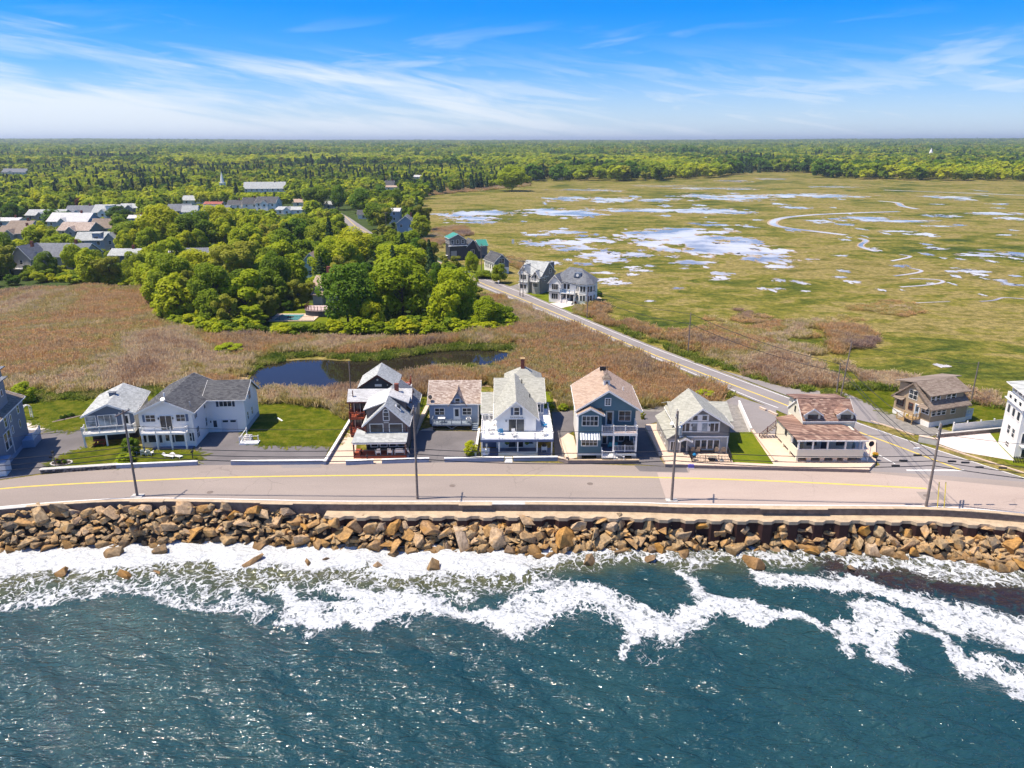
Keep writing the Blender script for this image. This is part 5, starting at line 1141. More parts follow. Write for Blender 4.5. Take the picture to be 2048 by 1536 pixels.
for u, z, a, b, nx, ny in ((4.3, 1.9, 1.0, 2.3, 1, 2), (5.6, 1.9, 1.0, 2.3, 1, 2), (5.4, 4.8, .8, 1.6, 1, 2), (7.4, 4.9, .5, .9, 1, 1), (7.25, 3.2, .45, 1.0, 1, 1), (10.6, 5.0, .7, 1.4, 1, 2), (2.0, 4.7, .8, 1.6, 1, 2)): win(h, 'r', u, z, a, b, 0.0, nx, ny, gm='glass')
for u in (5.6, 7.6): win(h, 'r', u, 8.6, .6, .8, -.5, 1, 1)
win(h, 'f', -2.2, 8.5, .9, .9, 4.4, 1, 1)
part(h, 'oval_window', M['white'], lambda q: q.prism([(10.25 + .36 * math.cos(i * .524), 3.5 + .72 * math.sin(i * .524)) for i in range(12)], -.01, .05, 'x')); part(h, 'oval_pane', M['glass'], lambda q: q.prism([(10.25 + .25 * math.cos(i * .524), 3.5 + .58 * math.sin(i * .524)) for i in range(12)], .051, .06, 'x'))
part(h, 'downspout', M['white'], lambda q: q.box(.005, .09, 6.35, 6.45, .6, 6.4))
pbox(h, 'porch', M['paleblue_siding'], .051, 1.6, 9.4, 12.6, 0, 1.1); rail(h, [(1.6, 9.4), (1.6, 12.6)], 1.1, .9); pbox(h, 'porch', M['white'], .051, 1.0, -.6, 1.4, 0, 1.9); pbox(h, 'porch_roof', M['paleblue_siding'], -.6, 1.2, -.9, 1.7, 1.901, 2.05)

# slate bungalow on stilts with a white balcony
h = house('shore_house', 'small slate blue house with a grey roof and white railed balcony over an open porch', -61.2, 100.2, 14)
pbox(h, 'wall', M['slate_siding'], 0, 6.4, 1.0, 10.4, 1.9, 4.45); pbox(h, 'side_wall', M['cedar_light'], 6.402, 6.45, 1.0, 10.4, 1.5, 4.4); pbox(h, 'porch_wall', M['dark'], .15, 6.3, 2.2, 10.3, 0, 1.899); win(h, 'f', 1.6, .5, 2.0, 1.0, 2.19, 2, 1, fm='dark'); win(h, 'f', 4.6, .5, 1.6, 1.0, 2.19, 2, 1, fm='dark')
gable(h, 'y', 0, 6.4, 1.0, 10.4, 4.452, 4.453, 5.9, 'slate_siding', 'roof_grey', ov=.45)
win(h, 'f', .66, 2.75, 1.25, 1.5, .998, 1, 2, gm='glass_pale'); win(h, 'f', 2.85, 2.7, 2.3, 1.55, .998, 3, 1, gm='glass_pale'); door(h, 'f', 5.3, 2.1, .85, 2.0, .998, 'white', .6)
pbox(h, 'deck', M['white'], -.35, 6.6, -.45, .95, 1.72, 2.06); rail(h, [(-.3, .9), (-.3, -.4), (6.5, -.4), (6.5, .9)], 2.06, .95, step=2.3)
posts(h, [(-.2, -.3), (2.7, -.3), (5.6, -.3)], 0, 1.72, .1); win(h, 'r', 4, 2.6, .7, 1.1, 6.45); win(h, 'r', 7, 2.6, .7, 1.1, 6.45)
part(h, 'roof_vent', M['slate_siding'], lambda q: q.box(2.5, 3.4, 5.0, 5.6, 5.75, 6.35)); part(h, 'vent_cap', M['roof_slate'], lambda q: q.box(2.4, 3.5, 4.9, 5.7, 6.351, 6.42))
t = thing('picnic_table', 'red brown picnic table under the slate house balcony', 'table', (-59.8, 100.9, .02), 14); part(t, 'tabletop', M['deck_red'], lambda q: q.box(-.8, .8, -.4, .4, .7, .75))
for s in (-1, 1): part(t, 'bench', M['deck_red'], lambda q: q.box(-.8, .8, s * .65 - .13, s * .65 + .13, .42, .47)); part(t, 'leg', M['deck_red'], lambda q: q.box(s * .6 - .05, s * .6 + .05, -.65, .65, 0, .42)); 

# white L shaped house with garage
h = house('shore_house', 'large white L shaped house with charcoal roof, navy shutters and garage', -53, 98.9, 3.5)
gable(h, 'y', 0, 7.5, 1.0, 13.6, 0, 5.35, 7.1, 'white_siding', 'roof_dark', mid=3.7, ov=.4)
gable(h, 'x', 6.5, 13.6, 7.502, 13.2, 0, 5.33, 7.08, 'white_siding', 'roof_dark', mid=9.9, ov=.4, e2=4.6)
for u, w_, sd in ((1.62, 1.3, (-1,)), (5.82, 1.2, (1,))): win(h, 'f', u, 3.95, w_, 1.0, .998, 2, 2, shut='shutter', sides=sd)
win(h, 'f', 3.72, 2.65, 1.6, 2.15, .998, 2, 1, fr=.06); lamp(h, 2.75, .998, 4.3); lamp(h, 4.75, .998, 4.3)
pbox(h, 'deck', M['white'], .3, 6.7, -.05, .95, 2.3, 2.55); rail(h, [(.35, .9), (.35, 0), (6.65, 0), (6.65, .9)], 2.55, .8, bal=90, step=2.1)
posts(h, [(.5, .05), (2.5, .05), (4.5, .05), (6.5, .05)], 0, 2.3, .1); pbox(h, 'porch_floor', M['deck_blue'], 1.6, 7.2, .1, .99, .02, .12)
for u, w_ in ((.45, .4), (1.5, 1.2), (5.3, 1.3)): win(h, 'f', u, .8, w_, 1.15, .998, 1, 1, fr=.06)
door(h, 'f', 3.6, .12, .75, 1.95, .998, 'white', .5); part(h, 'shutter', M['shutter_dark'], lambda q: q.box(2.45, 2.8, .94, .998, .75, 2.0)); part(h, 'shutter', M['shutter_dark'], lambda q: q.box(4.25, 4.5, .94, .998, .75, 2.0))
win(h, 'f', 6.85, .9, .3, 1.2, .998, 1, 2, shut='shutter_dark', sides=(1,)); part(h, 'downspout', M['white'], lambda q: q.box(7.36, 7.46, .9, .998, 0, 5.0)); part(h, 'vent_pipe', M['grey_metal'], lambda q: q.tube((6.9, 2.2, 5.4), (6.9, 2.2, 6.5), .09)); part(h, 'vent_pipe', M['white'], lambda q: q.tube((3.4, 2.4, 6.9), (3.4, 2.4, 7.8), .1)); part(h, 'satellite_dish', M['white'], lambda q: (q.tube((3.9, .7, 7.2), (3.9, .5, 7.5), .3, .33, 10), q.tube((3.9, .8, 7.0), (3.9, .7, 7.3), .03)))
for u, z, a, b in ((2.1, 4.0, .95, 1.2), (6.0, 4.05, .6, 1.2), (2.2, 1.0, 1.0, 1.6), (5.9, 1.3, .6, 1.3)):
    win(h, 'r', u, z, a, b, 7.502, 2 if a > .8 else 1, 2)
win(h, 'f', 10.45, 4.12, 1.8, 1.05, 6.498, 3, 1, shut='shutter_dark'); door(h, 'f', 8.6, .1, .8, 1.95, 6.498, 'white', .55); lamp(h, 8.0, 6.498, 1.6)
g_ = part(h, 'garage_door', M['garage'], lambda q: q.box(9.5, 11.9, 6.43, 6.497, .05, 2.05))
for k in range(3): part(h, 'door_panel', M['garage'], lambda q: q.box(9.52, 11.88, 6.405, 6.429, .08 + k * .48, .52 + k * .48), g_)
for k in range(2): part(h, 'pane', M['glass'], lambda q: q.box(9.75 + k * 1.15, 10.55 + k * 1.15, 6.40, 6.428, 1.62, 1.92), g_)
win(h, 'r', 9.4, 4.3, 1.1, 1.3, 13.202, 2, 2); win(h, 'r', 7.6, 1.6, .6, 1.2, 13.202); win(h, 'r', 9.9, 1.6, .6, 1.2, 13.202); part(h, 'foundation', M['foundation'], lambda q: q.box(7.6, 13.26, 6.46, 13.3, 0, .0)) if 0 else None
part(h, 'foundation', M['concrete'], lambda q: q.box(13.205, 13.24, 6.6, 13.5, 0, .85))
gx, gy, _ = G(496, 889); t = thing('entry_landing', 'white concrete landing and steps with white handrails on the drive', 'steps', (gx, gy, 0), 3)
part(t, 'slab', M['white'], lambda q: q.box(-1.2, 1.5, -.2, 1.0, .02, .25)); rail(t, [(-1.1, -.1), (-.5, 1.6, 1.0)], .25, .85, bal=90, step=1.8); rail(t, [(-.9, .5), (1.4, .5)], .25, .85, bal=90, step=1.1)
for k in range(3): pbox(t, 'step', M['concrete'], -.9, .2, 1.0 + k * .3, 1.299 + k * .3, .02, .45 + .2 * k)
for i, (px, py) in enumerate(((288, 909), (301, 909))): g = G(px, py + 2); chair(g[0], g[1], .02, 190 - 20 * i, 'white', f'white wooden garden chair on the lawn, {("left", "right")[i]} of the pair by the white porch', 'white garden chairs')
g = G(268, 908); chair(g[0], g[1], .02, 120, 'white', 'lone white garden chair turned away beside the bush', 'white garden chairs')
for i, px in enumerate((338, 354)):
    g = G(px, 915); t = thing('sun_lounger', f'white sun lounger lying low on the front lawn, {("left", "right")[i]} one', 'lounger', (*g[:2], .02), 75 - 10 * i, 'white loungers on the lawn'); part(t, 'bed', M['white'], lambda q: q.box(-.28, .28, -.9, .5, .25, .31)); part(t, 'backrest', M['white'], lambda q: q.slab([(-.28, .5, .3), (.28, .5, .3), (.28, 1.0, .55), (-.28, 1.0, .55)], .05))
    for a in (-.24, .24):
        for b in (-.8, .45): part(t, 'leg', M['white'], lambda q: q.box(a - .03, a + .03, b - .03, b + .03, 0, .25))

# cedar house with red decks
h = house('shore_house', 'brown cedar shingled house with arched window, red decks and a long front porch', -21.5, 98.4, 2)
gable(h, 'y', .85, 6.75, 0, 7.0, 0, 4.2, 7.0, 'cedar', 'roof_grey', mid=3.85, ov=.35, ovb=.35)
gable(h, 'x', 6.2, 9.8, -2.3, 6.6, 0, 5.55, 6.75, 'cedar_grey', 'roof_white', mid=7.6, ov=.3, trim='trim_red', wall=False); pbox(h, 'wall', M['cedar_grey'], -.05, 6.6, 7.001, 9.8, 0, 5.5); pbox(h, 'wall', M['cedar'], -2.3, -.052, 7.6, 9.6, 0, 5.5)
gable(h, 'y', 1.6, 7.4, 9.802, 13.0, 0, 4.2, 6.4, 'cedar_grey', 'roof_slate', ov=.3)
# shed dormers
part(h, 'dormer_wall', M['cedar'], lambda q: q.prism([(.95, 4.25), (3.8, 6.95), (.95, 5.75)], 1.3, 6.2, 'y')); flat_roof(h, [(.55, .95, 5.95), (3.86, .95, 7.18), (3.86, 7.3, 7.18), (.55, 7.3, 5.95)], .12, 'roof_white', 'dormer_roof')
part(h, 'dormer_wall', M['cedar'], lambda q: q.prism([(6.3, 4.7), (6.3, 5.9), (3.9, 6.95)], 3.9, 6.6, 'y')); flat_roof(h, [(3.87, 3.6, 7.17), (6.7, 3.6, 6.0), (6.7, 6.9, 6.0), (3.87, 6.9, 7.17)], .12, 'roof_white', 'dormer_roof'); part(h, 'lean_to_roof', M['roof_slate'], lambda q: q.slab([(6.35, 4.0, 5.6), (7.6, 4.0, 4.35), (7.6, 9.6, 4.35), (6.35, 9.6, 5.6)], .1)); pbox(h, 'lean_to_wall', M['cedar_grey'], 6.76, 7.4, 4.3, 9.5, 0, 4.3); pbox(h, 'skylight', M['glass'], 5.0, 5.6, 1.9, 2.7, 5.55, 6.1)
part(h, 'skylight_frame', M['white'], lambda q: q.slab([(5.0, 1.6, 6.25), (5.75, 1.6, 5.5), (5.75, 2.5, 5.5), (5.0, 2.5, 6.25)], .06))
pbox(h, 'chimney', M['brick'], 4.35, 4.95, 6.6, 7.2, 5.8, 7.9)
win(h, 'f', 2.45, 2.95, 1.75, 1.2, -.002, 1, 1); win(h, 'f', 5.15, 2.95, 1.75, 1.2, -.002, 1, 1)
aw = win(h, 'f', 3.87, 4.75, .72, 1.15, -.002, 1, 2)
part(h, 'window_arch', M['white'], lambda q: q.prism([(.45 * math.cos(i * .349), .45 * math.sin(i * .349)) for i in range(10)], -.06, .0, 'y'), aw, loc=(0, 0, 1.24)); part(h, 'arch_pane', M['glass'], lambda q: q.prism([(.31 * math.cos(i * .349), .31 * math.sin(i * .349)) for i in range(10)], -.075, -.061, 'y'), aw, loc=(0, 0, 1.26))
pbox(h, 'name_board', M['concrete'], 3.5, 4.2, -.06, -.002, 4.32, 4.52)
for s in (1.0, 6.6): pbox(h, 'corner_board', M['trim_red'], s - .08, s + .08, -.05, -.003, 2.5, 4.1)
# porch
flat_roof(h, [(-.75, -2.55, 2.45), (6.85, -2.55, 2.45), (6.85, -.002, 2.95), (1.0, -.002, 2.95), (-.55, 1.6, 2.95)], .13, 'roof_grey', 'porch_roof'); pbox(h, 'flashing', M['slate_siding'], 1.2, 6.5, -.05, -.003, 2.5, 2.85) if 0 else None
pbox(h, 'porch_beam', M['white'], -.6, 6.7, -2.5, -2.36, 2.14, 2.30); pbox(h, 'porch_floor', M['deck_red'], -.6, 6.7, -2.4, -.003, .02, .3); posts(h, [(-.5, -2.3), (6.6, -2.3)], .3, 2.14, .09, 'trim_red')
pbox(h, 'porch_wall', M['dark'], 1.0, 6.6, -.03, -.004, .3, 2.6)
for u in (2.0, 3.3, 4.6, 5.8): win(h, 'f', u, .8, .9, 1.3, -.032, 1, 2)
pbox(h, 'bench', M['deck_red'], -.45, .3, -2.1, -.6, .3, .75)
# decks on the left
for z in (.45, 2.85): pbox(h, 'deck', M['deck_red'], -2.35, -.06, 5.4, 7.58, z, z + .22); rail(h, [(-.1, 5.45), (-2.3, 5.45), (-2.3, 7.5)], z + .22, .9, 'deck_red', 'deck_red', step=1.2, bal=.25)
posts(h, [(-2.2, 5.6), (-2.2, 7.4)], 0, 5.4, .09, 'trim_red'); pbox(h, 'deck_skirt', M['trim_red'], -2.3, -.1, 5.5, 5.56, 0, .44)
win(h, 'f', -1.0, 3.1, 1.7, 1.9, 7.598, 2, 1); win(h, 'f', -1.0, .75, 1.7, 1.8, 7.598, 2, 1)
part(h, 'vent_pipe', M['trim_red'], lambda q: q.tube((-1.8, 6.6, 5.6), (-1.8, 6.6, 7.0), .08))
for i, (u, rz, lab) in enumerate(((2.7, 200, 'white porch chair nearest the dark red porch post'), (4.4, 175, 'white porch chair in the middle of the cedar house porch'))):
    p = h.matrix_basis @ Vector((u, -1.7, .31)); chair(p.x, p.y, p.z, rz + 2, 'white', lab, 'white porch chairs')
p = h.matrix_basis @ Vector((5.75, -1.7, .31)); chair(p.x, p.y, p.z, 182, 'white', 'white double seated porch chair near the flag', None, 'double_chair', 1.35)
p = h.matrix_basis @ Vector((6.75, -2.55, 0)); t = thing('flag', 'small striped flag hanging at the right end of the porch', 'flag', tuple(p)); part(t, 'pole', M['white'], lambda q: q.tube((0, 0, 1.3), (.1, -.7, 2.3), .02))
for k in range(6): part(t, 'stripe', M['trim_red' if k % 2 else 'white'], lambda q: q.slab([(.05 + k * .06, -.55, 2.0 - k * .05), (.11 + k * .06, -.55, 1.95 - k * .05), (.31 + k * .06, -.5, 1.15 - k * .05), (.25 + k * .06, -.5, 1.2 - k * .05)], .012))
part(t, 'canton', M['shutter_dark'], lambda q: q.slab([(.04, -.575, 2.02), (.24, -.575, 1.86), (.30, -.565, 1.62), (.10, -.565, 1.78)], .01))
# rear charcoal cottage
h = house('rear_cottage', 'charcoal boarded cottage with grey roof behind the cedar house', -24.7, 115.1, 3)
gable(h, 'y', 0, 6.0, 0, 6.4, 0, 4.15, 6.15, 'charcoal_siding', 'roof_grey', ov=.3, trim='trim_red'); pbox(h, 'name_board', M['white'], 2.55, 3.65, -.06, -.002, 4.25, 4.62); win(h, 'f', 1.6, 2.9, 1.6, .85, -.002, 2, 1)
part(h, 'star', M['white'], lambda q: q.prism([((.22 if i % 2 == 0 else .09) * math.sin(i * .628), (.22 if i % 2 == 0 else .09) * math.cos(i * .628)) for i in range(10)], -.05, -.003, 'y'), loc=(3.0, 0, 5.35)); pbox(h, 'lamp', M['white'], 4.5, 4.65, -.12, -.002, 4.4, 4.55)
pbox(h, 'deck', M['deck_red'], 6.002, 8.0, -.2, 5.5, 3.0, 3.2); rail(h, [(6.1, -.1), (7.9, -.1), (7.9, 5.4)], 3.2, .9, 'deck_red', 'deck_red', step=1.4, bal=.25); posts(h, [(6.2, 0), (7.8, 0), (7.8, 5.2)], 0, 3.0, .09, 'trim_red'); chair(-16.9, 117.5, 3.2, 170, 'white', 'pale chair on the red rear deck', None)

# grey blue cottage with pink brown roof
h = house('shore_house', 'low grey blue cottage with a pinkish shingle roof and raised front deck', -12.7, 108.5, 1)
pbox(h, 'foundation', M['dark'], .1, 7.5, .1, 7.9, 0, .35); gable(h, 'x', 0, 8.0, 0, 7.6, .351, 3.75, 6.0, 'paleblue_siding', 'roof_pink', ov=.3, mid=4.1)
part(h, 'gable_wall', M['paleblue_siding'], lambda q: q.prism([(3.15, 3.5), (5.55, 3.5), (4.35, 5.45)], -.06, 2.6, 'y')); flat_roof(h, [(2.85, -.4, 3.32), (4.35, -.4, 5.72), (4.35, 3.6, 5.72), (2.85, 1.0, 3.32)], .1, 'roof_pink', 'gable_roof'); flat_roof(h, [(4.352, -.4, 5.72), (5.85, -.4, 3.32), (5.85, 1.0, 3.32), (4.352, 3.6, 5.72)], .1, 'roof_pink', 'gable_roof')
part(h, 'finial', M['trim_red'], lambda q: q.tube((4.35, -.35, 5.6), (4.35, -.35, 6.3), .05, .02)); win(h, 'f', 4.35, 3.5, .7, 1.0, -.062, 1, 2)
win(h, 'f', 1.55, 1.85, 1.4, 1.05, -.002, 2, 2); win(h, 'f', 5.75, 1.85, 1.3, 1.05, -.002, 2, 2); door(h, 'f', 4.2, .95, .85, 1.95, -.002, 'white', .6)
pbox(h, 'corner_board', M['white'], 7.42, 7.605, -.04, -.003, .36, 3.6)
pbox(h, 'deck', M['deck_grey'], .5, 6.5, -2.0, -.003, .78, .98); rail(h, [(.55, -.05), (.55, -1.95), (6.45, -1.95)], .98, .8, 'deck_grey', 'deck_grey', step=1.5); posts(h, [(.7, -1.8), (3.5, -1.8), (6.3, -1.8)], 0, .78, .07, 'black')
part(h, 'deck_brace', M['deck_grey'], lambda q: (q.tube((3.5, -1.85, .25), (2.7, -1.85, .75), .05), q.tube((3.5, -1.85, .25), (4.3, -1.85, .75), .05))); pbox(h, 'deck_shade_sheet', M['dark'], .6, 6.4, -.3, -.25, .05, .77)  # dark sheet put in for the shade under the deck
for k in range(4): pbox(h, 'step', M['deck_grey'], 6.55, 7.5, -1.9 - k * .28 + .6, -1.63 - k * .28 + .6, .05, .85 - k * .22)
rail(h, [(7.5, -1.0), (7.5, -2.4, .2)], .85, .8, 'deck_grey', 'deck_grey', step=1.4); part(h, 'satellite_dish', M['dark'], lambda q: (q.tube((.2, .2, 4.6), (.15, 0, 4.8), .28, .3, 10), q.tube((.2, .3, 4.2), (.2, .2, 4.7), .03)))
p = h.matrix_basis @ Vector((6.0, -1.0, .98)); chair(p.x, p.y, p.z, 185, 'white', 'white chair at the right end of the grey deck', None); p = h.matrix_basis @ Vector((1.9, -1.0, .98)); t = thing('deck_table', 'dark table with a white rimmed top on the left of the grey deck', 'table', tuple(p)); part(t, 'tabletop', M['white'], lambda q: q.box(-.55, .55, -.35, .35, .7, .74))
for a in (-.45, .45): part(t, 'leg', M['black'], lambda q: q.box(a - .03, a + .03, -.03, .03, 0, .7))

# white house with the wrap-around white deck
h = house('shore_house', 'white gabled house with grey green roofs and a wide white deck over its porch', -4.3, 96.7, .8)
gable(h, 'y', 2.1, 7.75, 2.9, 15.6, 0, 4.7, 7.1, 'white_siding', 'roof_green', ov=.4); gable(h, 'x', 9.8, 20.0, 2.0, 9.25, 0, 4.65, 6.6, 'white_siding', 'roof_green', mid=15.2, ov=.3)
gable(h, 'x', 7.8, 17.0, .05, 2.09, 0, 3.65, 5.2, 'white_siding', 'roof_green', mid=12.4, ov=.3, ovb=.25)
pbox(h, 'rear_wall', M['white_siding'], 4.0, 9.0, 17.2, 22.5, 0, 5.1)
part(h, 'hip_roof', M['roof_green'], lambda q: q.add([(3.3, 16.8, 5.1), (9.5, 16.8, 5.1), (9.5, 22.9, 5.1), (3.3, 22.9, 5.1), (6.4, 19.7, 7.4)], [(0, 1, 4), (1, 2, 4), (2, 3, 4), (3, 0, 4), (3, 2, 1, 0)])); pbox(h, 'chimney', M['brick'], 6.0, 6.6, 19.2, 19.8, 6.8, 8.6); pbox(h, 'chimney_cap', M['new_wood'], 5.93, 6.67, 19.13, 19.87, 8.601, 8.72)
part(h, 'vent_pipe', M['black'], lambda q: q.tube((6.0, 13.6, 6.0), (6.0, 13.6, 7.0), .08)); part(h, 'vent_pipe', M['black'], lambda q: q.tube((7.1, 9.6, 5.1), (7.1, 9.6, 6.0), .08))
win(h, 'f', 5.0, 5.1, .72, 1.1, 2.898, 1, 2, shut='shutter'); win(h, 'f', 4.97, 2.66, 2.2, 1.8, 2.898, 2, 1, fr=.07); lamp(h, 3.5, 2.898, 4.1)
cu = bpy.data.curves.new('house_sign', 'FONT'); cu.body = 'MAGNOLIA'; cu.size = .30; cu.align_x = 'CENTER'; cu.extrude = .012; cu.space_character = 1.3; tmp_ = bpy.data.objects.new('tmp', cu); lm = bpy.data.meshes.new_from_object(tmp_); lm.materials.clear(); lm.materials.append(M['letter']); bpy.data.objects.remove(tmp_); s_ = ob('lettering', lm, h, (5.0, 2.87, 4.66), (R(90), 0, 0))
win(h, 'f', 1.35, 2.65, .6, 1.1, 7.798, 1, 2, shut='shutter', sides=(-1,)); win(h, 'f', 8.42, 3.05, .55, 1.2, 9.798, 1, 2, shut='shutter', sides=(1,))
pbox(h, 'deck', M['deck_white'], -.05, 10.05, 0, 2.89, 2.45, 2.6); pbox(h, 'deck', M['deck_white'], -.05, 2.09, 2.891, 7.79, 2.45, 2.6); pbox(h, 'deck', M['deck_white'], 7.76, 10.05, 2.891, 12.4, 2.45, 2.6)
pbox(h, 'deck_fascia', M['deck_blue'], -.08, 10.08, -.04, -.003, 2.18, 2.5); pbox(h, 'deck_fascia', M['deck_blue'], 10.053, 10.09, 0, 12.4, 2.18, 2.5)
rail(h, [(0, 7.6), (0, .05), (10, .05), (10, 12.3)], 2.6, .85, 'white', 'white', step=2.45); rail(h, [(0, 7.3), (2.0, 7.3)], 2.6, .85, 'white', 'white', step=1.0)
posts(h, [(.1, .15), (2.5, .15), (5.1, .15), (7.8, .15), (9.85, .15)], 0, 2.18, .09)
pbox(h, 'porch_panel', M['white'], 2.55, 7.75, .12, .2, .03, .62); pbox(h, 'porch_floor', M['deck_blue'], 0, 10, .21, 2.89, .02, .06); pbox(h, 'porch_wall', M['deck_blue'], 0, 2.09, 3.2, 7.7, .06, 2.44); pbox(h, 'porch_wall', M['charcoal_siding'], 7.76, 9.9, 5.2, 12, .06, 2.44)
win(h, 'f', 4.9, .2, 2.1, 1.8, 2.898, 2, 1, fr=.05); win(h, 'f', 7.0, .8, .6, 1.1, 2.898, 1, 1, fm='shutter')
for i, (u, v, rz) in enumerate(((2.7, 1.9, 190), (9.0, 4.6, 120))):
    p = h.matrix_basis @ Vector((u, v, 2.6)); chair(p.x, p.y, p.z, rz, 'blue_plastic', ('bright blue chair by the glass doors on the white deck', 'bright blue chair in the shaded right corner of the white deck')[i], None)
p = h.matrix_basis @ Vector((1.1, 3.6, 2.6)); t = thing('deck_table', 'round white table on the left of the white deck', 'table', tuple(p)); part(t, 'tabletop', M['white'], lambda q: q.prism([(.6 * math.cos(i * .524), .6 * math.sin(i * .524)) for i in range(12)], .7, .75, 'z')); part(t, 'leg', M['white'], lambda q: q.tube((0, 0, 0), (0, 0, .7), .05)); part(t, 'foot', M['white'], lambda q: q.tube((0, 0, 0), (0, 0, .04), .3, .28, 10))
for i, (u, v, rz) in enumerate(((1.3, 2.0, 100), (4.6, .9, 15), (8.7, 1.2, -40), (1.5, 5.4, 60))):
    p = h.matrix_basis @ Vector((u, v, 2.6)); chair(p.x, p.y, p.z, rz, 'white', ('white deck chair beside the round white table', 'white deck chair at the front rail in the middle', 'white deck chair in the front right corner', 'white deck chair by the rear left rail')[i], 'white chairs on the roof deck')
p = h.matrix_basis @ Vector((.75, .6, .06)); t = thing('lamp_pedestal', 'white pedestal lantern at the left end of the blue porch', 'lantern', tuple(p)); part(t, 'base', M['white'], lambda q: q.box(-.2, .2, -.2, .2, 0, .8)); part(t, 'stem', M['white'], lambda q: q.box(-.07, .07, -.07, .07, .8, 1.3)); part(t, 'lantern', M['white'], lambda q: q.box(-.12, .12, -.12, .12, 1.3, 1.6))
p = h.matrix_basis @ Vector((8.9, 1.6, .06)); t = thing('kettle_grill', 'dark lidded grill on a white frame under the right of the porch', 'grill', tuple(p)); part(t, 'lid', M['black'], lambda q: q.tube((0, 0, .85), (0, 0, 1.15), .38, .2, 10)); part(t, 'body', M['white'], lambda q: q.box(-.4, .4, -.3, .3, .3, .84))
for a in (-.35, .35): part(t, 'leg', M['white'], lambda q: q.box(a - .03, a + .03, -.25, .25, 0, .3))
for i, u in enumerate((3.6, 6.4)):
    p = h.matrix_basis @ Vector((u, .8, 1.45)); t = thing('hanging_basket', f'leafy hanging basket at the {("left", "right")[i]} of the white porch opening', 'plant', tuple(p), 0, 'hanging baskets in the porch'); part(t, 'pot', M['dark'], lambda q: q.tube((0, 0, 0), (0, 0, .25), .15, .22, 8)); ob('foliage', CRN['deep', 'mid', i], t, (0, 0, .05)).scale = (.8, .8, .6); part(t, 'cord', M['black'], lambda q: q.tube((0, 0, .25), (0, 0, .72), .01))

# teal house
h = house('shore_house', 'tall teal house with white trimmed gable, cupola, striped awning and two decks', 9.2, 95.7, -1.2)
pbox(h, 'wall', M['teal_siding'], 0, 8.0, 2.8, 11.4, .9, 7.25); pbox(h, 'side_wall', M['white_siding'], -.06, -.002, 2.8, 11.4, .9, 7.1)  # side_wall: white sheet over the teal, carrying the sun's glare
gable(h, 'y', 0, 8.0, .8, 11.4, 7.251, 7.252, 9.8, 'teal_siding', 'roof_tan', mid=3.9, ov=.55, ovb=.4)
pbox(h, 'wall', M['teal_siding'], 3.1, 8.0, .8, 2.79, 6.95, 7.249); gable(h, 'y', -.1, 3.05, 0, 2.79, .9, 6.65, 7.5, 'teal_siding', 'roof_tan', ov=.3, ovb=.25); pbox(h, 'side_wall', M['white_siding'], -.16, -.102, 0, 2.7, .9, 6.5)  # white sheet on the bay's left flank paints the same glare
win(h, 'f', 1.45, 5.05, 2.1, 1.35, -.002, 4, 2); win(h, 'f', 1.45, 2.1, 2.1, 1.05, -.002, 4, 2); win(h, 'f', 3.85, 7.75, .65, .9, .798, 2, 3, fr=.11)
door(h, 'f', 4.4, 4.0, .95, 2.1, 2.798, 'white', .85); win(h, 'f', 6.5, 4.75, 1.6, 1.4, 2.798, 2, 2); door(h, 'f', 3.8, 1.2, .8, 1.5, 2.798, 'white', .85); win(h, 'f', 6.55, 1.7, 1.5, .9, 2.798, 2, 1); pbox(h, 'trim_band', M['white'], 3.06, 8.02, 2.74, 2.797, 6.45, 6.6)
aw = part(h, 'awning', M['white'], lambda q: q.slab([(.1, -.95, 3.30), (2.8, -.95, 3.30), (2.8, -.01, 3.95), (.1, -.01, 3.95)], .05))
for k in range(7): part(h, 'stripe', M['shutter'], lambda q: q.slab([(.3 + k * .38, -.955, 3.305), (.45 + k * .38, -.955, 3.305), (.45 + k * .38, -.006, 3.965), (.3 + k * .38, -.006, 3.965)], .02), aw)
pbox(h, 'skirt_board', M['white'], -.14, 3.1, -.05, -.003, .66, .93); pbox(h, 'skirt_board', M['white'], 3.101, 7.95, .02, .08, .62, .9)
pbox(h, 'deck', M['deck_pink'], 3.06, 7.95, -.02, 2.79, 3.9, 4.02); pbox(h, 'deck_fascia', M['white'], 3.04, 7.98, -.08, -.023, 3.6, 3.98); rail(h, [(3.12, .05), (7.9, .05), (7.9, 2.7)], 4.02, .95, step=1.6, bal=.2)
posts(h, [(4.75, .05), (7.85, .05)], 1.2, 3.6, .11); pbox(h, 'porch_floor', M['deck_blue'], 3.06, 7.95, .09, 2.79, 1.05, 1.2); rail(h, [(4.8, .12), (7.9, .12), (7.9, 2.7)], 1.2, .85, step=1.5, bal=.2)
for u in (.15, 2.85, 7.7): pbox(h, 'pier', M['foundation'], u - .3, u + .3, .15, .7, 0, .86)
pbox(h, 'crawlspace_shade', M['dark'], .0, 7.9, .9, 11.3, 0, .89)  # near-black block standing for the shade between the piers
pbox(h, 'stair_landing', M['white'], 3.1, 4.7, -1.35, 0.0, .75, .9); rail(h, [(3.15, 0), (3.15, -1.3), (4.7, -1.3), (6.1, -1.3, .1)], .9, .85, step=1.5, bal=.2)
for k in range(4): pbox(h, 'step', M['white'], 4.7 + k * .33, 5.03 + k * .33, -1.3, -.3, .1, .75 - k * .17)
part(h, 'stair_slats', M['black'], lambda q: [q.box(3.2 + i * .18, 3.3 + i * .18, -1.28, -1.25, .02, .7) for i in range(8)])
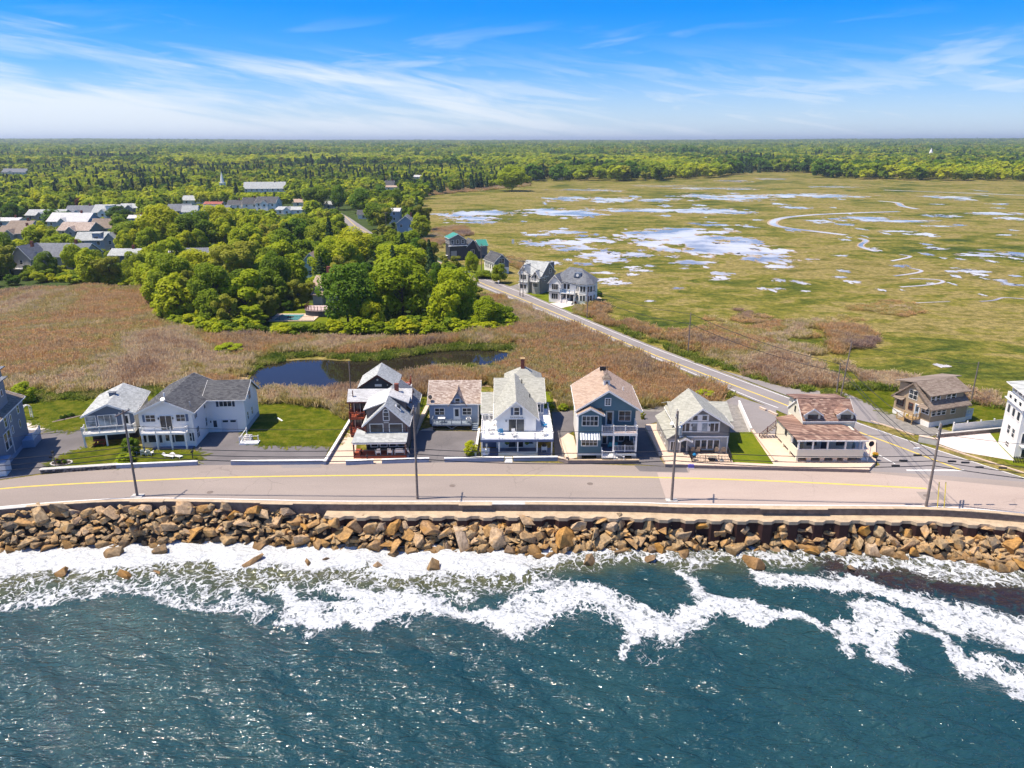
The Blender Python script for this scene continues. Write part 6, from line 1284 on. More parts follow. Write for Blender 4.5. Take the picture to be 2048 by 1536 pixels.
cp = pbox(h, 'cupola', M['white'], 3.45, 4.35, 3.4, 4.3, 9.2, 10.5); part(h, 'cupola_roof', M['roof_olive'], lambda q: q.add([(3.25, 3.2, 10.52), (4.55, 3.2, 10.52), (4.55, 4.5, 10.52), (3.25, 4.5, 10.52), (3.9, 3.85, 11.5)], [(0, 1, 4), (1, 2, 4), (2, 3, 4), (3, 0, 4), (3, 2, 1, 0)])); win(h, 'f', 3.9, 9.85, .4, .45, 3.398, 1, 2); pbox(h, 'cupola_base', M['teal_siding'], 3.35, 4.45, 3.3, 4.4, 8.9, 9.5)
part(h, 'weathervane', M['black'], lambda q: (q.tube((3.9, 3.85, 11.4), (3.9, 3.85, 12.4), .03), q.tube((3.5, 3.85, 12.2), (4.3, 3.85, 12.25), .05), q.tube((3.9, 3.5, 12.0), (3.9, 4.2, 12.0), .03)))
part(h, 'vent_pipe', M['white'], lambda q: q.tube((6.4, 5.2, 8.1), (6.4, 5.2, 8.9), .09)); pbox(h, 'satellite_dish', M['black'], 3.5, 4.4, 9.8, 10.0, 9.9, 10.5)
for i, u in enumerate((4.5, 5.2)): p = h.matrix_basis @ Vector((u, 1.4, 1.2)); chair(p.x, p.y, p.z, 180, 'teal_plastic', ('teal porch chair next to the lower teal door', 'teal porch chair behind the white middle post')[i], 'teal porch chairs')
p = h.matrix_basis @ Vector((6.9, 1.2, 1.2)); t = thing('covered_grill', 'grill under a black cover on the lower teal house deck', 'grill', tuple(p)); part(t, 'cover', M['black'], lambda q: q.prism([(-.8, 0), (.8, 0), (.75, .8), (.45, 1.05), (-.45, 1.05), (-.75, .8)], -.35, .35, 'y'))

# cedar house with patio
Z8 = 0.45
h = house('shore_house', 'grey cedar house with a white windowed front and a fenced patio', 21.95, 97.1, 0, Z8)
gable(h, 'y', 1.3, 8.15, 0, 8.0, 0, 4.1, 6.55, 'cedar_grey', 'roof_green', mid=4.2, ov=.5, ovb=.4); pbox(h, 'lower_wall', M['cedar_light'], 1.32, 8.13, -.05, -.002, .02, 2.3)
gable(h, 'x', 3.4, 11.0, 8.152, 9.4, 0, 3.4, 4.9, 'cedar_grey', 'roof_green', ov=.3, trim=None); part(h, 'roof', M['roof_green'], lambda q: (q.slab([(4.6, 7.2, 5.05), (8.2, 7.2, 5.05), (8.2, 3.1, 3.43), (6.6, 3.1, 3.43)], .1), q.slab([(.9, 3.2, 3.6), (2.2, 3.2, 3.6), (4, 7.4, 5.0), (.9, 7.4, 5.0)], .1), q.slab([(.9, 7.401, 5.0), (8.2, 7.401, 5.05), (8.2, 11.2, 3.5), (.9, 11.2, 3.5)], .1)))
pbox(h, 'side_wall', M['cedar_light'], -.1, 1.298, .1, 8.7, 0, 2.05); flat_roof(h, [(-.4, -.25, 2.15), (-.4, 9.0, 2.15), (1.35, 9.0, 3.3), (1.35, -.25, 3.3)], .1, 'roof_green', 'side_roof'); part(h, 'side_gable', M['cedar_grey'], lambda q: q.prism([(-.1, 2.051), (1.3, 2.051), (1.3, 3.1)], .1, 8.7, 'y'))
pbox(h, 'white_panel', M['white'], 2.75, 5.25, -.04, -.003, 4.7, 5.65); pbox(h, 'white_panel', M['white'], 1.25, 6.85, -.045, -.004, 3.05, 4.62)
for u in (3.35, 4.65): win(h, 'f', u, 4.85, .65, .65, -.042, 1, 1, fr=.04)
for u, w_ in ((1.75, .55), (2.4, .5), (3.35, .75), (4.75, .75), (5.8, .55), (6.4, .5)): win(h, 'f', u, 3.2, w_, 1.2, -.047, 1, 1, fr=.04, gm='glass_pale' if 3 < u < 5 else 'glass')
pbox(h, 'band', M['white'], 1.3, 8.2, -.09, -.053, 2.32, 2.5); lamp(h, 2.95, -.045, 4.0); lamp(h, 5.4, -.045, 4.0)
for k in range(4): win(h, 'f', 3.95 + k * .88, .55, .72, 1.35, -.052, 1, 1, fr=.07)
door(h, 'f', 2.0, .05, .8, 1.75, -.052, 'shutter_dark', .5); gable(h, 'y', 1.4, 2.8, -.85, -.055, 2.0, 2.001, 2.4, 'white', 'roof_dark', ov=.2, ovb=.05, wall=False); win(h, 'f', .6, .3, .7, 1.3, .098, 2, 1)
pbox(h, 'corner_board', M['white'], 8.02, 8.16, -.09, -.053, .02, 2.31); lamp(h, 1.2, 3, 1)
for u in (2.2, 5.2): win(h, 'l', u, .5, .7, 1.2, -.102)
part(h, 'satellite_dish', M['white'], lambda q: q.tube((.8, 2.2, 3.4), (.7, 2.1, 3.6), .3, .32, 10))
# terrace shared with the corner house
tp = GL([(1330, 926), (1500, 932), (1640, 937), (1738, 937), (1752, 923), (1748, 905), (1560, 868), (1545, 872), (1556, 930), (1470, 921), (1470, 900), (1340, 898)])
terrace = [(p[0] * .989, p[1] * .989) for p in tp]
sheet('terrace', [(p[0] * .989, p[1] * .989) for p in GL([(1332, 926), (1500, 932), (1640, 937), (1738, 937), (1752, 923), (1752, 880), (1556, 868), (1518, 866), (1460, 866), (1345, 846), (1292, 848)])], .445, M['concrete_tan'], th=.5)
sheet('lawn', [(p[0] * .989, p[1] * .989) for p in GL([(1452, 864), (1504, 864), (1547, 928), (1466, 924), (1452, 897)])], .46, M['lawn'])
FX = lambda px, py: (G(px, py)[0] * .989, G(px, py)[1] * .989)
t = thing('patio_fence', 'black metal railing round the small front patio', 'fence', (*FX(1384, 924), Z8)); o0 = Vector(t.location)
LP = [Vector((*FX(px, py), Z8)) - o0 for px, py in ((1376, 904), (1384, 924), (1462, 925), (1452, 897))]
rail(t, [tuple(p)[:2] for p in LP], 0.0, .95, 'black', 'black', step=2.0, bal=.2, post=.03)
for i, (px, rz, m) in enumerate(((1383, 190, 'wood'), (1395, 180, 'wood'), (1431, 180, 'wood'), (1446, 170, 'wood'))):
    g = FX(px, 905); chair(g[0], g[1], Z8, rz, m, ('pale wooden patio chair nearest the navy door', 'pale wooden patio chair left of the dark sofa', 'pale wooden patio chair right of the dark sofa', 'pale wooden patio chair in the right corner of the patio')[i], 'wooden patio chairs')
g = FX(1413, 905); t = thing('patio_sofa', 'long dark patio sofa against the cedar house front', 'sofa', (*g, Z8)); part(t, 'seat', M['dark'], lambda q: q.box(-1.0, 1.0, -.4, .3, .2, .45)); part(t, 'backrest', M['dark'], lambda q: q.box(-1.0, 1.0, .301, .45, .2, .95))
for a in (-.95, .95): part(t, 'arm', M['dark'], lambda q: q.box(a - .06, a + .06, -.4, .3, .451, .65)); part(t, 'leg', M['black'], lambda q: q.box(a - .04, a + .04, -.35, .3, 0, .2))
g = FX(1388, 920); t = thing('patio_grill', 'blue lidded kettle grill in the left corner of the patio', 'grill', (*g, Z8)); part(t, 'lid', M['blue_plastic'], lambda q: q.tube((0, 0, .7), (0, 0, 1.0), .3, .16, 10)); part(t, 'bowl', M['black'], lambda q: q.tube((0, 0, .45), (0, 0, .7), .16, .3, 10))
for k in range(3): part(t, 'leg', M['black'], lambda q: q.tube((.1 * math.cos(k * 2.1), .1 * math.sin(k * 2.1), .5), (.3 * math.cos(k * 2.1), .3 * math.sin(k * 2.1), 0), .02))
g = FX(1423, 920); t = thing('patio_table', 'low square fire table in the middle of the patio', 'table', (*g, Z8)); part(t, 'tabletop', M['wood'], lambda q: q.box(-.6, .6, -.4, .4, .45, .52)); part(t, 'base', M['dark'], lambda q: q.box(-.4, .4, -.25, .25, 0, .45))
g = FX(1443, 921); t = thing('umbrella_stand', 'bare umbrella stand on the right of the patio', 'umbrella stand', (*g, Z8)); part(t, 'base', M['grey_metal'], lambda q: q.tube((0, 0, 0), (0, 0, .1), .35, .3, 10)); part(t, 'pole', M['grey_metal'], lambda q: q.tube((0, 0, .1), (0, 0, .8), .03))

# cream corner house
Z9 = 0.45
h = house('corner_house', 'cream corner house with mottled brown roof, two dormers and an open wraparound porch', 38.7, 93.95, 0, Z9)
pbox(h, 'porch_floor', M['white'], 0, 9.0, .05, 8.3, .52, .66); pbox(h, 'parapet', M['cream_siding'], -.02, 9.0, -.03, .05, .55, 1.78); pbox(h, 'parapet_cap', M['white'], -.06, 9.05, -.07, .09, 1.781, 1.85)
part(h, 'side_wall', M['cream_siding'], lambda q: q.prism([(.06, .55), (8.3, .55), (8.3, 3.2), (2.7, 3.2), (2.7, 1.78), (.06, 1.78)], -.02, .06, 'x')); pbox(h, 'wall', M['cream_siding'], 1.9, 8.6, 2.6, 9.5, .66, 3.6)
posts(h, [(.08, .02), (2.0, .02), (4.0, .02), (6.4, .02), (8.85, .02), (8.9, 2.5), (.08, 2.4)], 1.85, 3.2, .1); posts(h, [(8.95, 1.2)], .7, 3.2, .08)
flat_roof(h, [(-.35, -.35, 3.3), (9.3, -.35, 3.3), (7.4, 4.18, 3.85), (2.0, 4.18, 3.85)], .12, 'roof_brown', 'porch_roof'); flat_roof(h, [(-.351, -.35, 3.3), (1.99, 4.18, 3.85), (1.99, 8.2, 3.85), (-.351, 8.4, 3.3)], .12, 'roof_brown', 'porch_roof'); flat_roof(h, [(9.301, -.35, 3.3), (9.301, 4.0, 3.3), (7.401, 4.18, 3.85)], .12, 'roof_brown', 'porch_roof'); pbox(h, 'gutter', M['white'], -.36, 9.31, -.45, -.36, 3.1, 3.26)
gable(h, 'x', 4.2, 10.0, 2.0, 9.3, 3.0, 4.3, 6.5, 'cream_siding', 'roof_brown', mid=6.95, ov=.12)
pbox(h, 'rear_dormer', M['cream_siding'], 2.02, 8.4, 7.6, 10.1, 4.4, 6.1); flat_roof(h, [(1.6, 7.0, 6.75), (8.8, 7.0, 6.75), (8.8, 10.5, 6.2), (1.6, 10.5, 6.2)], .12, 'roof_brown', 'rear_roof')
for c in (3.3, 7.9):
    part(h, 'dormer_wall', M['cream_siding'], lambda q: q.prism([(c - 1.1, 4.3), (c + 1.1, 4.3), (c + 1.1, 5.35), (c, 6.05), (c - 1.1, 5.35)], 4.35, 6.6, 'y')); flat_roof(h, [(c - 1.4, 4.05, 5.28), (c, 4.05, 6.21), (c, 6.8, 6.21), (c - 1.4, 6.1, 5.28)], .1, 'roof_brown', 'dormer_roof'); flat_roof(h, [(c + .001, 4.05, 6.21), (c + 1.4, 4.05, 5.28), (c + 1.4, 6.1, 5.28), (c + .001, 6.8, 6.21)], .1, 'roof_brown', 'dormer_roof')
    win(h, 'f', c + .05, 4.5, 1.3, .65, 4.348, 2, 1, fm='black', fr=.04); part(h, 'rake_board', M['white'], lambda q: (q.prism([(c - 1.4, 5.26), (c, 6.19), (c, 5.97), (c - 1.4, 5.04)], 4.0, 4.045, 'y'), q.prism([(c, 6.19), (c + 1.4, 5.26), (c + 1.4, 5.04), (c, 5.97)], 4.0, 4.045, 'y')))
win(h, 'l', 7.4, 4.6, .35, .8, 1.998, 1, 2, fm='black', fr=.03); win(h, 'l', 4.6, 2.1, .6, .75, -.022, 1, 1, fm='black', fr=.04)
door(h, 'f', 4.6, .67, .8, 2.0, 2.598, 'shutter_dark', .0); win(h, 'f', 2.9, 1.4, 1.2, 1.2, 2.598, 2, 1, fm='dark'); win(h, 'f', 7.0, 1.4, 1.2, 1.2, 2.598, 2, 1, fm='dark')
pbox(h, 'crawlspace_shade', M['dark'], .5, 8.7, .9, 8.2, 0, .51)  # solid dark block in place of the shaded void below the porch
for u in (1.75, 3.55, 5.3, 6.7): pbox(h, 'pier', M['concrete_tan'], u - .28, u + .28, .1, .5, 0, .518)
pbox(h, 'pier', M['cream_siding'], -.02, .25, .06, .5, 0, .518); pbox(h, 'pier', M['cream_siding'], -.02, .2, 2.6, 3.2, 0, .518); pbox(h, 'pier', M['cream_siding'], -.02, .2, 5.2, 5.8, 0, .518)
for k in range(5): pbox(h, 'step', M['white'], 9.02, 9.75, 1.9 - k * .38, 2.26 - k * .38, .02, .66 - k * .13)
rail(h, [(9.78, 2.3, .7), (9.78, .2, .1)], .7, .8, step=2.2, bal=.25)
pbox(h, 'parapet', M['white'], 8.95, 9.0, 2.4, 6.0, .66, 1.7)
t = thing('wooden_stairs', 'brown wooden outside stairs on the left flank of the corner house', 'stairs', (36.0, 102.4, 0)); 
for k in range(7): pbox(t, 'step', M['wood'], .3 + k * .32, .62 + k * .32, 0, 1.2, .1 + k * .3, .2 + k * .3)
rail(t, [(.3, 0, .2), (2.5, 0, 2.3)], .2, .9, 'trim_red', 'trim_red', step=1.5, bal=.22, post=.04); pbox(t, 'landing', M['wood'], 2.55, 3.4, 0, 1.2, 2.15, 2.3); pbox(t, 'stair_base', M['concrete_tan'], -.4, .6, -.3, 1.5, .03, .1)
for a in (2.7, 3.3): pbox(t, 'post', M['wood'], a - .05, a + .05, .02, .12, .03, 2.15)
g = G(1738, 917); t = thing('stop_sign', 'round dark sign facing away on a thin post at the corner', 'road sign', (*g[:2], .03), 8); part(t, 'post', M['grey_metal'], lambda q: q.tube((0, 0, 0), (0, 0, 2.5), .04)); part(t, 'plate', M['dark'], lambda q: q.prism([(.42 * math.cos(i * .785 + .39), .42 * math.sin(i * .785 + .39) + 2.2) for i in range(8)], -.06, -.042, 'y'))
g = FX(1750, 915); t = thing('flower_tub', 'dark tub of orange flowers at the corner of the terrace', 'flower tub', (*g, .45)); part(t, 'tub', M['dark'], lambda q: q.tube((0, 0, 0), (0, 0, .4), .28, .36, 10)); ob('flowers', CRN['bright', 'mid', 1], t, (0, 0, .3)).scale = (.9, .9, .5)
for k in range(9): part(t, 'blossom', M['orange'], lambda q: q.tube((.28 * math.cos(k * .7), .28 * math.sin(k * .7), .6), (.28 * math.cos(k * .7), .28 * math.sin(k * .7), .72), .09, .05, 6))

# tan shingled house across the side road
h = house('roadside_house', 'tan shingled house with brown roof, dormers and white base across the side road', 64.12, 107.85, 19.5)
pbox(h, 'foundation', M['white'], -.04, 7.6, -.04, 7.04, 0, .85); gable(h, 'x', 0, 7.0, 0, 7.4, .851, 3.15, 6.1, 'tan_siding', 'roof_olive', mid=3.6, ov=.4, trim='roof_olive')
pbox(h, 'dormer_wall', M['tan_siding'], .5, 7.2, .85, 3.4, 3.3, 4.9); flat_roof(h, [(-.1, .35, 4.95), (8.2, .35, 4.95), (8.2, 3.65, 6.35), (-.1, 3.65, 6.35)], .14, 'roof_olive', 'dormer_roof'); pbox(h, 'rear_dormer', M['tan_siding'], .4, 9.3, 3.9, 6.8, 3.3, 5.55); flat_roof(h, [(-.3, 3.66, 6.37), (9.6, 3.66, 6.37), (9.6, 7.2, 5.65), (-.3, 7.2, 5.65)], .14, 'roof_olive', 'rear_roof'); pbox(h, 'rear_wing', M['cedar_grey'], 7.42, 9.2, 3.7, 6.9, 0, 4.9)
for u in (.55, 1.6, 2.6): win(h, 'f', u, 1.85, .75, .95, -.002, 1, 2, fr=.06); part(h, 'window_trim', M['trim_red'], lambda q: q.box(u - .5, u + .5, -.03, -.003, 1.72, 1.78))
win(h, 'f', 4.5, 1.8, .85, .95, -.002, 1, 2, fr=.06)
for u in (.95, 1.95): win(h, 'f', u, 3.75, .7, .95, .848, 1, 2)
for u in (4.1, 5.1): win(h, 'f', u, 3.65, .8, 1.15, .848, 1, 2)
flat_roof(h, [(-.4, -.75, 2.95), (7.5, -.75, 2.95), (7.5, .3, 3.35), (-.4, .3, 3.35)], .1, 'roof_olive', 'porch_roof') if 0 else None
win(h, 'l', 3.6, 3.5, 1.5, 1.4, -.002, 2, 2, fr=.05); win(h, 'l', 5.8, 1.8, 1.1, 1.05, -.002, 2, 1, fm='trim_red'); win(h, 'l', 3.75, 1.75, .7, .95, -.002, 1, 2, fm='trim_red'); win(h, 'l', 1.0, 2.0, 1.3, .8, -.002, 2, 2); door(h, 'l', 2.5, .95, .75, 1.95, -.002, 'paleblue_siding', .5); flat_roof(h, [(-.8, 4.9, 2.95), (-.8, 6.8, 2.95), (0, 6.8, 3.35), (0, 4.9, 3.35)], .08, 'roof_olive', 'window_hood'); flat_roof(h, [(-.9, .2, 2.95), (-.9, 1.9, 2.95), (0, 1.9, 3.4), (0, .2, 3.4)], .08, 'roof_olive', 'window_hood')
pbox(h, 'porch', M['new_wood'], -1.6, -.05, 1.7, 3.4, .75, .85); rail(h, [(-1.55, 1.75), (-1.55, 3.3)], .85, .85, 'new_wood', 'new_wood', step=.9, bal=.2, post=.05); rail(h, [(-.1, 1.75), (-1.55, 1.75)], .85, .85, 'new_wood', 'new_wood', step=.9, bal=.2, post=.05)
for k in range(4): pbox(h, 'step', M['new_wood'], -1.5, -.3, 3.4 + k * .3, 3.68 + k * .3, .05, .68 - k * .17)
posts(h, [(-1.5, 1.8), (-1.5, 3.3)], 0, .75, .06, 'new_wood'); rail(h, [(-1.55, 3.4, .85), (-1.55, 4.7, .1)], .85, .85, 'new_wood', 'new_wood', step=1.3, bal=.25, post=.05)
pbox(h, 'side_deck', M['white'], 7.62, 9.4, .4, 3.4, .6, .8); rail(h, [(7.7, .45), (9.35, .45), (9.35, 3.35)], .8, .95, step=1.5, bal=.12); pbox(h, 'deck_skirt', M['white'], 7.65, 9.38, .42, .47, 0, .6)
g = h.matrix_basis @ Vector((-1.2, 3.1, .85)); t = thing('bucket', 'yellow bucket on the wooden entrance steps', 'bucket', tuple(g)); part(t, 'body', M['yellow'], lambda q: q.tube((0, 0, 0), (0, 0, .35), .15, .19, 10)); part(t, 'rim', M['yellow'], lambda q: q.tube((0, 0, .35), (0, 0, .38), .21, .21, 10))

# white tower house at the right edge
h = house('tower_house', 'bright white many windowed tower house at the right picture edge', 69.8, 96.2, -13)
pbox(h, 'wall', M['white_siding'], 0, 10, 0, 5.6, 0, 7.0); pbox(h, 'ledge', M['white'], -.3, 10.3, -.3, 5.9, 7.001, 7.15); pbox(h, 'upper_wall', M['white_siding'], -.1, 10.1, -.1, 5.7, 7.151, 8.0); pbox(h, 'belvedere_wall', M['white_siding'], .3, 9.7, .3, 5.3, 8.001, 8.3)
posts(h, [(.35, .4), (.35, 1.9), (.35, 3.6), (.35, 5.2), (2.5, .4), (5, .4)], 8.3, 9.3, .12); pbox(h, 'belvedere_room', M['glass'], .6, 9.4, .6, 5.0, 8.301, 9.29)
part(h, 'hip_roof', M['roof_grey'], lambda q: q.add([(-.4, -.4, 9.32), (10.4, -.4, 9.32), (10.4, 6, 9.32), (-.4, 6, 9.32), (3, 2.8, 10.8), (7, 2.8, 10.8)], [(0, 1, 5, 4), (1, 2, 5), (2, 3, 4, 5), (3, 0, 4), (3, 2, 1, 0)])); pbox(h, 'eave_board', M['white'], -.42, 10.42, -.42, 6.02, 9.18, 9.319)
for v in (1.0, 2.7, 4.4): win(h, 'l', v, 5.2, .85, 1.2, -.002, 1, 1); win(h, 'l', v, 7.3, .8, .55, -.102, 1, 1, fr=.05)
for v in (1.5, 3.1): win(h, 'l', v, 2.5, .85, 1.25, -.002, 1, 2)
win(h, 'l', 2.6, .7, 1.1, .7, -.002, 1, 2); win(h, 'f', 1.2, 5.0, 1.4, 1.5, -.002, 2, 1); win(h, 'f', 1.2, 2.2, 1.4, 1.5, -.002, 2, 1); win(h, 'f', 1.3, .2, .9, 1.2, -.002, 1, 1); win(h, 'f', 4.0, 5.0, 1.6, 1.5, -.002, 2, 1); pbox(h, 'porch_roof', M['white'], .4, 3, -1.0, -.003, 1.9, 2.05)
g = G(2026, 926); t = thing('low_fence', 'dark picket fence in front of the white tower house', 'fence', (*g[:2], 0), -10)
for k in range(16): part(t, 'picket', M['black'], lambda q: q.box(k * .2, k * .2 + .1, 0, .03, .05, 1.0))
part(t, 'rail', M['black'], lambda q: (q.box(-.05, 3.2, .031, .07, .25, .32), q.box(-.05, 3.2, .031, .07, .75, .82)))

# ---------------------------------------------------------------- houses on the marsh side of the side road
def mpp(py): y = G(1024, py)[1]; return (y * math.cos(PITCH) + CAM_H * math.sin(PITCH)) / FPX
g = G(916, 520); h = house('marsh_house', 'weathered dark house under repair with a green metal roof', g[0], g[1], 20)
pbox(h, 'wall', M['charcoal_siding'], -3, 3.4, 0, 6, 0, 5.6); gable(h, 'y', -3, 3.4, 0.0, 6, 5.601, 8.0, 9.4, 'cedar_grey', 'roof_metal', ov=.3, e2=7.2); pbox(h, 'balcony', M['white'], -3.6, 3.5, -1.0, -.003, 5.2, 5.4)
for u in (-2, 0, 2): win(h, 'f', u, 6.0, .9, 1.3, -.002, 1, 2); win(h, 'l', u + 3, 6.0, .9, 1.3, -3.002, 1, 2)
gable(h, 'y', 3.402, 9, 1, 7, 0, 4.2, 7.0, 'charcoal_siding', 'roof_dark', ov=.3); gable(h, 'x', 3, 8, 9.002, 12.5, 0, 4.5, 6.3, 'cedar_grey', 'roof_metal', ov=.3); win(h, 'f', 6, 2, 1.2, 1.3, .998, 2, 1)
part(h, 'ladder_stair', M['wood'], lambda q: q.slab([(6.5, -.5, 6.2), (7.3, -.5, 6.2), (8.6, -.9, 3.0), (7.8, -.9, 3.0)], .15)); pbox(h, 'patched_wall', M['cedar_light'], -2.6, -.4, -.05, -.003, 0, 3.4)
g = G(989, 549); h = house('marsh_house', 'pale cottage with a charcoal roof and blue gable beside the side road', g[0], g[1], 24)
gable(h, 'y', 0, 5.2, 0, 9, 0, 4.0, 6.5, 'white_siding', 'roof_dark', ov=.3); pbox(h, 'gable_front', M['slate_siding'], .05, 5.15, -.05, -.002, 2.2, 4.0); part(h, 'gable_front', M['slate_siding'], lambda q: q.prism([(.05, 4.001), (5.15, 4.001), (2.6, 6.3)], -.05, -.002, 'y')); win(h, 'f', 2.6, 3.6, 1.8, 1.5, -.052, 2, 1)
for v in (1.5, 3.5, 5.5, 7.3): win(h, 'l', v, 1.5, .8, 1.5, -.002, 1, 2)
door(h, 'f', 1.2, .1, .9, 2, -.052)
# twin shingle house
k = mpp(588); g = G(1082, 588); h = house('marsh_house', 'tall grey shingled house with white gabled bays beside the side road', g[0], g[1], -32)
gable(h, 'x', 0, 8.0, -7.0, 0, 0, 5.3, 8.6, 'cedar_grey', 'roof_grey', ov=.3); gable(h, 'y', -6.8, -4.0, -.9, 4, 0, 5.9, 7.9, 'white_siding', 'roof_grey', ov=.3); gable(h, 'y', -2.6, -.3, -.7, 4, 0, 5.0, 6.6, 'cedar_light', 'roof_grey', ov=.3)
pbox(h, 'skirt_roof', M['roof_grey'], -7.0, -3.8, -1.3, -.903, 3.0, 3.2); win(h, 'f', -5.4, 3.9, 1.8, 1.4, -.902, 3, 1)
for u in (-6.0, -4.8): win(h, 'f', u, 1.2, .8, 1.2, -.902, 1, 1)
win(h, 'f', -1.45, 1.9, 1.5, 1.2, -.702, 3, 1); pbox(h, 'balcony', M['white'], -2.7, -.2, -1.8, -.704, 3.6, 3.75); rail(h, [(-2.65, -.8), (-2.65, -1.75), (-.25, -1.75), (-.25, -.8)], 3.75, .8, step=1.3, bal=.25); door(h, 'f', -1.45, 3.76, .8, 1.7, -.702, 'shutter_dark', .6)
win(h, 'r', 2.2, 3.6, .9, 1.3, .002, 1, 2); win(h, 'r', 5.2, 5.4, 1.0, 1.2, .002, 1, 2); pbox(h, 'rear_dormer', M['roof_slate'], -2.6, -.1, 4.2, 7.8, 5.4, 8.3)
# turret house
g = G(1132, 607); h = house('marsh_house', 'white house with a grey roof, corner turret and blue balcony beside the side road', g[0], g[1], -24)
pbox(h, 'wall', M['white_siding'], -4.8, 6.0, 1.4, 8.6, 0, 5.5); pbox(h, 'wall', M['white_siding'], -5.0, -1.6, 0, 1.399, 0, 5.5); gable(h, 'y', -5.0, -1.6, 0, 5, 5.501, 5.502, 7.5, 'white_siding', 'roof_slate', ov=.3); win(h, 'f', -3.3, 3.6, 1.8, 1.5, -.002, 3, 1); win(h, 'f', -3.3, 1.0, 1.8, 1.5, -.002, 3, 1); pbox(h, 'skirt_roof', M['roof_slate'], -5.2, -1.4, -.5, -.004, 2.9, 3.1)
part(h, 'hip_roof', M['roof_slate'], lambda q: q.add([(-5.2, .9, 5.52), (6.4, .9, 5.52), (6.4, 9.0, 5.52), (-5.2, 9.0, 5.52), (-1.0, 5, 9.2), (2.6, 5, 9.0)], [(0, 1, 5, 4), (1, 2, 5), (2, 3, 4, 5), (3, 0, 4), (3, 2, 1, 0)]))
oct_ = lambda r, cx, cy: [(cx + r * math.cos(i * math.pi / 4 + .393), cy + r * math.sin(i * math.pi / 4 + .393)) for i in range(8)]
part(h, 'turret_wall', M['white_siding'], lambda q: q.prism(oct_(2.6, 4.6, 2.6), 0, 5.6, 'z')); part(h, 'turret_roof', M['roof_slate'], lambda q: q.add([(a, b, 5.62) for a, b in oct_(3.05, 4.6, 2.6)] + [(4.6, 2.6, 8.3)], [(i, (i + 1) % 8, 8) for i in range(8)] + [tuple(range(8))[::-1]]))
for i in (4, 5, 6, 7):
    a = i * math.pi / 4 + .393 + math.pi / 8; cx, cy = 4.6 + 2.41 * math.cos(a), 2.6 + 2.41 * math.sin(a)
    for z in (1.0, 3.5):
        for s in (-.42, .42):
            o = win(h, 'f', 0, 0, .6, 1.5, 0, 1, 1, fr=.06); o.location = (cx - math.sin(a) * s, cy + math.cos(a) * s, z); o.rotation_euler = (0, 0, a + math.pi / 2)
pbox(h, 'porch_roof', M['white'], -1.6, 2.6, -.6, 1.39, 2.75, 2.95); rail(h, [(-1.55, -.55), (2.5, -.55)], 2.95, .85, 'blue_plastic', 'blue_plastic', step=1.4, bal=.22); rail(h, [(2.5, -.55), (2.5, 1.0)], 2.95, .85, 'white', 'white', step=1.4)
posts(h, [(-1.4, -.4), (.2, -.4), (2.4, -.4)], 0, 2.75, .1); pbox(h, 'porch_wall', M['white_siding'], -1.5, .6, -.3, -.2, 0, 1.1); door(h, 'f', 1.2, .3, .9, 2.0, 1.398, 'shutter_dark', .5)
for u in (-.9, .1): win(h, 'f', u, 1.2, .8, 1.3, 1.398, 1, 1); win(h, 'f', u, 3.7, .7, 1.4, 1.398, 1, 1)
for k_ in range(5): pbox(h, 'step', M['white'], .7, 2.0, -.6 - k_ * .3, -.31 - k_ * .3, .02, .8 - k_ * .16)
part(h, 'eyebrow_dormer', M['slate_siding'], lambda q: q.prism([(1.2, 7.0), (3.4, 6.9), (3.1, 8.0), (1.6, 8.1)], 2.2, 4.6, 'y')); part(h, 'round_window', M['white'], lambda q: q.prism([(2.3 + .4 * math.cos(i * .628), 7.5 + .4 * math.sin(i * .628)) for i in range(10)], 2.14, 2.199, 'y')); pbox(h, 'foundation', M['brick'], -1.0, 6.0, 1.3, 8.7, 0, .5)

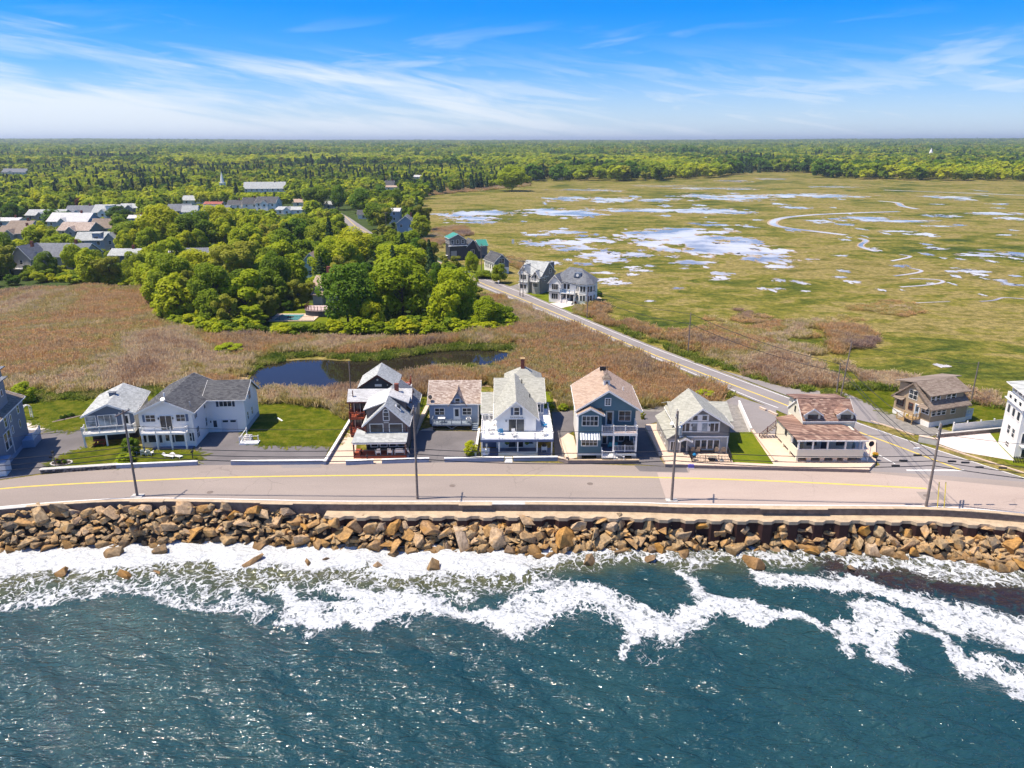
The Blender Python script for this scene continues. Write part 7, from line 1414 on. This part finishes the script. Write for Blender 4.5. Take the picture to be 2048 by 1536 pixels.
# ---------------------------------------------------------------- village houses
vr = random.Random(4)
for i, (x0, x1, yb, ye, yr, rm, wm, ax, lab) in enumerate(FAR):
    a, b = G(x0, yb), G(x1, yb); base = float(gz(np.array([a[0]]), np.array([a[1]]))[0]); wd_ = b[0] - a[0]; dp = max(6.5, min(12, wd_ * .75)) if ax else max(8, wd_ * 1.2)
    ez = HT(ye, a[1]); rz = HT(yr, a[1] + (dp / 2 if ax else 0)); ez = max(2.6, ez); rz = max(ez + 1.2, min(rz, ez + dp * .7))
    h = house('village_house', lab, a[0], a[1], vr.uniform(-7, 7), base - .1)
    if ax: gable(h, 'x', 0, dp, 0, wd_, 0, ez, rz, wm, rm, ov=.4)
    else: gable(h, 'y', 0, wd_, 0, dp, 0, ez, rz, wm, rm, ov=.4)
    if yb > 330:
        n = max(1, int(wd_ / 4.2)); fl = 2 if ez > 4.6 else 1
        for k in range(n):
            for q in range(fl): win(h, 'f', wd_ * (k + .5) / n, ez - 1.9 - 2.7 * q, 1.1, 1.3, -.002, 1, 2)
        if ez > 4: win(h, 'r', dp * .5, ez - 1.9, 1.0, 1.3, wd_ + .002, 1, 2)
        if wd_ > 13 and ax and 'long' not in lab: gable(h, 'y', wd_ * .3, wd_ * .3 + 4.6, -1.2, dp * .5, 0, ez * .92, ez * .92 + 1.9, wm, rm, ov=.3); win(h, 'f', wd_ * .3 + 2.3, ez * .92 - 1.7, 1.2, 1.2, -1.202, 2, 1)
        if 'dormer' in lab: pbox(h, 'dormer_wall', M[wm], wd_ * .55, wd_ * .8, .8, dp * .5, ez - .1, rz - .1); win(h, 'f', wd_ * .675, ez + .3, 1.4, 1.0, .798, 3, 1); flat_roof(h, [(wd_ * .52, .5, rz - .05), (wd_ * .83, .5, rz - .05), (wd_ * .83, dp * .52, rz + .2), (wd_ * .52, dp * .52, rz + .2)], .12, rm, 'dormer_roof')
        if vr.random() < .5 or 'chimney' in lab: pbox(h, 'chimney', M['brick'], wd_ * .7, wd_ * .7 + .8, dp * .5 - .4, dp * .5 + .4, rz - .6, rz + 1.3)
        if 'balcony' in lab and 'white' in lab: pbox(h, 'deck', M['white'], 0, wd_, -2, -.01, 2.3, 2.5); rail(h, [(0, -1.9), (wd_, -1.9)], 2.5, .9); posts(h, [(.2, -1.8), (wd_ - .2, -1.8)], 0, 2.3, .1)
        if 'garage' in lab: pbox(h, 'garage_door', M['white'], wd_ * .62, wd_ * .95, -.06, -.003, .1, 2.2)
# churches
def steeple(px, yb, yt, label, wd_=3.4):
    g = G(px, yb); base = float(gz(np.array([g[0]]), np.array([g[1]]))[0]); H_ = HT(yt, g[1]) - base; t = thing('church_steeple', label, 'steeple', (g[0], g[1], base))
    pbox(t, 'tower', M['white'], -wd_ / 2, wd_ / 2, -wd_ / 2, wd_ / 2, 0, H_ * .55); pbox(t, 'cornice', M['white'], -wd_ * .58, wd_ * .58, -wd_ * .58, wd_ * .58, H_ * .551, H_ * .575); part(t, 'belfry', M['white'], lambda q: q.prism([(wd_ * .4 * math.cos(i * .785), wd_ * .4 * math.sin(i * .785)) for i in range(8)], H_ * .576, H_ * .69, 'z')); part(t, 'spire', M['white'], lambda q: q.tube((0, 0, H_ * .691), (0, 0, H_), wd_ * .36, .05, 8)); win(t, 'f', 0, H_ * .4, wd_ * .3, H_ * .1, -wd_ / 2 - .002, 1, 1)
steeple(448, 394, 343, 'slender white church steeple rising from the village trees', 3.6)
steeple(1859, 322, 296, 'distant white steeple above the trees right of the marsh', 9)
# blue shed and covered boat
g = G(321, 525); h = house('boathouse', 'small blue flat roofed boathouse at the edge of the wood', g[0], g[1], -14); pbox(h, 'wall', M['blue_siding'], -2, 4.5, 0, 5, 0, 3.2); flat_roof(h, [(-2.3, -.4, 3.4), (4.8, -.4, 3.5), (4.8, 5.3, 3.6), (-2.3, 5.3, 3.5)], .14, 'white'); win(h, 'f', -.5, .8, 1.2, 1.6, -.002, 1, 1, gm='glass_pale'); pbox(h, 'porch', M['white'], -4.5, -2.003, .3, 4.5, 0, 2.4)
# ---------------------------------------------------------------- walls, fences, poles, wires and small things
def low_wall(p0, p1, label, hh=0.5, th=0.32, cap='white', face='blue_wall', cat='wall', group=None, z=0.0, gl=True):
    a = Vector((*G(*p0)[:2], z)); b = Vector((*G(*p1)[:2], z)); d = b - a; L = d.length; rz = math.degrees(math.atan2(d.y, d.x))
    t = thing('garden_wall', label, cat, tuple(a), rz, group)
    part(t, 'wall_body', M[face], lambda q: q.box(0, L, 0, th, 0, hh)); n = max(1, round(L / 2.4))
    for i in range(n): part(t, 'coping', M[cap], lambda q: q.box(L * i / n + .006 - (.04 if i == 0 else 0), L * (i + 1) / n - .006 + (.04 if i == n - 1 else 0), -.04, th + .04, hh + .002, hh + .09))
    return t
low_wall((233, 938), (395, 931), 'blue painted garden wall in front of the white house lawn', .55)
low_wall((462, 931), (652, 929), 'blue painted wall along the empty asphalt drive', .55)
low_wall((652, 930), (704, 843), 'white topped side wall between the lawn and the tan path', .5, .3)
low_wall((692, 931), (747, 928), 'short blue wall at the left of the cedar house path', .55)
low_wall((764, 928), (858, 925), 'blue wall under the utility pole before the cedar house', .55)
low_wall((834, 868), (858, 818), 'pale concrete wall between the side lawn and the cracked drive', .55, .5, 'concrete_tan', 'concrete')
low_wall((889, 925), (1008, 923), 'blue wall left of the white step', .55)
low_wall((1027, 923), (1115, 922), 'blue wall right of the white step', .55)
low_wall((1115, 922), (1136, 928), 'short angled wall beside the concrete ramp', .5, .3, 'concrete_tan', 'brown_wall')
low_wall((1136, 928), (1278, 928), 'brown wall with tan coping below the teal house stairs', .5, .35, 'wall_cap', 'brown_wall')
low_wall((953, 912), (960, 862), 'low white edging wall beside the round green bush', .4, .25, 'white', 'white')
low_wall((1120, 880), (1132, 918), 'low kerb wall along the concrete ramp', .25, .25, 'concrete_tan', 'concrete')
o = low_wall((1330, 935), (1376, 936), 'brown retaining wall left of the purple gate', .46, .3, 'concrete_tan', 'brown_wall')
o = low_wall((1388, 937), (1738, 946), 'long brown retaining wall under the corner house terrace', .46, .3, 'concrete_tan', 'brown_wall')
g = G(1376, 937); t = thing('gate_panel', 'purple painted panel set in the brown retaining wall', 'gate', (g[0], g[1] + .25, .03), 0); part(t, 'panel', M['purple'], lambda q: q.box(0, .8, -.3, -.05, .07, .5)); part(t, 'sill', M['white'], lambda q: q.box(-.02, .82, -.32, -.05, 0, .068))
low_wall((1476, 812), (1500, 868), 'white painted wall at the head of the gravel yard', .9, .2, 'white', 'white'); low_wall((1500, 866), (1549, 930), 'pale retaining wall between the green lawn and the parking', .55, .3, 'concrete_tan', 'concrete_tan', z=.1)
low_wall((1290, 858), (1318, 914), 'pale concrete wall along the walk left of the grey cedar house', .5, .3, 'concrete_tan', 'concrete')
low_wall((1874, 876), (2010, 863), 'concrete retaining wall behind the paved patio', .55, .3, 'concrete', 'wall_face')
low_wall((1836, 884), (1872, 891), 'tan concrete barrier block beside the side road', .9, .5, 'concrete_tan', 'concrete')
for i, (a, b) in enumerate((((1536, 824), (1553, 832)), ((1518, 817), (1530, 822)))): low_wall(a, b, ('long concrete parking stop beside the corner house', 'short concrete parking stop further up the parking lot')[i], .22, .3, 'concrete_tan', 'concrete_tan')
g = G(1008, 924); t = thing('entry_step', 'bright white step between the two blue walls', 'step', (*g[:2], .02)); part(t, 'tread', M['white'], lambda q: q.box(.1, 1.15, -.4, .5, 0, .12)); part(t, 'upper_tread', M['white'], lambda q: q.box(.1, 1.15, .501, 1.2, 0, .26))
# stone wall with its stones
a = Vector(G(80, 948)); b = Vector(G(233, 938)); d = b - a; t = thing('stone_wall', 'dark fieldstone wall with a pale flat top in front of the lawn', 'wall', tuple(a), math.degrees(math.atan2(d.y, d.x))); L = d.length
part(t, 'core', M['wall_face'], lambda q: q.box(.05, L, .08, .55, 0, .5)); part(t, 'coping', M['concrete'], lambda q: q.box(-.05, L, -.02, .7, .502, .6)); sr = random.Random(3)
m_st = [plain('dark_fieldstone', (.07, .065, .07), .9, .4, 4), plain('grey_fieldstone', (.24, .22, .21), .9, .3, 4)]; SM = []
for i in range(5):
    mb = MB(); w_, h_ = sr.uniform(.3, .5), sr.uniform(.17, .24); mb.prism([(-w_ / 2, -h_ / 2 + .04), (-w_ / 4, -h_ / 2), (w_ / 3, -h_ / 2), (w_ / 2, 0), (w_ / 3, h_ / 2), (-w_ / 3, h_ / 2 - .02)], -.06, .08, 'y'); SM.append((mb.v, mb.f))
SMM = []
for v, f in SM:
    for m in m_st: me = bpy.data.meshes.new('stone'); me.from_pydata(v, [], f); me.materials.append(m); SMM.append(me)
x_ = .2
while x_ < L - .2:
    for r_i in range(2): ob('stone', sr.choice(SMM), t, (x_ + sr.uniform(-.05, .05) + .2 * r_i, .03 - sr.uniform(0, .04), .14 + .24 * r_i), (0, sr.uniform(-.15, .15), 0))
    x_ += .46
# kerbs
def kerb(pts, label, wd_=.22, hh=.14, m='concrete_tan'):
    p = chaikin(GL(pts), 1, False); p = resample(p, 2.4); t = thing('kerb', label, 'kerb', (*p[0], 0)); o_ = Vector(t.location)
    for i in range(len(p) - 1):
        q = p[i:i + 2]; e = Vector(q[1]) - Vector(q[0]); q2 = [q[0], tuple(Vector(q[1]) - e * .01)]; mb = MB(); strip_solid(mb, q2, offs(q2, wd_), 0, hh); k = mb.build('kerb_stone', M[m], t); k.location = -o_
kerb([(1742, 842), (1790, 857), (1838, 874)], 'tan kerb between the side road and the gravel yard'); kerb([(1874, 890), (1924, 907), (1985, 926), (2048, 946), (2130, 972)], 'tan kerb curving along the paved patio')
# white vinyl fence: boards and posts
a = Vector(G(1905, 868)); b = Vector(G(2012, 858)); d = b - a; L = d.length; t = thing('vinyl_fence', 'tall white board fence between the tan house and the tower house', 'fence', tuple(a), math.degrees(math.atan2(d.y, d.x)))
bm_ = MB(); bm_.box(0, .29, -.02, .02, .1, 1.65); bme = bm_.mesh('board', M['white'])
for i in range(int(L / .3)): ob('board', bme, t, (i * .3 + .01, .004 * (i % 2), 0))
pm_ = MB(); pm_.box(-.07, .07, -.07, .07, 0, 1.8); pm_.box(-.09, .09, -.09, .09, 1.801, 1.87); pme = pm_.mesh('post', M['white'])
for i in range(5): ob('post', pme, t, (L * i / 4, 0.1, 0))
# garden arch
g = G(56, 838); t = thing('garden_arch', 'white lattice garden arch at the end of the round patio', 'arch', g, 70)
for s in (-.7, .7):
    for q_ in (-.25, .25): part(t, 'post', M['white'], lambda q: q.box(s - .04, s + .04, q_ - .04, q_ + .04, 0, 1.7))
for q_ in (-.25, .25): part(t, 'hoop', M['white'], lambda q: q.path([(.7 * math.cos(i * .314), q_, 1.7 + .6 * math.sin(i * .314)) for i in range(11)], .045))
for i in range(1, 10): part(t, 'slat', M['white'], lambda q: q.box(.7 * math.cos(i * .314) - .04, .7 * math.cos(i * .314) + .04, -.3, .3, 1.72 + .6 * math.sin(i * .314), 1.77 + .6 * math.sin(i * .314)))
for s in (-.7, .7):
    for k in range(6): part(t, 'slat', M['white'], lambda q: q.box(s - .02, s + .02, -.25, .25, .25 + k * .25, .29 + k * .25))
# lamp post and flower bed by the stone wall
g = G(110, 929); t = thing('yard_lamp', 'short wooden lamp post in the round flower bed', 'lamp post', g); part(t, 'post', M['wood'], lambda q: q.box(-.07, .07, -.07, .07, 0, 1.7)); part(t, 'lantern', M['black'], lambda q: q.box(-.14, .14, -.14, .14, 1.701, 2.0)); part(t, 'name_plate', M['black'], lambda q: q.box(-.6, -.08, -.03, .03, .95, 1.2))
c = G(123, 927); t = thing('flower_bed', 'round mulched flower bed edged with pale stone', 'flower bed', (*c[:2], .02)); part(t, 'mulch', M['mulch'], lambda q: q.prism([(1.25 * math.cos(i * .524), .8 * math.sin(i * .524)) for i in range(12)], 0, .08, 'z'))
for i in range(16): a_ = i * .3927; part(t, 'edging_stone', M['concrete'], lambda q: q.box(-.22, .22, -.09, .09, 0, .14), loc=(1.36 * math.cos(a_), .9 * math.sin(a_), 0), rot=(0, 0, a_ + math.pi / 2))
for i in range(4): ob('plant', CRN['mid' if i % 2 else 'red', 'mid', 0], t, (-.6 + i * .4, .2 * (-1) ** i, .05)).scale = (.6, .6, .6)
c = G(133, 838); t = thing('flower_bed', 'triangular flower bed edged with stone beside the round patio', 'flower bed', (*c[:2], .02)); part(t, 'mulch', M['mulch'], lambda q: q.prism([(-1.3, -1.5), (1.5, 1.2), (-.6, 1.4)], 0, .08, 'z')); part(t, 'edging', M['concrete_tan'], lambda q: q.path([(-1.3, -1.6, .08), (1.7, 1.3, .08)], .1))
for i in range(4): ob('plant', CRN['deep', 'mid', i % 3], t, (-.5 + .35 * i, -.3 + .4 * i, .05)).scale = (.8, .8, .7)
for px, py, lab in ((386, 918, 'dark mailbox post at the corner of the front lawn'), (735, 926, 'dark mailbox behind the short blue wall')):
    g = G(px, py); t = thing('mailbox', lab, 'mailbox', g); part(t, 'post', M['black'], lambda q: q.box(-.05, .05, -.05, .05, 0, 1.0)); part(t, 'box', M['black'], lambda q: q.prism([(-.12, 1.0), (.12, 1.0), (.12, 1.18), (.06, 1.26), (-.06, 1.26), (-.12, 1.18)], -.25, .25, 'y'))
g = G(997, 572); t = thing('mailbox', 'white mailbox on a post beside the side road', 'mailbox', g); part(t, 'post', M['white'], lambda q: q.box(-.08, .08, -.08, .08, 0, 1.2)); part(t, 'box', M['white'], lambda q: q.box(-.25, .25, -.4, .4, 1.2, 1.55))
g = G(560, 840); t = thing('plank', 'white plank lying on the side lawn', 'plank', (*g[:2], .02), -50); part(t, 'board', M['white'], lambda q: q.box(-.9, .9, -.12, .12, 0, .12)) ; t2 = t
# pool in the wood
g = G(578, 637); t = thing('swimming_pool', 'covered swimming pool with a pale deck beside the wood', 'swimming pool', (*g[:2], 0.02)); part(t, 'surround', M['concrete_tan'], lambda q: q.box(-4.2, 7.0, -3.4, 4.6, 0, .2)); part(t, 'cover', plain('green_pool_cover', (.07, .22, .22), .6, .2), lambda q: q.box(-2.8, 3.0, -2.6, 3.4, .201, .26))
part(t, 'cover_puddle', M['mulch'], lambda q: q.prism([(.9 * math.cos(i * .524) + .3, 1.1 * math.sin(i * .524) + .4) for i in range(12)], .262, .27, 'z')); rail(t, [(-4.1, -3.3), (6.9, -3.3)], .2, 1.1, 'black', 'black', step=2.5, bal=.3, post=.03); rail(t, [(-4.1, -3.3), (-4.1, 4.5)], .2, 1.1, 'black', 'black', step=2.5, bal=.3, post=.03)
g = G(645, 632); t = thing('raised_deck', 'curved raised timber deck with railing beside the pool', 'deck', (*g[:2], 0)); dp = [(-5.0 + 1.0 * 0, 2)] ; arc = [(-4.6, 5.0)] + [(-4.6 * math.cos(i * .2), -2.5 * math.sin(i * .2) + 1) for i in range(0, 12)] + [(5.0, 1.0), (5.0, 5.0)]
part(t, 'floor', M['deck_pink'], lambda q: q.prism(arc, 1.5, 1.65, 'z')); part(t, 'skirt', M['charcoal_siding'], lambda q: q.prism([(x * .97, y * .97 + .1) for x, y in arc], 0, 1.499, 'z')); rail(t, [(x * .98, y * .98 + .05) for x, y in arc[:13]], 1.65, .95, 'trim_red', 'trim_red', step=2, bal=.3)
g = G(640, 612); h = house('garden_house', 'low brown roofed house with brick chimney half hidden behind the dark maple', g[0], g[1], -8); gable(h, 'x', 0, 8, -1.5, 9, 0, 5.2, 7.4, 'cedar_light', 'roof_tan', ov=.5); pbox(h, 'chimney', M['brick'], 1.2, 2.1, 3.4, 4.3, 6.5, 10); win(h, 'f', .4, 2.6, 1.4, 1.6, -.002, 2, 1); pbox(h, 'bay_wall', M['cedar_light'], -1.0, 1.6, -2, -.003, 0, 3.4); flat_roof(h, [(-1.5, -2.5, 3.5), (2.0, -2.5, 3.5), (2.0, -.01, 4.2), (-1.5, -.01, 4.2)], .12, 'roof_tan', 'bay_roof')
# utility poles
PT = {}
def upole(px, pyb, pyt, label, arms=1, trans=False, lamp_=False, lean=(0, 0), r=.15, armrot=0, guys=False):
    g = G(px, pyb); H_ = HT(pyt, g[1]); t = thing('utility_pole', label, 'utility pole', (*g[:2], 0)); tx, ty = lean
    part(t, 'shaft', M['pole_wood'], lambda q: q.tube((0, 0, -.1), (tx, ty, H_), r, r * .68, 8)); c, s = math.cos(armrot), math.sin(armrot)
    for k in range(arms):
        z = H_ - .5 - .8 * k; part(t, 'crossarm', M['pole_wood'], lambda q: q.add([(c * a_ - s * b_, s * a_ + c * b_, z + e) for e in (0, .13) for a_, b_ in ((-1.25, -.06 + .17), (1.25, .11), (1.25, .22), (-1.25, .22))], [(0, 3, 2, 1), (4, 5, 6, 7), (0, 1, 5, 4), (1, 2, 6, 5), (2, 3, 7, 6), (3, 0, 4, 7)]), loc=(tx * .95, ty * .95, 0))
        for a_ in (-1.15, -.5, .5, 1.15): part(t, 'insulator', M['concrete'], lambda q: q.tube((c * a_ - s * .16, s * a_ + c * .16, z + .13), (c * a_ - s * .16, s * a_ + c * .16, z + .36), .06, .045, 6), loc=(tx * .95, ty * .95, 0))
    if trans: part(t, 'transformer', M['grey_metal'], lambda q: (q.tube((.42, 0, H_ - 3.0), (.42, 0, H_ - 2.0), .27, .27, 10), q.tube((.42, 0, H_ - 2.0), (.42, 0, H_ - 1.9), .29, .2, 10), q.box(.1, .3, -.05, .05, H_ - 2.6, H_ - 2.4)))
    if lamp_: a_ = part(t, 'lamp_arm', M['grey_metal'], lambda q: q.path([(0, 0, H_ * .62), (-.9, .2, H_ * .69), (-1.9, .4, H_ * .70)], .035)); part(t, 'lamp_head', M['white'], lambda q: q.slab([(-2.5, .35, H_ * .70), (-1.85, .3, H_ * .705), (-1.85, .52, H_ * .705), (-2.5, .5, H_ * .70)], .1), a_)
    PT[label] = (g[0], g[1], H_, tx, ty); return t
FP = ['utility pole at the kink of the seawall left of the picture', 'utility pole in front of the cedar house drive', 'utility pole with a transformer before the grey cedar house', 'utility pole with two crossarms near the road junction']
upole(275, 993, 820, FP[0], 1, False, False, armrot=1.35, r=.16); upole(835, 998, 815, FP[1], 1, armrot=1.57, r=.16); upole(1343, 1002, 822, FP[2], 1, True, armrot=1.3, r=.17); upole(1852, 1013, 848, FP[3], 2, False, True, armrot=1.0, r=.17)
for px, py, nm in ((275, 993, 'first'), (1343, 1002, 'third')): pass
BP = ['tall thin pole in the reeds above the side road', 'darker of two poles behind the corner house', 'taller leaning pole behind the corner house', 'pole standing behind the tan shingled house', 'pale thin pole in front of the turret house', 'left pole of the pair beside the tall shingled house', 'right pole of the pair beside the tall shingled house', 'pole beside the dark roofed cottage', 'grey pole rising behind the cedar house']
for a_, nm in zip(((1376, 704, 625), (1672, 792, 726), (1680, 798, 684), (1941, 808, 724), (1174, 636, 575), (1040, 592, 536), (1046, 594, 520), (963, 553, 487), (703, 800, 722)), BP): upole(*a_, nm, 0 if nm != BP[6] else 1, nm == BP[6], r=.13, lean=(.6, 0) if nm == BP[2] else (0, 0))
g = G(857, 455); upole(773, 466, 424, 'distant pole by the blue house at the bend', 1, r=.13)
def sag(a, b, dip, n=9): a, b = Vector(a), Vector(b); return [a.lerp(b, i / n) - Vector((0, 0, dip * 4 * (i / n) * (1 - i / n))) for i in range(n + 1)]
def cable(a, b, label, dip=.5, r=.03, group='overhead cables'):
    o_ = MB().path(sag(a, b, dip), r * 1.5, 4).build('overhead_cable', M['wire']); return tag(o_, label, 'cable', group)
EP = [G(-330, 1046)] + [(*PT[k][:2], 0) for k in FP] + [G(2380, 1072)]
SEG = ['left of the first seawall pole', 'between the first and second seawall poles', 'between the second and third seawall poles', 'between the third and fourth seawall poles', 'right of the last seawall pole']
for i in range(5):
    for z, nm, dip, r in ((5.3, 'lowest cable', .55, .035), (5.9, 'second lowest cable', .5, .03), (6.6, 'third cable from the ground', .45, .03), (9.3, 'topmost thin wire', .35, .018)):
        a, b = EP[i], EP[i + 1]; cable((a[0], a[1] + .2, z), (b[0], b[1] + .2, z), f'{nm} {SEG[i]}', dip, r)
BL = [BP[7], BP[6], BP[4], BP[0], BP[1]]
for k0, k1 in zip(BL, BL[1:]):
    a, b = PT[k0], PT[k1]
    for f, nm in ((.97, 'upper'), (.72, 'lower')): cable((a[0], a[1], a[2] * f), (b[0], b[1], b[2] * f), f'{nm} sagging cable from the {k0} to the {k1}'[:110].split(' standing')[0] if False else f'{nm} side road cable on the way to the {" ".join(k1.split()[:6])}', .9, .035)
a, b = PT[BP[1]], PT[FP[3]]
for z0, z1, nm in ((6.5, 8.6, 'upper'), (5.5, 6.6, 'middle'), (5.0, 5.9, 'lower')): cable((a[0], a[1], z0), (b[0], b[1], z1), f'{nm} cable crossing the junction to the two armed pole', .8, .024)
a, b = PT[BP[2]], PT[BP[3]]; cable((a[0] + .6, a[1], a[2] * .97), (b[0], b[1], b[2] * .95), 'thin wire from the leaning pole to the pole behind the tan house', .5, .02)
P4 = EP[4]
for i, (dx, z) in enumerate(((-3.6, 5.95), (-4.4, 5.3), (2.2, 5.85), (3.8, 5.7), (5.6, 5.1), (8.4, 5.0), (-2.0, 6.65))):
    q0 = Vector((P4[0], P4[1] + .2, z)); t = MB().tube((P4[0] + dx - .45, P4[1] + .2, z), (P4[0] + dx + .45, P4[1] + .2, z - .02), .12, .12, 8).build('cable_splice', M['black']); tag(t, 'fat black splice case hanging on the cables at the junction pole', 'cable splice', 'splice cases on the junction cables')
for i, dx in enumerate((1.2, 2.0)):
    t = MB().tube((P4[0] + dx, P4[1] - .4, -.4), (P4[0] + dx - .1, P4[1] + .1, 3.2), .05).build('guy_guard', M['yellow']); tag(t, ('left yellow guard tube beside the junction pole', 'right yellow guard tube beside the junction pole')[i], 'guard')
for k in range(2):
    g = EP[1 + 2 * k]; t = MB().box(-.7, .7, -.4, .5, 0, .12).build('pole_pad', M['concrete']); t.location = (g[0], g[1], .02); tag(t, ('pale pad at the foot of the leftmost seawall pole', 'pale pad at the foot of the transformer pole')[k], 'pad')
t = thing('marsh_marker', 'small white upright marker out on the marsh', 'marker', G(1026, 489)); part(t, 'panel', M['white'], lambda q: q.box(-.5, .5, -.1, .1, .4, 2.2)); part(t, 'post', M['white'], lambda q: q.box(-.08, .08, -.08, .08, 0, .4))
for i, (px, py) in enumerate(((1186, 596), (1192, 594), (1189, 599))): g = G(px, py); chair(g[0], g[1], .02, 120 * i, 'dark', f'dark chair round the fire pit on the marsh terrace, {("left", "far", "near")[i]} one', 'fire pit chairs')
def parked(px, py, rz, m, label):
    g = G(px, py); t = thing('parked_car', label, 'car', g, rz)
    part(t, 'body', m, lambda q: q.prism([(-2.2, .35), (2.2, .35), (2.25, .75), (1.2, .9), (.6, 1.4), (-1.2, 1.42), (-1.9, .95), (-2.25, .85)], -.85, .85, 'y')); part(t, 'window', M['glass'], lambda q: q.prism([(-1.6, .95), (1.0, .95), (.55, 1.32), (-1.15, 1.34)], -.86, .86, 'y'))
    for a_ in (-1.35, 1.35):
        for b_ in (-.8, .8): part(t, 'wheel', M['black'], lambda q: q.tube((a_, b_ - .1, .33), (a_, b_ + .1, .33), .33, .33, 10))
parked(1052, 572, 35, M['white'], 'white car parked beside the tall shingled house'); parked(62, 548, 0, M['white'], 'white topped car under the village balcony house'); parked(898, 518, 20, M['white'], 'white vehicle left of the green roofed house')
# haze over the whole country
hz = bpy.data.materials.new('summer_haze'); hz.use_nodes = True; nt = hz.node_tree; nt.nodes.clear(); pv = nt.nodes.new('ShaderNodeVolumePrincipled'); pv.inputs['Color'].default_value = (.72, .82, .95, 1); pv.inputs['Density'].default_value = HAZE; pv.inputs['Anisotropy'].default_value = .3; om = nt.nodes.new('ShaderNodeOutputMaterial'); nt.links.new(pv.outputs[0], om.inputs['Volume'])
if HAZE > 0:
    o_ = MB().box(-27000, 27000, -300, 27500, -9, 130).build('haze', hz); o_['kind'] = 'stuff'; tag(o_, 'thin summer haze over the whole landscape', 'haze')
